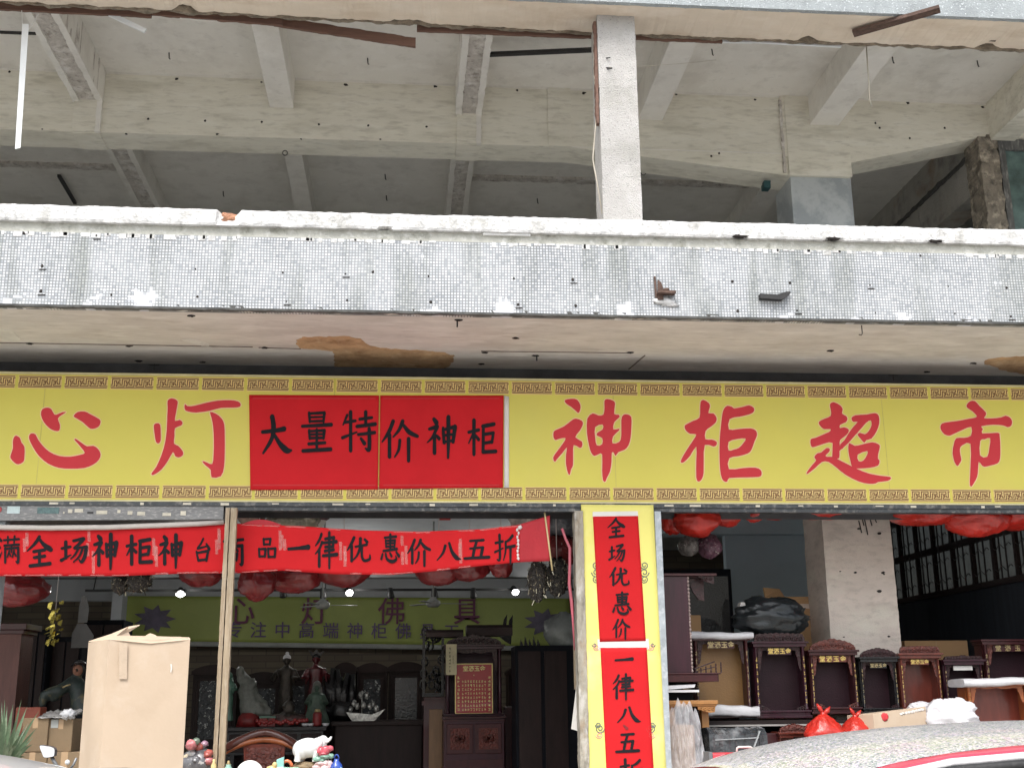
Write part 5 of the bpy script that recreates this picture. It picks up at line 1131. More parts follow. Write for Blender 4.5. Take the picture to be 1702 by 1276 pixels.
mb = MB(); mb.hexa([(x0, .42, zb - .01), (xa_, .2, zb - .01), (x1, .26, zb - .01), (x1 - .03, .55, zb - .01)], [(x0, .42, z1 - .06), (xa_, .2, z1 - .045), (x1, .26, z1 + .01), (x1 - .03, .55, z1 - .01)]); mb.build('carton', 'carton_pale', T, bevel=.004)
mb = MB()
def cf(px, py): c_ = at(px, py, .2); return Vector((c_.x, .2 + .06 * (c_.x - xa_) / (x1 - xa_) - .003, c_.z))
mb.ball(cf(1471, 1191), .032, (1, .08, 1.1), 12, 8, .5, 4, 2); mb.build('printed_mark', mat('mark_red', (.62, .04, .05), .6, var=.4, scale=30), T)
mb = MB()
for i in range(9): c_ = cf(1500 + i * 4.6, 1186 - i * .9); mb.ball(c_, .013, (1.3, .1, .8), 6, 5, .8, 5, i)
mb.build('tape', mat('tape_white', (.7, .66, .62), .3), T)
plastic_bag(1542, 1162, 1622, 1220, .3, 'white_bag', 'crumpled white plastic bag beside the pale carton', None, seed=5, neck=False, tied=None)
plastic_bag(1512, 1166, 1550, 1186, .5, 'white_bag', 'small piece of white plastic bag standing behind the pale carton', None, seed=15, neck=False)
# red board with white handle by the car
x0, z0, x1, z1 = bb(1180, 1251, 1262, 1320, -.3)
T = thing('red_case', 'red lidded case with a white handle standing in front of the wrapped box', 'case', (x0, -.3, .12))
MB().box(x0 + .03, -.3, .12, x1, -.12, z1).build('body', mat('case_red', (.66, .06, .08), .4), T, bevel=.01); MB().box(x0, -.305, .12, x0 + .028, -.115, z1 + .01).build('edge', mat('case_grey', (.14, .15, .16), .4), T)
hx0, hx1 = at(1227, 1245, -.25).x, at(1254, 1245, -.25).x
mb = MB(); mb.tube([(hx0, -.2, z1), (hx0 + .005, -.2, z1 + .035), (hx0 + .02, -.2, z1 + .042), (hx1 - .02, -.2, z1 + .042), (hx1 - .005, -.2, z1 + .035), (hx1, -.2, z1)], .009, 8); mb.build('handle', mat('handle_white', (.75, .72, .68), .4), T)
# things stacked behind the shrines
plastic_bag(1222, 994, 1340, 1056, SY + .12, 'black_bag', 'black plastic bag lying on the crest of the dark shrine cabinet', None, seed=12, neck=False, depth=.4)
c = at(1240, 1002, SY + .1); mb = MB(); mb.hexa([(c.x - .06, c.y, c.z - .03), (c.x + .06, c.y, c.z - .01), (c.x + .06, c.y + .1, c.z - .01), (c.x - .06, c.y + .1, c.z - .03)], [(c.x - .05, c.y, c.z + .01), (c.x + .09, c.y, c.z), (c.x + .09, c.y + .1, c.z), (c.x - .05, c.y + .1, c.z + .01)])
tag(mb.build('paper_slip', 'paper_white', None), 'white paper slip stuck on the left side of the black bag', 'paper')
x0, z0, x1, z1 = bb(1276, 991, 1357, 1120, 1.75)
t = carton('carton', 'tall brown carton with a wide pale tape across it behind the black bag', x0, 1.75, .15, x1, 2.2, z1, tape=False)
xt0, zt0, xt1, zt1 = bb(1300, 1003, 1354, 1011, 1.75); MB().box(xt0, 1.747, zt0, x1 + .003, 1.75, zt1).build('tape', mat('tape_glare', (.62, .52, .44), .2), t)
mb = MB(); mb.hexa([(x0, 1.75, z1), (x0 + .2, 1.75, z1), (x0 + .2, 1.78, z1), (x0, 1.78, z1)], [(x0 + .02, 1.85, z1 + .1), (x0 + .2, 1.9, z1 + .09), (x0 + .2, 1.93, z1 + .09), (x0 + .02, 1.88, z1 + .1)]); mb.build('flap', 'carton', t)
x0, z0, x1, z1 = bb(1505, 1064, 1610, 1105, 1.9)
t = carton('carton', 'wide flat brown carton standing in the dark behind the reddish shrine cabinet', x0, 1.9, .15, x1, 2.3, z1, tape=False)
MB().box((x0 + x1) / 2 - .004, 1.897, 1.0, (x0 + x1) / 2 + .004, 1.9, z1).build('fold', 'packing_tape', t)
x0, z0, x1, z1 = bb(1146, 1020, 1172, 1060, 1.2)
carton('carton', 'small brown carton behind the plum-coloured altar cabinet', x0, 1.35, zs + .0, x1, 1.6, z1, tape=False)
x0, z0, x1, z1 = bb(1165, 945, 1215, 1060, 2.6)
T = thing('wardrobe', 'tall black cabinet in the dark left of the blue partition', 'cabinet', (x0, 2.6, .15))
MB().box(x0 - .75, 2.6, .15, x1 + .02, 3.2, z1).build('case', 'deep_dark', T, bevel=.01); MB().box(x0 - .75, 2.595, .6, x0 - .35, 2.6, z1 - .08).build('door', 'lacquer_black', T); MB().box(x0 - .33, 2.595, .6, x1 - .02, 2.6, z1 - .08).build('door', 'lacquer_black', T)

# ---- red plastic bags under the ceiling of the right bay
G = 'red bags hanging in the right opening'
for q in ((1096, 835, 1135, 886, .62, 'leftmost red bag hanging against the upright sign post'), (1120, 838, 1192, 888, .5, 'largest bright red bag hanging at the left of the right opening'), (1178, 836, 1232, 872, .66, 'red bag drooping to the right of the largest red bag'), (1236, 838, 1268, 866, .5, 'narrow pointed red bag hanging alone'), (1258, 836, 1332, 862, .6, 'wide flat red bag hanging in front of the blue partition'), (1326, 834, 1408, 862, .55, 'red bag hanging beside the left edge of the pale column'), (1476, 834, 1590, 871, .55, 'wide red bag hanging over the grilled windows, nearer the pale column'), (1572, 834, 1668, 889, .5, 'big red bag with a low point hanging over the grilled windows'), (1640, 834, 1740, 876, .6, 'red bag hanging at the right edge of the picture')):
    plastic_bag(*q[:5], 'red_bag', q[5], G, seed=int(q[0] * .37), tied='string')
for q in ((1128, 892, 1160, 922, 1.0, 'clear bag of pale trinkets hanging below the red bags'), (1160, 888, 1198, 925, 1.0, 'clear bag of purple trinkets hanging below the red bags')):
    plastic_bag(*q[:5], mat('trinket_' + q[5].split()[3], (.16, .15, .14) if 'pale' in q[5] else (.13, .06, .09), .25, var=.6, scale=20, speck=((.45, .42, .38), .8, 40), bump=.8, bscale=30), q[5], 'trinket bags hanging in the right opening', seed=int(q[0]), tied='string')

# ================================================================ left opening
G = 'dark red bags hanging under the red banner'
for q in ((-12, 952, 78, 1003, .7, 'large dark red bag hanging at the left edge of the picture'), (302, 930, 368, 973, .9, 'dark red bag hanging just left of the timber prop'), (398, 935, 456, 994, .7, 'round dark red bag with a shiny film just right of the timber prop'), (448, 930, 532, 982, 1.0, 'dark red bag hanging second to the right of the timber prop'), (528, 925, 612, 972, 1.0, 'dark red bag peeping out under the middle of the banner'), (690, 922, 768, 969, 1.1, 'dark red bag hanging under the price at the banner right part'), (748, 920, 812, 963, 1.0, 'dark red bag beside the right end of the banner'), (814, 920, 852, 957, .8, 'small dark red bag under the red flag end')):
    plastic_bag(*q[:5], 'dark_red_bag', q[5], G, seed=int(abs(q[0]) * .31) + 2, tied='string')
G2 = 'tinsel bundles hanging in the left opening'
def tinsel(px0, py0, px1, py1, Y, label):
    x0, z0, x1, z1 = bb(px0, py0, px1, py1, Y); t = thing('tinsel_bundle', label, 'tinsel bundle', ((x0 + x1) / 2, Y, z0), G2); mb = MB(); rnd = random.Random(px0)
    cx, cz = (x0 + x1) / 2, (z0 + z1) / 2; mb.ball((cx, Y, cz), 1, ((x1 - x0) / 2, (x1 - x0) / 2.4, (z1 - z0) / 2), 18, 14, .25, 3, px0, .3)
    mb.build('bundle', 'tinsel', t); mb = MB()
    for i in range(60):
        a_ = rnd.uniform(0, 6.28); b_ = rnd.uniform(-.9, .9); rr = math.sqrt(1 - b_ * b_); p_ = Vector((cx + rr * math.cos(a_) * (x1 - x0) / 2, Y + rr * math.sin(a_) * (x1 - x0) / 2.4, cz + b_ * (z1 - z0) / 2)); d = Vector((rnd.uniform(-.6, .6), rnd.uniform(-.4, .1), rnd.uniform(-1, .2))) * .045
        mb.add([p_, p_ + Vector((.008, 0, .004)), p_ + d + Vector((.006, 0, 0)), p_ + d], [(0, 1, 2, 3)])
    mb.build('tinsel_strip', mat('tinsel_strand', (.42, .38, .28), .15, metal=.7, var=.5, scale=50), t, kind='stuff'); mb = MB(); mb.tube([(cx, Y, z1 - .03), (cx, Y, 3.6)], .004, 5); mb.build('string', 'string', t)
tinsel(184, 950, 216, 988, 1.0, 'black tinsel bundle hanging under the banner above the big carton, left of its gold twin')
tinsel(210, 945, 254, 985, .9, 'gold-flecked tinsel bundle hanging under the banner above the big carton')
tinsel(876, 925, 910, 1002, .6, 'long dark tinsel bundle hanging under the red flag pole')
tinsel(906, 925, 946, 992, .75, 'long dark tinsel bundle hanging beside the door jamb, right of its twin')
for q in ((396, 843, 440, 872, .9, 'clear bag of pinkish trinkets above the banner beside the timber prop', (.30, .20, .16)), (440, 848, 526, 884, .8, 'fan of pale wrapped sheets above the banner', (.26, .25, .19)), (500, 842, 548, 866, 1.0, 'clear bag of purple trinkets above the banner', (.20, .12, .13)), (848, 840, 912, 880, .8, 'pale clear bag hanging behind the red flag', (.36, .32, .30)), (905, 838, 962, 890, .9, 'grey clear bag hanging by the door jamb', (.16, .17, .19)), (900, 890, 966, 935, .9, 'crumpled red foil bag hanging by the door jamb', (.20, .03, .03))):
    plastic_bag(*q[:5], mat('stock_%d' % q[0], q[6], .22, var=.5, scale=9, speck=((.55, .5, .46), .5, 22), bump=.9, bscale=18), q[5], 'bags of stock hanging above the banner', seed=q[0], tied='string')
c = at(530, 870, .85); mb = MB(); mb.hexa([(c.x - .05, .84, c.z - .06), (c.x + .02, .84, c.z - .05), (c.x + .02, .85, c.z - .05), (c.x - .05, .85, c.z - .06)], [(c.x - .07, .85, c.z + .05), (c.x + .07, .85, c.z + .03), (c.x + .07, .86, c.z + .03), (c.x - .07, .86, c.z + .05)])
tag(mb.build('paper_sheet', 'paper_white', None), 'white paper sheet sticking out of the stock above the banner', 'paper')
c = at(740, 853, .5); T = thing('star_lantern', 'small red square lantern with a pale star hanging above the banner', 'lantern', (c.x, .5, c.z))
MB().box(c.x - .05, .5, c.z - .05, c.x + .05, .58, c.z + .05).build('body', mat('lantern_red', (.40, .03, .03), .5), T, bevel=.006)
mb = MB(); mb.prism([(c.x + (.036 if i % 2 == 0 else .015) * math.sin(i * math.pi / 5), c.z + (.036 if i % 2 == 0 else .015) * math.cos(i * math.pi / 5)) for i in range(10)], .495, .5); mb.build('star', 'sign_cream', T); mb = MB(); mb.tube([(c.x, .54, c.z + .05), (c.x, .54, 3.6)], .003, 5); mb.build('string', 'string', T)
mb = MB(); mb.tube([at(x, y, .02) for x, y in ((934, 878), (940, 895), (947, 910), (947, 940), (946, 970), (950, 1000), (952, 1030), (955, 1080))], [.012, .012, .014, .014, .014, .016, .01, .006], 6)
tag(mb.build('ribbon', mat('pink_ribbon', (.42, .10, .13), .4), None), 'long pink plastic ribbon hanging along the weathered door jamb', 'ribbon')

# ---- rear banner and its lamps
BYr = 7.3
mat('rear_banner', (.42, .50, .13), .5, var=.1, scale=1.2, bump=.35, bscale=3)
mat('lotus_purple', (.18, .16, .22), .6, var=.4, scale=4); mat('type_purple', (.20, .06, .12), .6); mat('type_violet', (.17, .12, .24), .6)
def rs(x, y, lift=0): return at(x, y, BYr + .03 * noise.noise(Vector((x * .012, y * .02, 8))) - lift)
mb = MB(); mb.sheet(quad_sheet([(205, 990), (948, 994), (946, 1074), (204, 1064)], rs), 80, 12, thick=(0, .004, 0)); RB = mb.build('rear_banner', 'rear_banner', None)
tag(RB, 'olive-yellow banner with purple printed characters and lotus flowers on the rear wall', 'banner')
mb = MB(); mb.sheet(quad_sheet([(204, 1064), (946, 1074), (945, 1082), (204, 1072)], rs), 40, 2, thick=(0, .004, 0)); mb.build('hem', mat('hem_grey', (.44, .46, .44), .6), RB)
mb = MB(); mbv = MB()
for ch_, px in (('心', 400), ('灯', 523), ('佛', 651), ('具', 776)): c = at(px, 1018.5, BYr - .035); type_mesh(mb, ch_, c.x, c.z, BYr - .036, .40, .007)
for i, ch_ in enumerate('专注中高端神柜佛具工'): c = at(389 + i * 40.2, 1048 + i * .3, BYr - .035); type_mesh(mbv, ch_, c.x, c.z, BYr - .036, .235, .006)
mb.build('printed_title', 'type_purple', RB); mbv.build('printed_line', 'type_violet', RB)
for px, py in ((257, 1028), (905, 1034)):
    mb = MB()
    for i in range(9):
        a_ = i * 2 * math.pi / 9; mb.add([rs(px, py, .02), rs(px + 20 * math.cos(a_ - .36), py + 15 * math.sin(a_ - .36), .021 + .001 * (i % 3)), rs(px + 36 * math.cos(a_), py + 24 * math.sin(a_), .02 + .001 * (i % 3)), rs(px + 20 * math.cos(a_ + .36), py + 15 * math.sin(a_ + .36), .021 + .001 * (i % 3))], [(0, 1, 2, 3)])
    mb.build('printed_lotus', 'lotus_purple', RB)
T = thing('lamp_track', 'black lamp track along the grey beam over the rear banner', 'lamp track', (0, 5.55, 3.0))
pa, pb = at(210, 985, 5.5), at(950, 979, 5.5)
mb = MB(); mb.bar((-4, 5.5, pb.z), (2.4, 5.5, pb.z), .03, .03); mb.build('rail', 'lamp_black', T)
mb = MB()
for xx in (-3.9, -1, 2.2): mb.bar((xx, 5.5, pb.z), (xx, 5.6, 3.05), .012)
mb.build('hanger', 'lamp_black', T)
for px, py, lit, lab in ((300, 983, 1, 'lit track spotlight nearest the big carton'), (470, 984, 0, 'unlit black track spotlight left of the round red bag'), (537, 985, 0, 'unlit black track spotlight next to the middle lit one'), (580, 981, 1, 'lit track spotlight over the middle of the rear banner'), (649, 985, 0, 'unlit black track spotlight right of the middle lit one'), (722, 985, 0, 'unlit black track spotlight over the third title character'), (787, 985, 0, 'unlit black track spotlight over the last title character'), (855, 980, 1, 'lit track spotlight nearest the door jamb')):
    c = at(px, py, 5.45); T = thing('spotlight', lab, 'spotlight', (c.x, 5.45, c.z), 'spotlights on the track')
    d = Vector((.15, -.75, -.5) if lit else (.1, .5, -.8)).normalized(); mb = MB(); mb.tube([c - d * .06, c + d * .04, c + d * .06], [.035, .045, .05], 12); mb.build('housing', 'lamp_black', T)
    if lit: mb = MB(); mb.tube([c + d * .058, c + d * .066], [.046, .042], 12); mb.ball(c + d * .07, .03, (1.3 if px != 300 else 2, 1, .8), 10, 8); mb.build('bulb', mat('lit_bulb', (1, 1, 1), .5, emit=((1, .98, .94), 9)), T)
    mb = MB(); mb.bar(c, (c.x, 5.5, pb.z), .015); mb.build('stem', 'lamp_black', T)
    if lit:
        L = bpy.data.lights.new('bulb_light', 'POINT'); L.energy = 5; L.shadow_soft_size = .05; L.color = (1, .98, .94)
        lo = bpy.data.objects.new('bulb_light', L); COL.objects.link(lo); lo.location = c + d * .12; lo.parent = T; lo.matrix_parent_inverse = Matrix.Translation(T.location).inverted()
for px, py in ((536, 1003), (720, 1000)):
    c = at(px, py, 4.6); T = thing('ceiling_fan', 'white ceiling fan in front of the rear banner, %s of the two' % ('left' if px < 600 else 'right'), 'ceiling fan', (c.x, 4.6, c.z), 'ceiling fans')
    mb = MB(); mb.tube([(c.x, 4.6, c.z), (c.x, 4.6, 3.6)], .012, 8); mb.build('rod', 'hem_grey', T); mb = MB(); mb.lathe((c.x, 4.6, c.z - .06), [(.03, .12), (.04, .1), (.085, .07), (.09, .03), (.06, 0)], 16); mb.build('motor', 'hem_grey', T)
    for k in range(3):
        a_ = .15 + k * 2.094; mb = MB(); p_ = Vector((c.x, 4.6, c.z - .02)); d = Vector((math.cos(a_), math.sin(a_), 0)); q_ = Vector((-d.y, d.x, .12)); mb.add([p_ + d * .1 - q_ * .02, p_ + d * .42 - q_ * .03, p_ + d * .42 + q_ * .03, p_ + d * .1 + q_ * .02] + [v + Vector((0, 0, .006)) for v in (p_ + d * .1 - q_ * .02, p_ + d * .42 - q_ * .03, p_ + d * .42 + q_ * .03, p_ + d * .1 + q_ * .02)], [(0, 1, 2, 3), (7, 6, 5, 4), (0, 1, 5, 4), (1, 2, 6, 5), (2, 3, 7, 6), (3, 0, 4, 7)]); mb.build('blade', 'hem_grey', T)

# ---- row of dark cabinets along the rear wall
G = 'dark display cabinets along the rear wall'
mat('cab_dark', (.022, .011, .010), .45, spec=.25, var=.3, scale=3, stretch=(6, 6, 1))
mat('cab_glass', (.012, .014, .02), .1, var=.5, scale=4, spec=.6)
mat('cut_glass', (.035, .04, .045), .15, var=.7, scale=22, speck=((.55, .57, .55), .9, 26), bump=.8, bscale=30)
def rear_cabinet(px0, px1, py0, Y, label, panels):
    x0, x1 = at(px0, 1180, Y).x, at(px1, 1180, Y).x; z1 = at((px0 + px1) / 2, py0, Y).z; Wd = x1 - x0; t = thing('display_cabinet', label, 'display cabinet', ((x0 + x1) / 2, Y, .15), G)
    mb = MB(); mb.box(x0, Y, .15, x1, Y + .45, z1 - .12); mb.build('case', 'cab_dark', t)
    mb = MB(); mb.prism([(x0 - .02, z1 - .12), (x1 + .02, z1 - .12)] + [(x1 + .02 - (Wd + .04) * i / 14, z1 - .08 + .08 * math.sin(math.pi * i / 14) ** .7) for i in range(15)], Y - .03, Y + .4); mb.build('arched_top', 'cab_dark', t)
    for k in range(panels):
        a_ = x0 + .04 + (Wd - .06) * k / panels; b_ = x0 + .02 + (Wd - .06) * (k + 1) / panels
        mb = MB(); mb.box(a_, Y - .015, z1 - .95, b_, Y - .0, z1 - .9); mb.box(a_, Y - .015, z1 - .2, b_, Y, z1 - .15); mb.box(a_, Y - .015, z1 - .9, a_ + .045, Y, z1 - .2); mb.box(b_ - .045, Y - .015, z1 - .9, b_, Y, z1 - .2); d_ = mb.build('door', 'cab_dark', t, bevel=.004)
        MB().box(a_ + .045, Y - .006, z1 - .9, b_ - .045, Y - .002, z1 - .2).build('pane', 'cut_glass' if (k + int(px0)) % 2 == 0 else 'cab_glass', d_)
        MB().box(a_ + .02, Y - .012, .3, b_ - .02, Y - .0, z1 - 1.02).build('lower_door', 'carved_dark', t)
for q in ((318, 392, 1104, 5.6, 'dark arched display cabinet between the big carton and the timber prop', 1), (404, 468, 1116, 5.4, 'dark arched display cabinet behind the pale curved jade', 1), (470, 555, 1112, 5.75, 'dark arched display cabinet behind the tall standing statues', 2), (556, 590, 1100, 5.5, 'narrow dark arched cabinet right of the red-robed statue', 1), (592, 643, 1101, 5.6, 'dark arched display cabinet with a cut glass door left of the tall shrine', 1), (645, 704, 1099, 5.65, 'dark arched display cabinet touching the tall shrine', 1), (846, 885, 1105, 5.6, 'dark arched display cabinet right behind the tall shrine', 1)): rear_cabinet(*q)
# side furniture at the far left
x0, z0, x1, z1 = bb(-30, 1036, 30, 1190, 2.2)
T = thing('wood_pedestal', 'tall dark red wooden pedestal with a moulded cap at the left edge of the picture', 'pedestal', ((x0 + x1) / 2, 2.2, .15))
MB().box(x0, 2.2, .15, x1, 2.6, z1 - .06).build('shaft', mat('red_brown', (.12, .045, .035), .5, var=.25, scale=3, stretch=(8, 8, 1)), T); mb = MB(); mb.box(x0 - .06, 2.14, z1 - .06, x1 + .06, 2.66, z1); mb.box(x0 - .03, 2.17, z1 - .1, x1 + .03, 2.63, z1 - .06); mb.build('cap', 'rosewood', T, bevel=.006)
for q in ((36, 70, 1046, 4.2, 'black wardrobe right of the dark red pedestal'), (74, 128, 1058, 4.4, 'black wardrobe behind the painted figure'), (128, 196, 1030, 5.2, 'tall black wardrobe behind the big carton')):
    x0, x1 = at(q[0], 1180, q[3]).x, at(q[1], 1180, q[3]).x; z1 = at(q[0], q[2], q[3]).z
    T = thing('wardrobe', q[4], 'cabinet', ((x0 + x1) / 2, q[3], .15), 'black wardrobes at the left'); MB().box(x0, q[3], .15, x1, q[3] + .5, z1).build('case', 'deep_dark', T, bevel=.01); MB().box(x0 + .03, q[3] - .015, .3, (x0 + x1) / 2 - .01, q[3] - .002, z1 - .06).build('door', 'cab_dark', T); MB().box((x0 + x1) / 2 + .01, q[3] - .015, .3, x1 - .03, q[3] - .002, z1 - .06).build('door', 'cab_dark', T)
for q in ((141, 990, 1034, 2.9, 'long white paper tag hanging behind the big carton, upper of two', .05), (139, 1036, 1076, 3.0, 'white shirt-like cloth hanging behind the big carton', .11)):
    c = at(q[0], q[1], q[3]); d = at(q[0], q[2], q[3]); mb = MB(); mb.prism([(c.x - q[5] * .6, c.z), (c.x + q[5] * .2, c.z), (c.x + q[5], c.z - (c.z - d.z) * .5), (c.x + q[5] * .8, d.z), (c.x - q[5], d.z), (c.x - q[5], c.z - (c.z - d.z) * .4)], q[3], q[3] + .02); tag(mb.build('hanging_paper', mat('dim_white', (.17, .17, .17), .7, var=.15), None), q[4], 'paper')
c = at(91, 1030, 2.6); T = thing('gold_ornament', 'shiny gold leaf ornament hanging in the dark above the painted figure', 'ornament', (c.x, 2.6, c.z)); mb = MB(); rnd = random.Random(5)
for i in range(34): p_ = c + Vector((rnd.uniform(-.06, .06), rnd.uniform(-.05, .05), rnd.uniform(-.2, .2))); d = Vector((rnd.uniform(-.03, .03), rnd.uniform(-.03, .0), rnd.uniform(-.09, .02))); s_ = Vector((.022, 0, .01)); mb.add([p_ - s_, p_ + d * .5 - s_ * 1.4, p_ + d, p_ + s_], [(0, 1, 2, 3)])
mb.build('leaves', mat('gold_bright', (.72, .60, .14), .2, metal=.8, var=.3, scale=30), T); mb = MB(); mb.tube([c, (c.x, 2.6, 3.6)], .004, 5); mb.build('string', 'string', T)

# ---- long altar table with statues
TY = 3.9
tz = at(500, 1206, TY + .1).z
xa_, xb_ = at(384, 1210, TY).x, at(543, 1210, TY).x
T = thing('altar_table', 'long black altar table with drawers carrying the statues in the left opening', 'table', ((xa_ + xb_) / 2, TY, .15))
MB().box(xa_ - .1, TY, tz - .05, xb_, TY + .75, tz).build('table_top', 'lacquer_black', T, bevel=.008); MB().box(xa_ - .06, TY + .05, tz - .3, xb_ - .04, TY + .7, tz - .05).build('apron', 'lacquer_black', T)
for k in range(4): a_ = xa_ - .02 + (xb_ - xa_) * k / 4; MB().box(a_, TY + .03, tz - .27, a_ + (xb_ - xa_) / 4 - .05, TY + .049, tz - .08).build('drawer', 'cab_dark', T, bevel=.006)
for xx in (xa_ - .05, xb_ - .12): MB().box(xx, TY + .06, .15, xx + .09, TY + .7, tz - .3).build('leg', 'lacquer_black', T)
def px_thing(name, label, cat, px, py, Y, group=None): c = at(px, py, Y); return thing(name, label, cat, (c.x, Y, c.z), group), c
SCt = lambda Y: (Y + 10) / FPX * 1.04       # metres per picture point at depth Y
def figure(px0, py0, px1, py1, Y, label, m, hat=None, seated=False, arm=(1, 1), hem=.42, group='statues on the altar table', hatm=None, base=None, cat='statue', zfloor=None, spread=.5, fuse=.011):
    x0, z0, x1, z1 = bb(px0, py0, px1, py1, Y)
    if zfloor: z0 = zfloor
    H = z1 - z0; cx = (x0 + x1) / 2; W_ = (x1 - x0) / 2; t = thing('statue', label, cat, (cx, Y, z0), group); mb = MB(); s = H / 7.2 if not seated else H / 5.2; hz = z1 - s * .55
    bz = z0 + (H * .06 if base else 0)
    sh = hz - s * .95; prof = [(W_ * hem * 1.5, bz), (W_ * hem * 1.45, bz + H * .05), (W_ * hem * 1.1, bz + H * .25), (s * .75, bz + (sh - bz) * .6), (s * .62, bz + (sh - bz) * .72), (s * .8, sh - s * .25), (s * .78, sh), (s * .3, sh + s * .3), (s * .2, hz - s * .3)]
    if seated: prof = [(W_ * .95, bz), (W_ * 1.0, bz + H * .10), (W_ * .85, bz + H * .24), (s * 1.15, bz + H * .34), (s * 1.05, bz + H * .5), (s * 1.05, sh), (s * .4, sh + s * .3), (s * .3, hz - s * .3)]
    vs = []; fs = []; n = 28
    for i, (r, z) in enumerate(prof):
        for k in range(n):
            a_ = 2 * math.pi * k / n; fold = 1 + .10 * math.sin(a_ * 7 + i * .6) * max(0, 1 - (z - bz) / max(.01, (sh - bz))); vs.append((cx + r * math.cos(a_) * fold, Y + r * math.sin(a_) * fold * .72, z))
    for i in range(len(prof) - 1):
        for k in range(n): fs.append((i * n + k, i * n + (k + 1) % n, (i + 1) * n + (k + 1) % n, (i + 1) * n + k))
    fs += [tuple(range(n - 1, -1, -1)), tuple(range((len(prof) - 1) * n, len(prof) * n))]; mb.add(vs, fs, True)
    mb.ball((cx, Y, hz), s * .5, (.78, .85, 1), 16, 12); mb.ball((cx, Y - s * .43, hz - s * .04), s * .1, (.8, 1, 1.3), 8, 6); mb.ball((cx, Y - s * .3, hz - s * .3), s * .2, (1, 1, .8), 8, 6)
    for sd in (-1, 1):
        mb.ball((cx + sd * s * .4, Y, hz - s * .05), s * .13, (.5, .8, 1.4), 8, 6); k = arm[0 if sd < 0 else 1]
        el = Vector((cx + sd * s * (1.15 + .2 * k), Y - s * .15, sh - s * 1.0)); hd = Vector((cx + sd * s * (.55 + .9 * spread * k), Y - s * .8, sh - s * (1.1 - .7 * k)))
        mb.tube([(cx + sd * s * .72, Y, sh - s * .1), el, hd], [s * .3, s * .3, s * .22], 10); mb.ball(hd, s * .2, (1, 1, 1.1), 10, 8); mb.add([el, hd, hd + Vector((sd * s * .1, 0, -s * 1.1)), el + Vector((0, s * .1, -s * .9))], [(0, 1, 2, 3), (3, 2, 1, 0)]) if False else mb.tube([hd + Vector((0, s * .1, -s * .1)), (hd + el) / 2 + Vector((0, 0, -s * .7))], [s * .2, s * .1], 8)
    o = remesh(mb.build('body', m, t), max(fuse, H / 85), 1)
    if hat:
        mb = MB(); hm = hatm or m
        if hat == 'hair': mb.ball((cx, Y + s * .05, hz + s * .18), s * .5, (.85, .9, .8), 12, 8); mb.ball((cx, Y + s * .1, hz + s * .62), s * .2, (1, 1, 1.1), 8, 6)
        if hat == 'crown': mb.ball((cx, Y + s * .05, hz + s * .2), s * .52, (.85, .9, .75), 12, 8); mb.prism([(cx - s * .5, hz + s * .3), (cx + s * .5, hz + s * .3), (cx + s * .8, hz + s * .75), (cx + s * .3, hz + s * .6), (cx, hz + s * .95), (cx - s * .3, hz + s * .6), (cx - s * .8, hz + s * .9)], Y - s * .25, Y + s * .1)
        if hat == 'hood': mb.ball((cx, Y + s * .12, hz + s * .12), s * .58, (.9, .9, 1.05), 12, 8); mb.tube([(cx, Y + s * .3, hz), (cx, Y + s * .5, sh - s * 1.2)], [s * .55, s * .95], 12)
        if hat == 'bun': mb.ball((cx, Y + s * .06, hz + s * .2), s * .5, (.9, .95, .7), 12, 8)
        mb.build('headdress', hm, t)
    if base: mb = MB(); mb.lathe((cx, Y, z0), [(W_ * 1.0, 0), (W_ * 1.05, H * .02), (W_ * .95, H * .055), (W_ * .9, H * .065)], 20, sy=.75); mb.build('base', base, t)
    return t
figure(452, 1087, 498, 1206, TY + .5, 'tall dark statue of an elder with a pale shining head left of the red-robed statue', 'bronze', 'hair', arm=(1, .3), hem=.45, hatm='white_foam')
figure(496, 1085, 552, 1206, TY + .52, 'tall statue in a dark red robe with a winged crown, tallest on the altar table', 'robe_red', 'crown', arm=(.4, 1), hem=.5, hatm='lacquer_black')
figure(504, 1133, 548, 1206, TY + .2, 'seated statue in a greenish robe with a pale hood in front of the red-robed one', 'robe_green', 'hood', seated=True, arm=(.4, .4), hatm='pale_stone')
figure(457, 1155, 502, 1198, TY + .22, 'bald laughing seated statue with bare belly in the middle of the altar table', 'bronze', None, seated=True, arm=(.6, .6), zfloor=tz + .06)
mb = MB(); c = at(472, 1198, TY + .2); mb.ball((c.x, TY + .22, tz + .05), .3, (1.15, .55, .26), 22, 12, .35, 3, 4); rnd = random.Random(2)
T = tag(mb.build('rock_base', mat('rock_red', (.10, .05, .045), .3, var=.6, scale=15, bump=.8, coat=.4), None), 'brownish red rock base under the laughing statue', 'rock base')
mb = MB()
for i in range(22): mb.ball((c.x - .28 + .026 * i, TY + .03 + .02 * rnd.random(), tz + .035 + .03 * rnd.random()), .024, (1, 1, 1), 8, 6)
mb.build('bead', mat('bead_red', (.28, .02, .02), .15, coat=.6), T)
figure(366, 1118, 393, 1198, TY + .3, 'slender jade-green statue half hidden behind the timber prop', 'jade', 'hood', arm=(.2, .2), hem=.5)
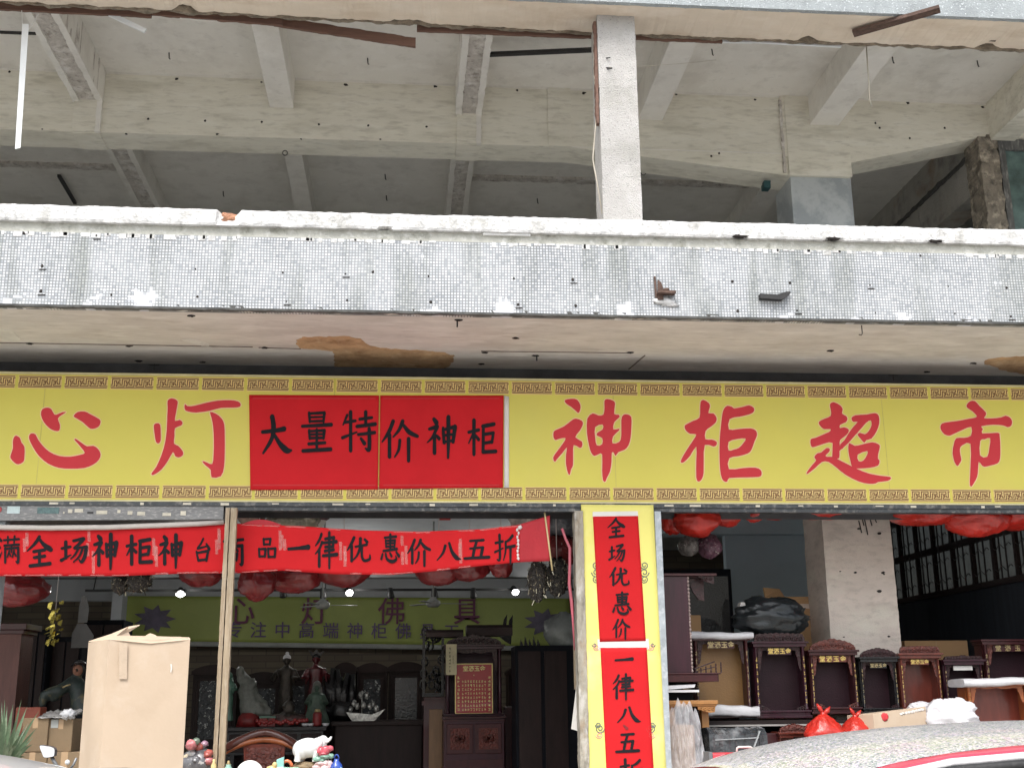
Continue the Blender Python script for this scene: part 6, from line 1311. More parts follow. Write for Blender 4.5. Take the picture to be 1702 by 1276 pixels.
# pale curved jade ornament
c = at(415, 1188, TY + .25); T = thing('jade_ornament', 'pale upright curved jade ornament on a red stand left of the laughing statue', 'ornament', (c.x, TY + .25, tz))
pth = [at(px, py, TY + .25) for px, py in ((420, 1188), (414, 1170), (416, 1152), (411, 1136), (402, 1122), (398, 1112))]
mb = MB(); mb.tube([Vector(v) for v in spline([tuple(p_) for p_ in pth], 4)], [.13 - .0045 * i for i in range(21)], 14)
for i in range(12): p_ = pth[i % 5]; mb.ball(p_ + Vector((random.uniform(-.09, .11), -.05, random.uniform(-.05, .05))), .05 + .03 * random.random(), (1, .8, 1.2), 8, 6, .5, 4, i)
for i in range(6): p_ = at(428 + i * 3, 1165 + i * 4, TY + .22); mb.ball(p_, .07, (1, .7, 1.2), 8, 6, .5, 4, i + 20)
remesh(mb.build('carving', 'pale_stone', T), .015, 1)
mb = MB(); mb.lathe((c.x, TY + .2, tz), [(.14, 0), (.12, .1), (.09, .14), (.08, .15)], 18); mb.build('stand', mat('stand_red', (.22, .02, .02), .4, var=.4, scale=12), T)
for q in ((432, 445, 'left small red gift box with a green lid in front of the laughing statue'), (446, 458, 'right small red gift box with a green lid in front of the laughing statue')):
    x0, x1 = at(q[0], 1200, TY + .08).x, at(q[1], 1200, TY + .08).x; T = thing('gift_box', q[2], 'box', (x0, TY + .08, tz), 'small red boxes on the altar table'); MB().box(x0, TY + .04, tz, x1, TY + .12, tz + .09).build('box', 'stand_red', T, bevel=.004); MB().box(x0 - .003, TY + .037, tz + .09, x1 + .003, TY + .123, tz + .115).build('lid', 'jade', T, bevel=.003)
c = at(527, 1204, TY + .06); T = thing('candle_jar', 'small red candle jar at the front of the altar table', 'candle', (c.x, TY + .06, tz)); mb = MB(); mb.lathe((c.x, TY + .06, tz), [(.045, 0), (.05, .02), (.05, .13), (.04, .15)], 14); mb.build('jar', 'stand_red', T); mb = MB(); mb.lathe((c.x, TY + .06, tz + .15), [(.035, 0), (.03, .03), (.01, .035)], 12); mb.build('lid', 'gold_dull', T)
for px in (507, 516, 541): c = at(px, 1205, TY + .03); mb = MB(); mb.lathe((c.x, TY + .03, tz), [(.022, 0), (.035, .012), (.042, .03), (.038, .03), (.02, .012)], 12); tag(mb.build('tea_cup', 'white_bag', None), 'small white cup on the front edge of the altar table', 'cup', 'white cups on the altar table')
# carved root and silver ship on a second table
xc_, xd_ = xb_ + .03, at(708, 1210, 4.2).x
tz2 = at(590, 1197, 4.5).z
T = thing('side_table', 'long dark side table between the altar table and the tall shrine', 'table', ((xc_ + xd_) / 2, 4.2, .15)); MB().box(xc_, 4.2, tz2 - .05, xd_, 4.9, tz2).build('table_top', 'cab_dark', T, bevel=.006); MB().box(xc_ + .05, 4.26, .15, xd_ - .05, 4.85, tz2 - .05).build('case', 'cab_dark', T)
c = at(564, 1196, 4.45); T = thing('carved_root', 'black carved root ornament with pale glints right of the statues', 'ornament', (c.x, 4.45, tz2)); mb = MB(); rnd = random.Random(8)
mb.ball((c.x, 4.45, tz2 + .12), .2, (1.1, .7, .7), 16, 10, .5, 3, 6)
for i in range(12): a_ = rnd.uniform(-1.2, 1.2); mb.tube([(c.x + a_ * .1, 4.45, tz2 + .1), (c.x + a_ * .12, 4.4, tz2 + .28 + .1 * rnd.random()), (c.x + a_ * .13 + .04 * math.sin(i * 3), 4.42, tz2 + .4 + .2 * rnd.random())], [.07, .05, .03], 8)
mb.build('root', 'lacquer_black', T)
c = at(604, 1195, 4.35); T = thing('silver_ship', 'silvery openwork ship ornament on the side table', 'ornament', (c.x, 4.35, tz2)); mb = MB(); mb.prism([(c.x - .2, tz2 + .1), (c.x - .13, tz2), (c.x + .13, tz2), (c.x + .25, tz2 + .13), (c.x + .1, tz2 + .07)], 4.3, 4.4)
for i in range(9): mb.ball((c.x - .15 + .037 * i, 4.35, tz2 + .13 + .12 * math.sin(i * .4) * (i % 2 + .4)), .03, (1, .7, 1.3), 8, 6, .5, 4, i)
mb.tube([(c.x - .02, 4.35, tz2 + .05), (c.x - .02, 4.35, tz2 + .34)], .01, 6); mb.build('ship', mat('silver_bits', (.40, .40, .38), .25, metal=.6, var=.6, scale=24), T)

# ---- tall shrine in the middle with a red couplet board
Yc = 3.3
C1 = shrine(737, 1056, 839, 1192, Yc, 'tall purple shrine with carved crest and a red and gold board inside, on the cupboard', m='purple_wood', inner=mat('deep_purple', (.06, .012, .028), .4, var=.3), crest='arch', crest_h=.13, depth=.42, text=False, group=None, tone='carved_dark', base_h=.05, name='tall_shrine', railing=False)
x0, z0, x1, z1 = bb(756, 1102, 819, 1186, Yc + .03)
T = thing('couplet_board', 'red board covered with small gold characters standing inside the tall purple shrine', 'board', ((x0 + x1) / 2, Yc + .03, z0))
YB = Yc + .012
MB().box(x0, YB, z0, x1, YB + .02, z1).build('frame', mat('frame_gold', (.55, .44, .18), .35, metal=.4), T); MB().box(x0 + .012, YB - .003, z0 + .012, x1 - .012, YB, z1 - .012).build('board', mat('board_red', (.36, .012, .016), .35, var=.15, coat=.4), T)
mb = MB(); Wd, H = x1 - x0, z1 - z0
for i, ch_ in enumerate(TX): type_mesh(mb, ch_, x0 + Wd * (.28 + .15 * i), z1 - H * .11, YB - .005, Wd * .15, .02)
marks(mb, x0 + Wd * .17, z0 + H * .05, x1 - Wd * .17, z1 - H * .32, YB - .005, 9, 8, .72, 4); marks(mb, x0 + Wd * .05, z0 + H * .05, x0 + Wd * .14, z1 - H * .24, YB - .005, 1, 9, .8, 5); marks(mb, x1 - Wd * .14, z0 + H * .05, x1 - Wd * .05, z1 - H * .24, YB - .005, 1, 9, .8, 6); marks(mb, x0 + Wd * .48, z1 - H * .26, x0 + Wd * .52, z1 - H * .22, YB - .005, 1, 1, .9, 7)
mb.build('gold_lettering', mat('gold_pale', (.70, .60, .26), .4, metal=.3, var=.2, scale=30), T)
x0, z0, x1, z1 = bb(741, 1070, 759, 1121, Yc - .03)
T = thing('price_tag', 'cream paper tag with handwriting hanging at the left of the tall purple shrine', 'paper tag', ((x0 + x1) / 2, Yc - .04, z0)); MB().box(x0, Yc - .04, z0, x1, Yc - .036, z1).build('paper', mat('cream_tag', (.62, .56, .36), .7), T)
mb = MB(); marks(mb, x0 + .03, z0 + .02, x1 - .06, z1 - .03, Yc - .0415, 1, 7, .8, 3); marks(mb, x1 - .05, z0 + .12, x1 - .025, z1 - .12, Yc - .0415, 1, 7, .8, 8); mb.build('handwriting', mat('ink_grey', (.14, .13, .10), .7), T)
x0, z0, x1, z1 = bb(737, 1190, 839, 1400, Yc - .03)
z0 = .15
T = thing('shrine_cupboard', 'purple cupboard with two carved doors carrying the tall shrine', 'cupboard', ((x0 + x1) / 2, Yc - .03, .15))
MB().box(x0, Yc - .03, z0, x1, Yc + .5, z1).build('case', 'purple_wood', T, bevel=.006); mb = MB(); mb.box(x0 - .02, Yc - .06, z1 - .02, x1 + .02, Yc - .03, z1); mb.box(x0 - .01, Yc - .045, z1 - .05, x1 + .01, Yc - .03, z1 - .03); mb.build('moulding', 'rosewood', T, bevel=.003)
zd0, zd1 = at(785, 1252, Yc - .03).z, at(785, 1202, Yc - .03).z; cxm = (x0 + x1) / 2
for a_, b_, mm in ((x0 + .03, cxm - .01, 'carved_red'), (cxm + .01, x1 - .03, 'carved_red')):
    mb = MB(); mb.box(a_, Yc - .05, zd0, b_, Yc - .031, zd1); d_ = mb.build('door', 'rosewood', T, bevel=.006); mb = MB(); mb.box(a_ + .04, Yc - .055, zd0 + .045, b_ - .04, Yc - .049, zd1 - .045); q = (b_ - a_) / 2
    for i in range(10): mb.tube([((a_ + b_) / 2 + (q - .11) * math.cos(i * .63) + .025 * math.cos(t_), Yc - .058, (zd0 + zd1) / 2 + (q - .13) * math.sin(i * .63) + .025 * math.sin(t_)) for t_ in range(7)], .007, 5)
    mb.build('carved_panel', mm, d_)
zk = at(785, 1262, Yc - .03).z
mb = MB(); mb.prism([(x0 + .02, zk), (x1 - .02, zk), (x1 - .02, zk - .2), (x1 - .09, zk - .12), (cxm + .1, zk - .07), (cxm, zk - .09), (cxm - .1, zk - .07), (x0 + .09, zk - .12), (x0 + .02, zk - .2)], Yc - .05, Yc - .031); mb.build('apron', 'rosewood', T)
for q in ((704, 736, 1158, 'honey_dim', 'narrow brown cupboard left of the tall purple shrine', Yc + .35), (839, 855, 1174, 'rosewood', 'narrow dark cupboard right of the tall purple shrine', Yc + .3)):
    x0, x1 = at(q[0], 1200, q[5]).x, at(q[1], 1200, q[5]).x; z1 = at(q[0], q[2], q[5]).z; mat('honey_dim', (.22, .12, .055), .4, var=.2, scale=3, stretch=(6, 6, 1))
    T = thing('side_cupboard', q[4], 'cupboard', (x0, q[5], .15)); MB().box(x0, q[5], .15, x1 + .05, q[5] + .45, z1).build('case', 'rosewood', T, bevel=.005); MB().box(x0 + .06, q[5] - .012, .3, x1 - .005, q[5] - .001, z1 - .13).build('door', q[3], T, bevel=.004); MB().box(x0 - .02, q[5] - .02, z1 - .09, x1 + .05, q[5] - .001, z1 - .04).build('moulding', 'rosewood', T)
# dark carved chair stacked left of the shrine, boards on top
x0, z0, x1, z1 = bb(702, 1048, 738, 1157, Yc + .5)
T = thing('carved_screen', 'black carved openwork screen squeezed left of the tall purple shrine', 'screen', ((x0 + x1) / 2, Yc + .5, z0)); mb = MB()
for i in range(26): a_, b_ = random.random(), random.random(); mb.tube([(x0 + (x1 - x0) * a_ + .035 * math.cos(t_ * .9), Yc + .5, z0 + (z1 - z0) * b_ + .05 * math.sin(t_ * .9)) for t_ in range(8)], .012, 5)
mb.box(x0, Yc + .49, z0, x0 + .03, Yc + .53, z1); mb.box(x1 - .03, Yc + .49, z0, x1, Yc + .53, z1); mb.box(x0, Yc + .48, z0, x1, Yc + .54, z0 + .04); mb.build('openwork', 'lacquer_black', T)
for q in ((708, 770, 1046, 1058, 'dark board lying over the carved screen, left of the horned one', Yc + .45), (776, 852, 1038, 1056, 'dark board with two upturned horns above the tall purple shrine', Yc + .55)):
    x0, z0, x1, z1 = bb(q[0], q[2], q[1], q[3], q[5]); T = thing('roof_board', q[4], 'board', ((x0 + x1) / 2, q[5], z0)); MB().box(x0, q[5], z0, x1, q[5] + .3, z1).build('board', mat('board_brown', (.07, .045, .04), .5, var=.3), T, bevel=.005); MB().box(x0, q[5] - .01, z1 - .03, x1, q[5] - .001, z1).build('edge', 'cab_dark', T)
    if q[0] > 750:
        mb = MB(); mb.prism([(x1 - .11, z1), (x1 - .07, z1), (x1 - .06, z1 + .12), (x1 - .10, z1 + .06)], q[5], q[5] + .05); mb.prism([(x1 - .05, z1 - .12), (x1 + .0, z1 - .1), (x1 + .01, z1 + .12), (x1 - .035, z1 + .05)], q[5] + .06, q[5] + .1); mb.build('horn', 'lacquer_black', T); mb = MB(); mb.prism([(x1 - .16, z0), (x1 - .01, z0), (x1 - .02, z0 - .1), (x1 - .09, z0 - .06)], q[5], q[5] + .05); mb.build('bracket', 'lacquer_black', T)
x0, z0, x1, z1 = bb(858, 1072, 946, 1400, 2.6); T = thing('wardrobe', 'large black cabinet right of the tall purple shrine, clear plastic on its top', 'cabinet', ((x0 + x1) / 2, 2.6, .15)); MB().box(x0, 2.6, .15, x1 + .1, 3.1, z1).build('case', 'deep_dark', T, bevel=.01)
for k in range(2): MB().box(x0 + .03 + k * (x1 - x0) / 2, 2.585, .3, x0 + (k + 1) * (x1 - x0) / 2 - .01, 2.599, z1 - .06).build('door', 'cab_dark', T)
mb = MB(); xx = at(880, 1080, 2.7).x
for i in range(5): mb.prism([(xx + i * .045 - .1, z1), (xx + i * .045 - .06, z1), (xx + i * .045 - .09, z1 + .07 + .03 * (i % 2))], 2.7, 2.73)
mb.build('crest', 'lacquer_black', T)
plastic_bag(908, 1020, 966, 1082, 2.75, mat('film_grey', (.30, .33, .33), .2, var=.3, scale=6, alpha=.75, bump=.8, bscale=10), 'greyish clear plastic cover on top of the large black cabinet', None, seed=31, neck=False, n=22)
c = at(955, 1040, .5); tag(MB().box(c.x - .012, .5, at(955, 1145, .5).z, c.x + .012, .53, at(950, 1035, .5).z).build('wood_batten', 'fir', None), 'thin wooden batten leaning behind the weathered door jamb', 'batten')
c = at(952, 1190, .2); mb = MB(); mb.prism([(c.x - .015, c.z - .1), (c.x + .045, c.z - .12), (c.x + .05, c.z + .35), (c.x + .03, c.z + .2)], .2, .21); tag(mb.build('paper_sheet', 'paper_white', None), 'white paper hanging low on the weathered door jamb', 'paper')

# ---- round-backed armchair
Ya = 1.25
ctr = at(440, 1220, Ya).x; zt = at(462, 1216, Ya).z; hw = at(505, 1230, Ya).x - ctr + .04
CH = thing('armchair', 'reddish round-backed wooden armchair with a carved back splat behind the figurines', 'armchair', (ctr, Ya, .15))
mb = MB(); pts = []
for i in range(21):
    a_ = math.pi * i / 20; pts.append((ctr - hw * math.cos(a_), Ya - .34 + .34 * math.sin(a_) - (0 if 1 < i < 19 else .08), zt - .17 * abs(math.cos(a_)) ** 1.6))
mb.tube(pts, [.03] * 3 + [.036] * 15 + [.03] * 3, 10); mb.build('top_rail', mat('chair_dark', (.09, .03, .022), .2, var=.3, scale=4, coat=.5), CH)
mb = MB(); mb.tube([(ctr + (hw - .05) * (-1 + 2 * i / 12), Ya - .02 - .1 * abs(-1 + 2 * i / 12) ** 2, zt - .065 - .10 * abs(-1 + 2 * i / 12) ** 2) for i in range(13)], [.026] * 13, 10); mb.build('back_rail', 'orange_wood', CH)
sx0, sx1 = at(405, 1240, Ya).x, at(475, 1240, Ya).x
mb = MB(); mb.prism([(sx0, zt - .1), (sx1, zt - .1), (sx1 - .01, zt - .24), (sx1 - .06, zt - .32), (sx1 - .09, .55), (sx0 + .09, .55), (sx0 + .06, zt - .32), (sx0 + .01, zt - .24)], Ya - .03, Ya - .0); sp_ = mb.build('back_splat', 'red_wood', CH, bevel=.004)
mb = MB(); mb.box(ctr - .13, Ya - .036, zt - .42, ctr + .13, Ya - .03, zt - .13)
for i in range(9): mb.tube([(ctr - .08 + .08 * (i % 3) + .025 * math.cos(t_), Ya - .04, zt - .2 - .08 * (i // 3) + .025 * math.sin(t_)) for t_ in range(7)], .007, 5)
for s in (-1, 1):
    for k in range(3): mb.ball((ctr + s * ((sx1 - sx0) / 2 - .045), Ya - .031, zt - .15 - .045 * k), .014, (1, .4, 1.3), 8, 6)
mb.build('carving', 'carved_red', sp_)
MB().box(ctr - hw + .02, Ya - .55, .56, ctr + hw - .02, Ya, .61).build('seat', 'red_wood', CH, bevel=.01)
for s in (-1, 1):
    for yy in (Ya - .5, Ya - .05): mb = MB(); mb.tube([(ctr + s * (hw - .06), yy, .15), (ctr + s * (hw - .06), yy, .56)], .026, 8); mb.build('leg', 'red_wood', CH)
    mb = MB(); mb.tube([(ctr + s * (hw - .05), Ya - .12, .6), (ctr + s * (hw - .04), Ya - .12, zt - .16)], .026, 8); mb.build('arm_post', 'orange_wood', CH)

# ---- display bench in front with stones and figurines
Yd = -.25; dz = .93
xa_, xb_ = -2.6, -.22
T = thing('display_bench', 'low wooden display bench under the figurines in front of the left opening', 'bench', ((xa_ + xb_) / 2, Yd, .12)); MB().box(xa_, Yd - .12, dz - .05, xb_, Yd + .45, dz).build('bench_top', 'fir', T, bevel=.005)
for xx in (xa_ + .05, xb_ - .12):
    for yy in (Yd - .1, Yd + .36): MB().box(xx, yy, .12, xx + .07, yy + .07, dz - .05).build('leg', 'fir', T)
G = 'polished stones heaped on the bench'
cols = {'rose pink': (.50, .17, .18), 'pale grey': (.55, .56, .56), 'white': (.70, .70, .68), 'dark grey': (.12, .12, .13), 'blue grey': (.26, .34, .38), 'mauve': (.30, .18, .24), 'brick red': (.42, .10, .08), 'cream': (.62, .54, .38), 'green grey': (.18, .24, .18)}
stones = [(318, 1237, 9, 'rose pink', 'on the very top of the heap beside the big carton'), (330, 1241, 7, 'brick red', 'lying right of the top pink stone'), (340, 1236, 6, 'mauve', 'highest at the right of the heap'), (326, 1231, 6, 'green grey', 'behind the top pink stone'), (319, 1252, 7, 'white', 'below the top pink stone'), (334, 1250, 9, 'blue grey', 'in the middle of the heap'), (346, 1252, 7, 'brick red', 'right of the blue grey stone, near the timber prop'), (311, 1258, 6, 'cream', 'pressed against the big carton'), (313, 1267, 7, 'rose pink', 'low against the big carton'), (326, 1262, 7, 'dark grey', 'under the blue grey stone'), (325, 1272, 8, 'pale grey', 'lowest in the middle of the heap'), (339, 1266, 8, 'mauve', 'low at the right of the heap'), (347, 1264, 7, 'rose pink', 'low beside the timber prop'), (345, 1276, 8, 'white', 'lowest beside the timber prop')]
for i, (px, py, r, cn, where) in enumerate(stones):
    c = at(px, py, Yd + .1 + .04 * (i % 3)); mb = MB(); mb.ball(c, r * SCt(Yd), (1, .9, .85), 16, 12, .35, 2.2, i * 3 + 1); o = mb.build('polished_stone', mat('stone_' + cn.replace(' ', '_'), cols[cn], .2, var=.45, scale=14, coat=.5, speck=((.7, .68, .64), .5, 18)), None); tag(o, '%s polished stone %s' % (cn, where), 'stone', G)
mb = MB(); hx = at(328, 1276, Yd + .12); mb.ball((hx.x, Yd + .2, dz + .06), .16, (1.1, .8, .9), 16, 10, .2, 3, 3); tag(mb.build('stone_core', 'stone_dark_grey', None), 'dark stone base hidden inside the heap of polished stones', 'stone')
c = at(367, 1236, .1); mb = MB(); mb.lathe((c.x, .1, dz), [(.03, 0), (.03, .02), (.02, .06), (.03, .11), (.034, .16), (.02, .2), (.024, .22), (.01, .235)], 14); tag(mb.build('porcelain_vase', 'white_bag', None), 'white porcelain vase mostly hidden behind the timber prop', 'vase')
c = at(357, 1252, Yd); mb = MB(); mb.lathe((c.x, Yd - .02, dz), [(.02, 0), (.024, .03), (.022, .08), (.01, .105), (.014, .125)], 14); tag(mb.build('cream_vase', mat('cream_glaze', (.68, .52, .24), .2, coat=.5), None), 'small cream vase at the left of the timber prop', 'vase')
c = at(380, 1264, Yd - .02); mb = MB(); mb.lathe((c.x, Yd - .02, dz), [(.022, 0), (.034, .03), (.03, .06), (.018, .075), (.022, .085)], 14); T = tag(mb.build('celadon_jar', mat('celadon', (.30, .52, .44), .2, coat=.5, var=.2), None), 'small pale green jar with gold rim just right of the timber prop', 'jar'); mb = MB(); mb.lathe((c.x, Yd - .02, dz + .085), [(.022, 0), (.01, .012), (.012, .02), (.005, .028)], 12); mb.build('lid', 'gold_dull', T)
c = at(415, 1280, Yd); T = thing('round_plate', 'round white plate standing upright on the bench before the armchair', 'plate', (c.x, Yd, dz)); r = 21 * SCt(Yd)
mb = MB(); cz = at(415, 1262.5, Yd).z - r; mb.tube([(c.x, Yd + .02, cz), (c.x, Yd + .0, cz), (c.x, Yd - .012, cz), (c.x, Yd - .016, cz)], [r * .96, r, r * .98, r * .9], 40); mb.build('plate', mat('porcelain', (.72, .72, .70), .25, var=.03), T); mb = MB(); mb.box(c.x - .06, Yd + .02, dz, c.x + .06, Yd + .08, dz + .05); mb.build('stand', 'dark_wood', T)
c = at(466, 1266, Yd); T = thing('aqua_tin', 'aqua and white paper packet beside the orange ring on the bench', 'packet', (c.x, Yd, dz)); z1 = at(466, 1257, Yd).z; mb = MB(); mb.hexa([(c.x - .03, Yd, dz), (c.x + .028, Yd, dz), (c.x + .028, Yd + .05, dz), (c.x - .03, Yd + .05, dz)], [(c.x - .03, Yd, z1 - .02), (c.x + .026, Yd, z1), (c.x + .026, Yd + .05, z1), (c.x - .03, Yd + .05, z1 - .02)]); mb.build('packet', mat('aqua', (.30, .62, .58), .4, var=.15), T, bevel=.003); MB().box(c.x - .03, Yd - .003, dz + .02, c.x + .028, Yd - .001, dz + .06).build('white_band', 'porcelain', T)
c = at(476, 1266, Yd); mb = MB(); mb.tube([(c.x + .042 * math.cos(t_ * .5), Yd + .03, dz + .05 + .052 * math.sin(t_ * .5)) for t_ in range(13)], .014, 8); tag(mb.build('orange_ring', mat('orange_glaze', (.62, .16, .06), .25, coat=.4), None), 'glossy orange ring ornament standing left of the white elephant', 'ornament')
c = at(452, 1274, Yd); mb = MB(); mb.ball((c.x, Yd, dz + .035), .04, (1.2, .8, 1), 10, 8, .4, 3, 3); mb.ball((c.x + .02, Yd, dz + .075), .02, (1, 1, 1.2), 8, 6); tag(mb.build('cream_figurine', 'cream_glaze', None), 'tiny cream figurine left of the aqua packet', 'figurine')
c = at(481, 1274, Yd); mb = MB()
for i in range(5): mb.ball((c.x - .02 + .02 * i, Yd - .01, dz + .04), .03, (1.2, .6, .6), 8, 6, .4, 3, i)
tag(mb.build('leaf_ornament', 'celadon', None), 'green glazed leaf ornament at the feet of the white elephant', 'ornament')
# white elephant
c = at(518, 1265, Yd); k = SCt(Yd) * .98; ez = c.z
T = thing('elephant_figurine', 'white porcelain elephant with raised trunk on a brown rock', 'elephant figurine', (c.x, Yd, ez))
E_ = lambda px, py, dy=0: at(px, py, Yd + .05 + dy)
mb = MB(); mb.ball(E_(512, 1242), 1, (22 * k, 15 * k, 15 * k), 20, 14); mb.ball(E_(502, 1245), 1, (15 * k, 14 * k, 15 * k), 16, 12); mb.ball(E_(529, 1238), 1, (13 * k, 12 * k, 12 * k), 16, 12)
mb.ball(E_(537, 1230), 1, (8 * k, 8 * k, 8 * k), 14, 10)
mb.tube([E_(540, 1231), E_(545, 1230), E_(549, 1227), E_(551, 1223)], [4.5 * k, 3.2 * k, 2.3 * k, 1.4 * k], 10); mb.tube([E_(538, 1236), E_(542, 1239), E_(543, 1242)], [3.6 * k, 2.2 * k, 1.2 * k], 8)
for dy in (-1, 1): mb.tube([E_(540, 1234, dy * .02), E_(545, 1232, dy * .03), E_(549, 1228, dy * .03)], [1.6 * k, 1.2 * k, .5 * k], 6); mb.ball(E_(531, 1232, dy * .055), 1, (5.5 * k, 2 * k, 8 * k), 12, 8)
for px, dy in ((494, -.035), (500, .045), (524, -.035), (528, .045)): mb.tube([E_(px + 2, 1248, dy), E_(px + 1, 1257, dy), E_(px, 1265.5, dy)], [6 * k, 5 * k, 5.2 * k], 10)
mb.tube([E_(491, 1237), E_(487.5, 1243), E_(488, 1250)], [1.8 * k, 1.5 * k, 1.8 * k], 6); o = mb.build('body', mat('white_porcelain', (.74, .76, .75), .22, var=.04, coat=.5), T); remesh(o, .0042, 3)
mb = MB(); cr = at(507, 1279, Yd); mb.ball((cr.x, Yd + .06, ez - .045), .05, (2.2, 1.7, .9), 18, 10, .35, 2.5, 5); tag(mb.build('brown_rock', mat('brown_rock', (.26, .19, .11), .6, var=.5, scale=20, bump=.8), None), 'brown rock carrying the white elephant', 'rock')
def blob_orn(name, label, pts, m, cat='ornament'):
    mb = MB()
    for i, (px, py, rx, rz) in enumerate(pts): mb.ball(at(px, py, Yd - .03), 1, (rx * k, rx * k * .8, rz * k), 12, 9, .35, 2.5, i + px)
    return tag(mb.build(name, m, None), label, cat)
blob_orn('lotus_ornament', 'red glazed lotus ornament in front of the elephant legs', [(533, 1247, 6, 6), (541, 1246, 7, 6.5), (549, 1243, 5, 4.5), (538, 1252, 7, 4)], mat('lotus_red', (.55, .09, .12), .2, var=.5, scale=16, coat=.5))
blob_orn('leaf_ornament', 'jade green leaf ornament under the red lotus', [(528, 1261, 7, 4), (540, 1257, 8, 4), (550, 1256, 5, 4), (536, 1263, 6, 3)], mat('leaf_jade', (.20, .36, .28), .2, var=.5, scale=16, coat=.5))
blob_orn('shell_ornament', 'pink and white shell ornament right of the brown rock', [(532, 1268, 8, 4), (541, 1267, 6, 4), (527, 1275, 8, 5), (540, 1276, 9, 5), (548, 1272, 5, 8)], mat('shell', (.66, .48, .47), .2, var=.35, scale=14, coat=.5))
c = at(559, 1274, Yd - .03); mb = MB(); mb.lathe((c.x, Yd - .03, dz), [(.04, 0), (.055, .03), (.045, .07), (.02, .1), (.018, .115)], 14); T = tag(mb.build('blue_ewer', mat('cobalt', (.03, .08, .38), .2, var=.5, scale=12, coat=.5), None), 'cobalt blue glazed ewer at the right end of the bench', 'ewer'); mb = MB(); mb.tube([(c.x + .018 * math.cos(t_ * .5), Yd - .03, dz + .115 + .03 * math.sin(t_ * .5)) for t_ in range(7)], .006, 6); mb.build('handle', 'cobalt', T)
mb = MB(); mb.tube([(c.x + .02, Yd - .05, dz + .05), (c.x + .07, Yd - .05, dz)], [.02, .012], 8); mb.build('spout', 'celadon', T)
# ---- left corner: cartons, painted figure, plant, big carton
Yk = .55
G = 'cartons stacked at the left of the opening'
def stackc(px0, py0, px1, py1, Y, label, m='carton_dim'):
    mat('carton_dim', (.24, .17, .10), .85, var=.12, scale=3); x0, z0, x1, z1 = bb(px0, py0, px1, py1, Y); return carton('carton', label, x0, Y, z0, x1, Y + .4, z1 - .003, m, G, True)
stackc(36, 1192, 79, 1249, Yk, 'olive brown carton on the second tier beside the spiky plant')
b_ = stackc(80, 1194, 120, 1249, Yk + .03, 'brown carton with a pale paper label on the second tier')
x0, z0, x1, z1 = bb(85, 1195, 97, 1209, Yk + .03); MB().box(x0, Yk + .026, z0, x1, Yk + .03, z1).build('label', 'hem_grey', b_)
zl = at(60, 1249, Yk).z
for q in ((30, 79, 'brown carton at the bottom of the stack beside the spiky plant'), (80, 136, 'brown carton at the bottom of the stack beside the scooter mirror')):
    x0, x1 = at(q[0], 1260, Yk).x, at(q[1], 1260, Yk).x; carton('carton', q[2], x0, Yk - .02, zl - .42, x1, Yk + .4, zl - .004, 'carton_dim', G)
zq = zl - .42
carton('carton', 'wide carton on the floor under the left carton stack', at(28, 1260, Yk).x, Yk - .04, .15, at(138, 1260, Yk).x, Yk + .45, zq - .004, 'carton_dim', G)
x0, z0, x1, z1 = bb(66, 1178, 124, 1194, Yk + .05); mb = MB(); mb.sheet(lambda u, v: (x0 + (x1 - x0) * u, Yk - .02 + .36 * v, z0 + .004 + .05 * v + .03 * abs(noise.noise(Vector((u * 6, v * 5, 1)))) + .02 * abs(noise.noise(Vector((u * 17, v * 9, 1))))), 30, 14, thick=(0, 0, -.003)); tag(mb.build('plastic_sheet', mat('film_wrap', (.30, .29, .28), .2, var=.3, stain=((.62, .62, .60), .7, 9), bump=.8, bscale=14), None), 'clear crinkled plastic sheet on the second tier of cartons', 'plastic sheet')
c = at(111, 1187, Yk); mb = MB(); mb.ball((c.x, Yk + .05, c.z), .05, (1.3, 1, .9), 16, 12, .6, 5, 2, .3); tag(mb.build('film_ball', 'white_foam', None), 'crumpled ball of white film on the plastic sheet', 'film')
c = at(48, 1186, 1.4); T = thing('red_stool', 'dark red wooden block standing behind the cartons', 'stool', (c.x, 1.4, .15)); MB().box(c.x - .12, 1.4, .15, c.x + .1, 1.6, c.z + .06).build('block', mat('brick_block', (.25, .05, .025), .5), T, bevel=.01)
# painted guardian figure leaning on a stand
Yg = 2.1
g = lambda px, py, dy=0: at(px, py, Yg + dy); kk = SCt(Yg)
T = thing('painted_statue', 'dark painted guardian statue in a green robe with a red face behind the big carton', 'statue', (g(130, 1180).x, Yg, .8))
mb = MB(); mb.tube([g(140, 1190), g(136, 1165), g(131, 1142), g(131, 1128)], [20 * kk, 17 * kk, 13 * kk, 6 * kk], 16)
mb.ball(g(131, 1112), 1, (9 * kk, 9 * kk, 12 * kk), 16, 12); mb.ball(g(126, 1114, -.09), 1, (2.5 * kk, 3 * kk, 3 * kk), 8, 6)
mb.tube([g(124, 1130), g(110, 1140, -.05), g(96, 1148, -.1), g(78, 1152, -.12)], [9 * kk, 9 * kk, 9 * kk, 8 * kk], 12); mb.tube([g(78, 1150, -.12), g(72, 1162, -.12), g(70, 1174, -.12)], [9 * kk, 7 * kk, 5 * kk], 12); mb.tube([g(100, 1146, -.1), g(92, 1156, -.1), g(84, 1162, -.1)], [9 * kk, 8 * kk, 6 * kk], 12)
mb.tube([g(146, 1135), g(152, 1150), g(146, 1165, -.1)], [8 * kk, 8 * kk, 5 * kk], 10)
b_ = remesh(mb.build('body', mat('guardian_green', (.022, .034, .030), .5, var=.6, scale=10, stain=((.16, .13, .06), .8, 12)), T), .02, 2)
mb = MB(); mb.ball(g(130, 1113, -.012), 1, (8 * kk, 9 * kk, 9.5 * kk), 14, 10); mb.ball(g(125, 1114, -.1), 1, (2 * kk, 2.5 * kk, 3 * kk), 8, 6); mb.build('painted_face', 'skin_paint', T)
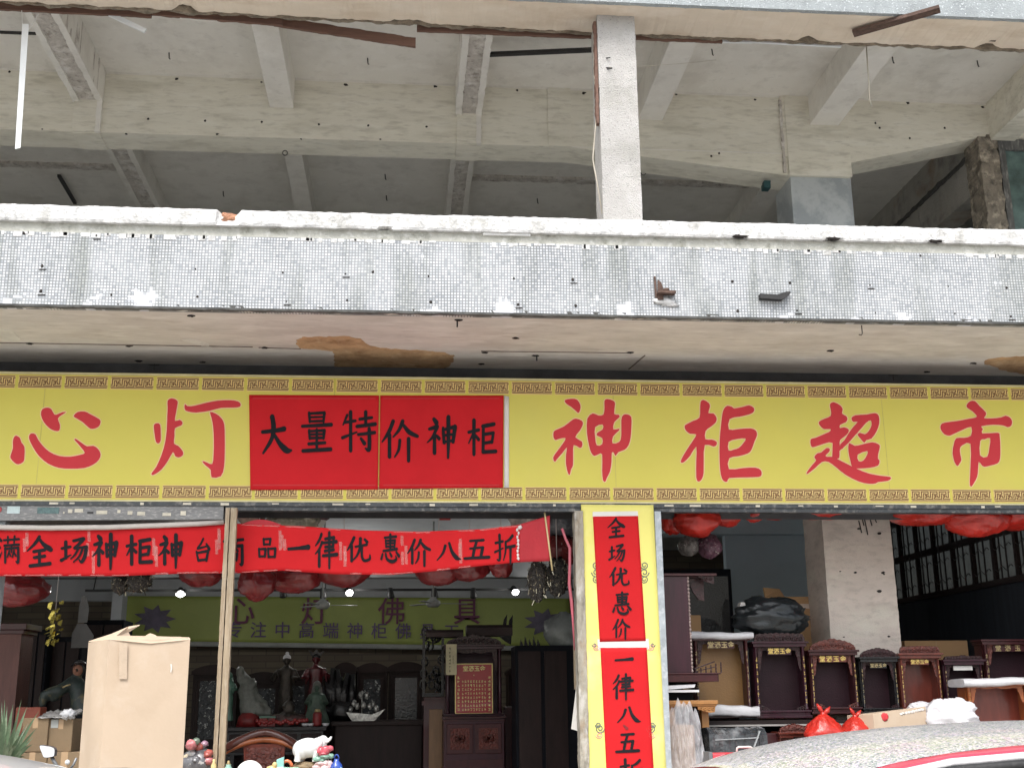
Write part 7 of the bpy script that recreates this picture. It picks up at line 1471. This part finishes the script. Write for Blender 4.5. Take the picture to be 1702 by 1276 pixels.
mb = MB(); mb.ball(g(132, 1104, .02), 1, (10 * kk, 10 * kk, 7 * kk), 14, 10); mb.tube([g(120, 1106, -.06), g(126, 1100, -.1), g(136, 1099, -.1), g(142, 1104, -.06)], 2 * kk, 8); mb.build('headdress', 'lacquer_black', T)
mb = MB(); mb.tube([g(104, 1142, -.18), g(110, 1139, -.19), g(117, 1137, -.18)], 1.2 * kk, 6); mb.build('gilt_trim', 'gold_dull', T)
MB().box(g(112, 1190).x, Yg - .2, .15, g(165, 1190).x, Yg + .25, g(130, 1186).z).build('stand', 'deep_dark', T)
# spiky potted plant
c = at(2, 1290, -.7); rnd = random.Random(11)
T = thing('spiky_plant', 'potted plant with long narrow grey-green leaves at the left edge of the picture', 'potted plant', (c.x, -.7, .12))
mb = MB(); mb.lathe((c.x, -.7, .12), [(.14, 0), (.17, .05), (.2, .32), (.215, .34), (.19, .345), (.18, .3)], 20); mb.build('pot', mat('pot_clay', (.22, .10, .06), .7, var=.2), T)
mb = MB(); mb.tube([(c.x, -.7, .4), (c.x + .02, -.68, .65), (c.x, -.7, c.z + .03)], [.035, .03, .028], 8); mb.build('stem', 'fir', T)
mb = MB()
def leaf(tip, w_, sag):
    b0 = Vector((c.x + rnd.uniform(-.015, .015), -.7 + rnd.uniform(-.015, .015), c.z + rnd.uniform(-.08, .06))); tip = Vector(tip); L = []; N = 9
    side = (tip - b0).cross(Vector((0, 1, .3))).normalized()
    for i in range(N + 1):
        t_ = i / N; p_ = b0.lerp(tip, t_) + Vector((0, 0, sag * 4 * t_ * (1 - t_))); ww = w_ * (math.sin(math.pi * min(1, t_ * .85 + .14)) ** .8) * (1 - t_ ** 6); nf = Vector((0, -1, .35)).normalized() * ww * .35
        L += [p_ - side * ww, p_ + nf * -1, p_ + side * ww]
    mb.add(L, [(i * 3 + a_, i * 3 + a_ + 1, (i + 1) * 3 + a_ + 1, (i + 1) * 3 + a_) for i in range(N) for a_ in (0, 1)], True)
for px, py, dy, sg in ((8, 1160, 0, .0), (16, 1190, .1, .0), (22, 1168, .05, .01), (36, 1161, -.1, .02), (45, 1174, .1, .02), (66, 1179, 0, .03), (48, 1200, .2, .02), (62, 1208, -.05, .02), (56, 1224, .1, .03), (55, 1236, 0, .03), (36, 1249, -.1, .05), (34, 1230, .15, .03), (48, 1236, -.15, .04), (12, 1172, .15, 0), (28, 1200, -.2, .02), (40, 1212, -.2, .02), (20, 1215, -.25, .02), (-30, 1165, 0, .02), (-50, 1190, .1, .03), (-60, 1215, 0, .04), (-14, 1158, -.1, 0), (2, 1180, -.25, 0), (30, 1182, .2, .01), (-20, 1200, -.2, .02), (44, 1258, .1, .05), (24, 1240, -.3, .04), (3, 1165, .2, 0), (-6, 1185, .1, 0), (14, 1205, .0, 0), (18, 1180, -.05, .01), (10, 1220, -.2, 0)):
    leaf(at(px, py, -.7 + dy), .013 + .004 * rnd.random(), sg)
mb.build('foliage', mat('leaf_green', (.09, .14, .075), .45, var=.45, scale=6, stain=((.22, .26, .16), .6, 9)), T)
# the big carton standing on the pavement
zt = at(240, 1062, -1.6).z
P1, P2, P0 = at(181, 1070, -1.6), at(316, 1063, -1.52), at(147, 1068, -1.28)
P3 = P0 + (P2 - P1); zb = .12
T = thing('big_carton', 'tall plain carton with open crumpled flaps standing on the pavement before the left opening', 'cardboard box', ((P1.x + P2.x) / 2, -1.4, .12))
mb = MB(); ring = [P1, P2, P3, P0]; N = 4; lv = 14; vs = []; fs = []; per = 8
for j in range(lv + 1):
    t_ = j / lv; z = zb + (zt - zb) * t_
    for e_ in range(4):
        a_, b_ = ring[e_], ring[(e_ + 1) % 4]; nrm = Vector((b_.y - a_.y, -(b_.x - a_.x), 0)).normalized()
        for i in range(per):
            u = i / per; p_ = a_.lerp(b_, u); bul = .012 * math.sin(math.pi * u) * math.sin(math.pi * t_) + .022 * noise.noise(Vector((p_.x * 4, p_.y * 4, z * 1.8))) * math.sin(math.pi * u) ** .5
            vs.append((p_.x + nrm.x * bul, p_.y + nrm.y * bul, z + (.01 * noise.noise(Vector((p_.x * 9, p_.y * 9, 1))) if j == lv else 0)))
M_ = per * 4
for j in range(lv):
    for i in range(M_): fs.append((j * M_ + i, j * M_ + (i + 1) % M_, (j + 1) * M_ + (i + 1) % M_, (j + 1) * M_ + i))
fs.append(tuple(range(M_ - 1, -1, -1))); mb.add(vs, fs, True); bx = mb.build('carton', 'carton_pale', T); q = bx.modifiers.new('edges', 'EDGE_SPLIT'); q.split_angle = R(40)
Z = Vector((0, 0, 1)); U = lambda p_, z: Vector((p_.x, p_.y, z))
def flap(pts): mb = MB(); mb.add([tuple(p_) for p_ in pts] + [tuple(p_ + Vector((0, .006, .006))) for p_ in pts], [tuple(range(len(pts))), tuple(reversed(range(len(pts), 2 * len(pts))))] + [(i, (i + 1) % len(pts), (i + 1) % len(pts) + len(pts), i + len(pts)) for i in range(len(pts))]); return mb.build('flap', 'carton_pale', T)
flap([U(P0, zt), at(187, 1062, -1.45), at(217, 1059, -1.22), at(213, 1051, -1.2), at(232, 1039, -1.18), at(213, 1042, -1.2), at(185, 1054, -1.25)])
flap([U(P1, zt), at(250, 1069, -1.57), U(P2, zt), at(314, 1060, -1.45), at(255, 1058, -1.4), at(188, 1057, -1.45)])
flap([at(240, 1058, -1.3), at(262, 1060, -1.3), at(258, 1056, -1.25), at(249, 1053, -1.2)])
flap([U(P0, zt), U(P3, zt), at(300, 1059, -1.3), at(200, 1060, -1.25)])
def on_front(px, py, lift=.014): p_ = at(px, py, -1.6); t_ = (p_.x - P1.x) / (P2.x - P1.x); Y = P1.y + (P2.y - P1.y) * t_ - lift; return at(px, py, Y)
mb = MB(); mb.add([on_front(198, 1068), on_front(212, 1068), on_front(211, 1128), on_front(198, 1128)], [(0, 1, 2, 3)]); mb.build('tape', mat('tape_tan', (.49, .385, .285), .3), T)
mb = MB(); mb.add([on_front(283, 1103), on_front(285.5, 1103), on_front(286, 1110), on_front(284.5, 1117), on_front(283, 1116), on_front(284, 1110)], [(0, 1, 2, 3, 4, 5)]); mb.build('tear', 'paper_white', T)

# ---- electric scooter, only its mirror above the picture's edge
Ysc = -3.9
c = at(78, 1247, Ysc); mw = SCt(Ysc)
T = thing('scooter', 'parked electric scooter with a white mirror, at the lower left before the cartons', 'scooter', (c.x + .25, Ysc, 0))
mr = [(65.5, 1239), (72, 1237.8), (90, 1242), (91, 1254), (88, 1257), (74, 1258.5), (70, 1252)]
mb = MB(); lp = smooth_loop([(at(x, y, Ysc).x, at(x, y, Ysc).z) for x, y in mr], 3); mb.prism(lp, Ysc, Ysc + .035); m1 = mb.build('mirror', mat('mirror_shell', (.055, .055, .06), .35), T)
mb = MB(); cc = Vector((sum(p_[0] for p_ in lp) / len(lp), sum(p_[1] for p_ in lp) / len(lp))); mb.prism([tuple(cc + (Vector(p_) - cc) * .93) for p_ in lp], Ysc - .004, Ysc); mb.build('mirror_glass', mat('mirror_glass', (.78, .78, .80), .35, metal=.3, var=.02, bump=0), m1)
mb = MB(); mb.tube([at(86, 1258, Ysc + .02), at(92, 1268, Ysc + .02), at(100, 1282, Ysc + .02)], .009, 8); hb = at(100, 1282, Ysc + .02)
mb.build('mirror_stem', mat('stem_grey', (.20, .20, .20), .4, metal=.5), T)
mb = MB(); mb.tube([hb + Vector((-.12, .05, -.05)), hb + Vector((0, 0, -.01)), hb + Vector((.15, .03, .0)), hb + Vector((.3, .03, 0)), hb + Vector((.45, 0, -.01)), hb + Vector((.57, .05, -.05))], .013, 8); mb.build('handlebar', 'lamp_black', T)
cxh = hb.x + .225; hz = hb.z
mb = MB(); mb.ball((cxh, Ysc - .02, hz - .03), .05, (1.25, .8, .75), 16, 12); mb.build('headlight_housing', 'lamp_black', T)
mb = MB(); p_ = at(112, 1266, Ysc - .06); mb.ball(p_, .012, (1, 1, 1), 10, 8); mb.build('indicator', 'porcelain', T); mb = MB(); p_ = at(122, 1270, Ysc - .05); mb.tube([p_ + Vector((-.02, 0, -.03)), p_ + Vector((.0, 0, .0)), p_ + Vector((.012, 0, .03))], .006, 6); mb.build('lever', 'stem_grey', T)
mat('scooter_white', (.62, .62, .62), .3, coat=.5, var=.05)
mb = MB(); mb.tube([(cxh, Ysc, hz), (cxh, Ysc - .08, .85), (cxh, Ysc - .2, .35)], [.05, .12, .08], 12); mb.build('front_fairing', 'scooter_white', T); mb = MB(); mb.tube([(cxh, Ysc - .1, .36), (cxh, Ysc + .2, .28), (cxh, Ysc + .55, .3), (cxh, Ysc + .75, .62), (cxh, Ysc + 1.1, .66)], [.1, .13, .15, .16, .07], 12); mb.build('body', 'scooter_white', T); mb = MB(); mb.ball((cxh, Ysc + .85, .74), .1, (1.2, 3, .6), 16, 10); mb.build('seat', 'lamp_black', T)
for yy in (Ysc - .32, Ysc + .95):
    mb = MB(); mb.tube([(cxh - .045 + .0, yy, .24), (cxh - .03, yy, .24), (cxh + .03, yy, .24), (cxh + .045, yy, .24)], [.2, .235, .235, .2], 24); wh = mb.build('wheel', 'lamp_black', T); mb = MB(); mb.tube([(cxh - .048, yy, .24), (cxh + .048, yy, .24)], .13, 20); mb.build('rim', 'stem_grey', wh)

# ---- the two cars in the road
def car(name, label, xf, yc, sgn, body, roofm, zroof=1.415, trim=True, L=4.3, wid=1.72, xw=0):
    """sgn=+1: nose towards -x. xf = x of the front edge of the roof."""
    T = thing(name, label, 'car', (xf + sgn * 1.0, yc, 0))
    st = [(-1.75, .38, .62, .70), (-1.68, .70, .72, .74), (-1.3, .80, .86, .86), (-.75, .845, .93, .93), (-.62, .85, .95, .96), (.0, .86, .975, zroof - .14), (.16, .86, .98, zroof - .08), (.42, .86, .985, zroof - .034), (.8, .86, .985, zroof - .008), (1.2, .86, .985, zroof), (1.75, .86, .98, zroof - .09), (2.3, .83, .97, 1.0), (2.5, .78, .93, .94), (2.56, .6, .8, .82)]
    k = wid / 1.72; m_ = 7
    def roofpt(i, v):
        x, hw, zb, zr = st[i]; hwk = hw * k
        if v <= 1: return (hwk * (.97 + .03 * v), .28 + (zb - .28) * v)              # side, sill to belt
        if v <= 2: t_ = v - 1; inw = .24 * min(1, max(0, zr - zb) / .4); return (hwk - inw * t_ * k, zb + (zr - .046 - zb) * t_ if zr - zb > .1 else zb + (zr - zb) * t_ * .6)
        t_ = v - 2; a_, z_ = roofpt(i, 2); return (a_ * (1 - t_), z_ + (zr - z_) * (math.sin(t_ * math.pi / 2) ** .75))
    vv = [0, .35, .7, 1, 1.25, 1.5, 1.89, 2, 2.03, 2.07, 2.2, 2.45, 2.72, 3]
    def P(i, j, off=0):
        a_, z_ = roofpt(i, vv[j]); return a_ + off, z_
    def patchmesh(i0, i1, j0, j1, side, off=0.):
        mb = MB(); vs = []; W_ = j1 - j0 + 1
        for i in range(i0, i1 + 1):
            for j in range(j0, j1 + 1): a_, z_ = P(i, j); vs.append((xf + sgn * st[i][0], yc + side * (a_ + off), z_ + off))
        mb.add(vs, [((i) * W_ + j, (i) * W_ + j + 1, (i + 1) * W_ + j + 1, (i + 1) * W_ + j) for i in range(i1 - i0) for j in range(j1 - j0)], True); return mb
    body_mb = MB(); roof_mb = MB(); n_ = len(st)
    for s in (-1, 1):
        for q in (patchmesh(0, n_ - 1, 0, 3, s), patchmesh(0, 4, 3, 13, s), patchmesh(10, n_ - 1, 3, 13, s)): body_mb.add(q.v, q.f, True)
        q = patchmesh(5, 10, 7, 9, s); body_mb.add(q.v, q.f, True)          # painted roof rail
        q = patchmesh(5, 10, 9, 13, s); roof_mb.add(q.v, q.f, True)
        q = patchmesh(4, 5, 3, 7, s); body_mb.add(q.v, q.f, True); q = patchmesh(10, 11, 3, 7, s); body_mb.add(q.v, q.f, True)
    bo = body_mb.build('body', body, T); q = bo.modifiers.new('sub', 'SUBSURF'); q.levels = q.render_levels = 1
    ro = roof_mb.build('roof', roofm, T); q = ro.modifiers.new('sub', 'SUBSURF'); q.boundary_smooth = 'PRESERVE_CORNERS'; q.levels = q.render_levels = 2
    for s in (-1, 1):
        mb = patchmesh(5, 10, 4, 6, s, -.004); w_ = mb.build('side_window', mat('car_glass', (.035, .075, .075), .06, var=.2, spec=.7), T)
        mb = MB(); pts = []
        for i in range(5, 11): a_, z_ = roofpt(i, 1.955); pts.append((xf + sgn * st[i][0], yc + s * (a_ + .008), z_))
        mb.tube(pts, .013, 6); mb.build('chrome_strip', mat('chrome', (.82, .80, .81), .25, metal=.4, var=.05), w_)
        mb = MB(); pts = []
        for i in range(5, 11): a_, z_ = roofpt(i, 1.90); pts.append((xf + sgn * st[i][0], yc + s * (a_ + .004), z_))
        mb.tube(pts, .015, 6); mb.build('rubber_seal', 'lamp_black', w_)
        q = patchmesh(5, 10, 3, 4, s); q.build('door_top', body, T); q = patchmesh(5, 10, 6, 7, s); q.build('door_frame', body, T)
        for xx in (-1.05, 1.72):
            mb = MB(); X = xf + sgn * xx; y_ = yc + s * .80 * k; mb.tube([(X, y_ - s * .1, .31), (X, y_ - s * .08, .31), (X, y_ + s * .06, .31), (X, y_ + s * .08, .31)], [.27, .31, .31, .28], 28); wh = mb.build('wheel', 'lamp_black', T); mb = MB(); mb.tube([(X, y_ - s * .02, .31), (X, y_ + s * .085, .31)], .2, 20); mb.build('rim', 'stem_grey', wh)
        mb = MB(); mb.ball((xf + sgn * -1.62, yc + s * .6 * k, .66), .09, (1, 1.4, .8), 12, 8); mb.build('headlight', 'chrome', T)
        mb = MB(); mb.ball((xf + sgn * -.35, yc + s * .98 * k, .98), .08, (.8, 1.3, .9), 12, 8); mb.build('side_mirror', body, T)
    for i0, i1, nm in ((4, 5, 'windscreen'), (10, 11, 'rear_window')):
        mb = MB()
        for s in (-1, 1): q = patchmesh(i0, i1, 7, 13, s); mb.add(q.v, q.f, True)
        mb.build(nm, mat('screen_glass', (.03, .035, .04), .12, var=.2, spec=.12, bump=0), T)
    return T
mat('car_red', (.50, .022, .060), .3, var=.04, coat=.8, bump=0); mat('car_white', (.66, .67, .66), .3, var=.03, coat=.7, bump=0)
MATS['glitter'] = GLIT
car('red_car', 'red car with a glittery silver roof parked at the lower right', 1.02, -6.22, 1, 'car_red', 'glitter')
car('white_car', 'white car parked at the lower left corner, only its roof edge showing', -1.06, -6.1, -1, 'car_white', 'car_white', zroof=1.405)

# ================================================================ loose pieces of the upper storey
def piece(name, mb, m, label, cat, group=None): return tag(mb.build(name, m, None), label, cat, group)
mb = MB(); mb.hexa([at(25, 248, -.82), at(34, 246, -.82), at(34, 246, -.79), at(25, 248, -.79)], [at(37, 40, -.86), at(48, 40, -.86), at(48, 40, -.83), at(37, 40, -.83)]); piece('plastic_strip', mb, mat('pvc_white', (.80, .82, .82), .35, var=.04), 'long white plastic strip dangling from the upper storey at the left', 'plastic strip')
mb = MB(); mb.bar(at(38, 50, -.85), at(36, 18, -.87), .006); mb.bar(at(48, 50, -.85), at(64, 24, -.87), .006); piece('thin_wire', mb, 'paper_white', 'thin pale wire holding the dangling white plastic strip', 'wire')
for q in (((118, 12), (165, 16), (242, 52), .05, 'short white plastic strip sagging from the beam near the left corner'), ((300, 26), (360, 31), (425, 33), .07, 'pale strip flat along the beam left of the sagging brown board'), ((1130, 66), (1250, 68), (1398, 76), .05, 'pale strip along the beam right of the balcony pillar'), ((1440, 66), (1560, 70), (1720, 78), .05, 'pale strip along the beam at the upper right')):
    pp = [at(x, y, -.84) for x, y in q[:3]]; mb = MB(); mb.bar(pp[0], pp[1], .02, q[3]); mb.bar(pp[1], pp[2], .02, q[3] * .8); piece('plastic_strip', mb, 'whitewash' if q[3] != .05 else 'pvc_white', q[4], 'plastic strip', 'pale strips along the upper beam')
for q in (((-30, 8), (252, 22), .085, 'brown board fixed along the upper beam at the left corner'), ((250, 20), (470, 38), .06, 'brown board along the upper beam, ending where it starts to sag'), ((455, 36), (691, 67), .085, 'brown board sagging loose with a broken free end'), ((693, 44), (992, 56), .10, 'straight brown board along the upper beam left of the balcony pillar'), ((1057, 60), (1200, 66), .07, 'dark brown board right of the balcony pillar'), ((1190, 62), (1398, 72), .035, 'thin dark splinter of board right of the balcony pillar')):
    a_, b_ = at(*q[0], -.855 + (.05 if q[0][0] == 455 else 0)), at(*q[1], -.855); mb = MB(); mb.rough_bar((a_.x, a_.y, 0), (b_.x, a_.y + .001, 0), [(-.015, -q[2] / 2), (.015, -q[2] / 2), (.015, q[2] / 2), (-.015, q[2] / 2)], seg=40, amp=.004, seed=q[0][0])
    mb.v = [(x, y, z + a_.z + (b_.z - a_.z) * (x - a_.x) / (b_.x - a_.x)) for x, y, z in mb.v]; piece('wood_board', mb, 'brown_board', q[3], 'board', 'brown boards along the upper beam')
mb = MB(); mb.bar(atz(812, 91, 7.45), atz(992, 83, 7.45), .05, .03); piece('iron_rod', mb, 'black_iron', 'black iron rod under the ceiling left of the balcony pillar', 'rod')
mb = MB(); mb.bar(atz(1418, 56, 7.06), atz(1562, 15, 7.09), .09, .03); piece('iron_rod', mb, 'rusty', 'dark flat iron slanting under the upper beam at the upper right', 'rod')
mb = MB(); mb.bar(at(0, 53, .3), at(80, 56, .3), .03); piece('iron_rod', mb, 'black_iron', 'short black iron rod behind the dangling strip at the upper left', 'rod')
mb = MB(); pp = [at(x, y, -.8) for x, y in ((1440, 76), (1442, 110), (1444, 140), (1445, 165), (1449, 177))]; mb.tube(pp, .006, 6); piece('cable', mb, 'cream_cable', 'pale cable hanging down by the right ceiling beam', 'cable')
mb = MB(); pp = [at(x, y, -.9) for x, y in ((1340, 54), (1333, 49), (1346, 41))]; mb.tube(pp, .012, 6); piece('twig', mb, 'rusty', 'small dark twig caught on the edge of the upper beam', 'twig')
mb = MB(); p_ = at(1645, 62, -1.0); mb.prism([(p_.x - .1, p_.z - .02), (p_.x + .12, p_.z - .03), (p_.x + .03, p_.z + .02), (p_.x + .0, p_.z + .1), (p_.x - .03, p_.z + .02)], -1.0, -.97); piece('splinter', mb, 'rusty', 'pointed dark splinter on the upper beam near the right corner', 'splinter')
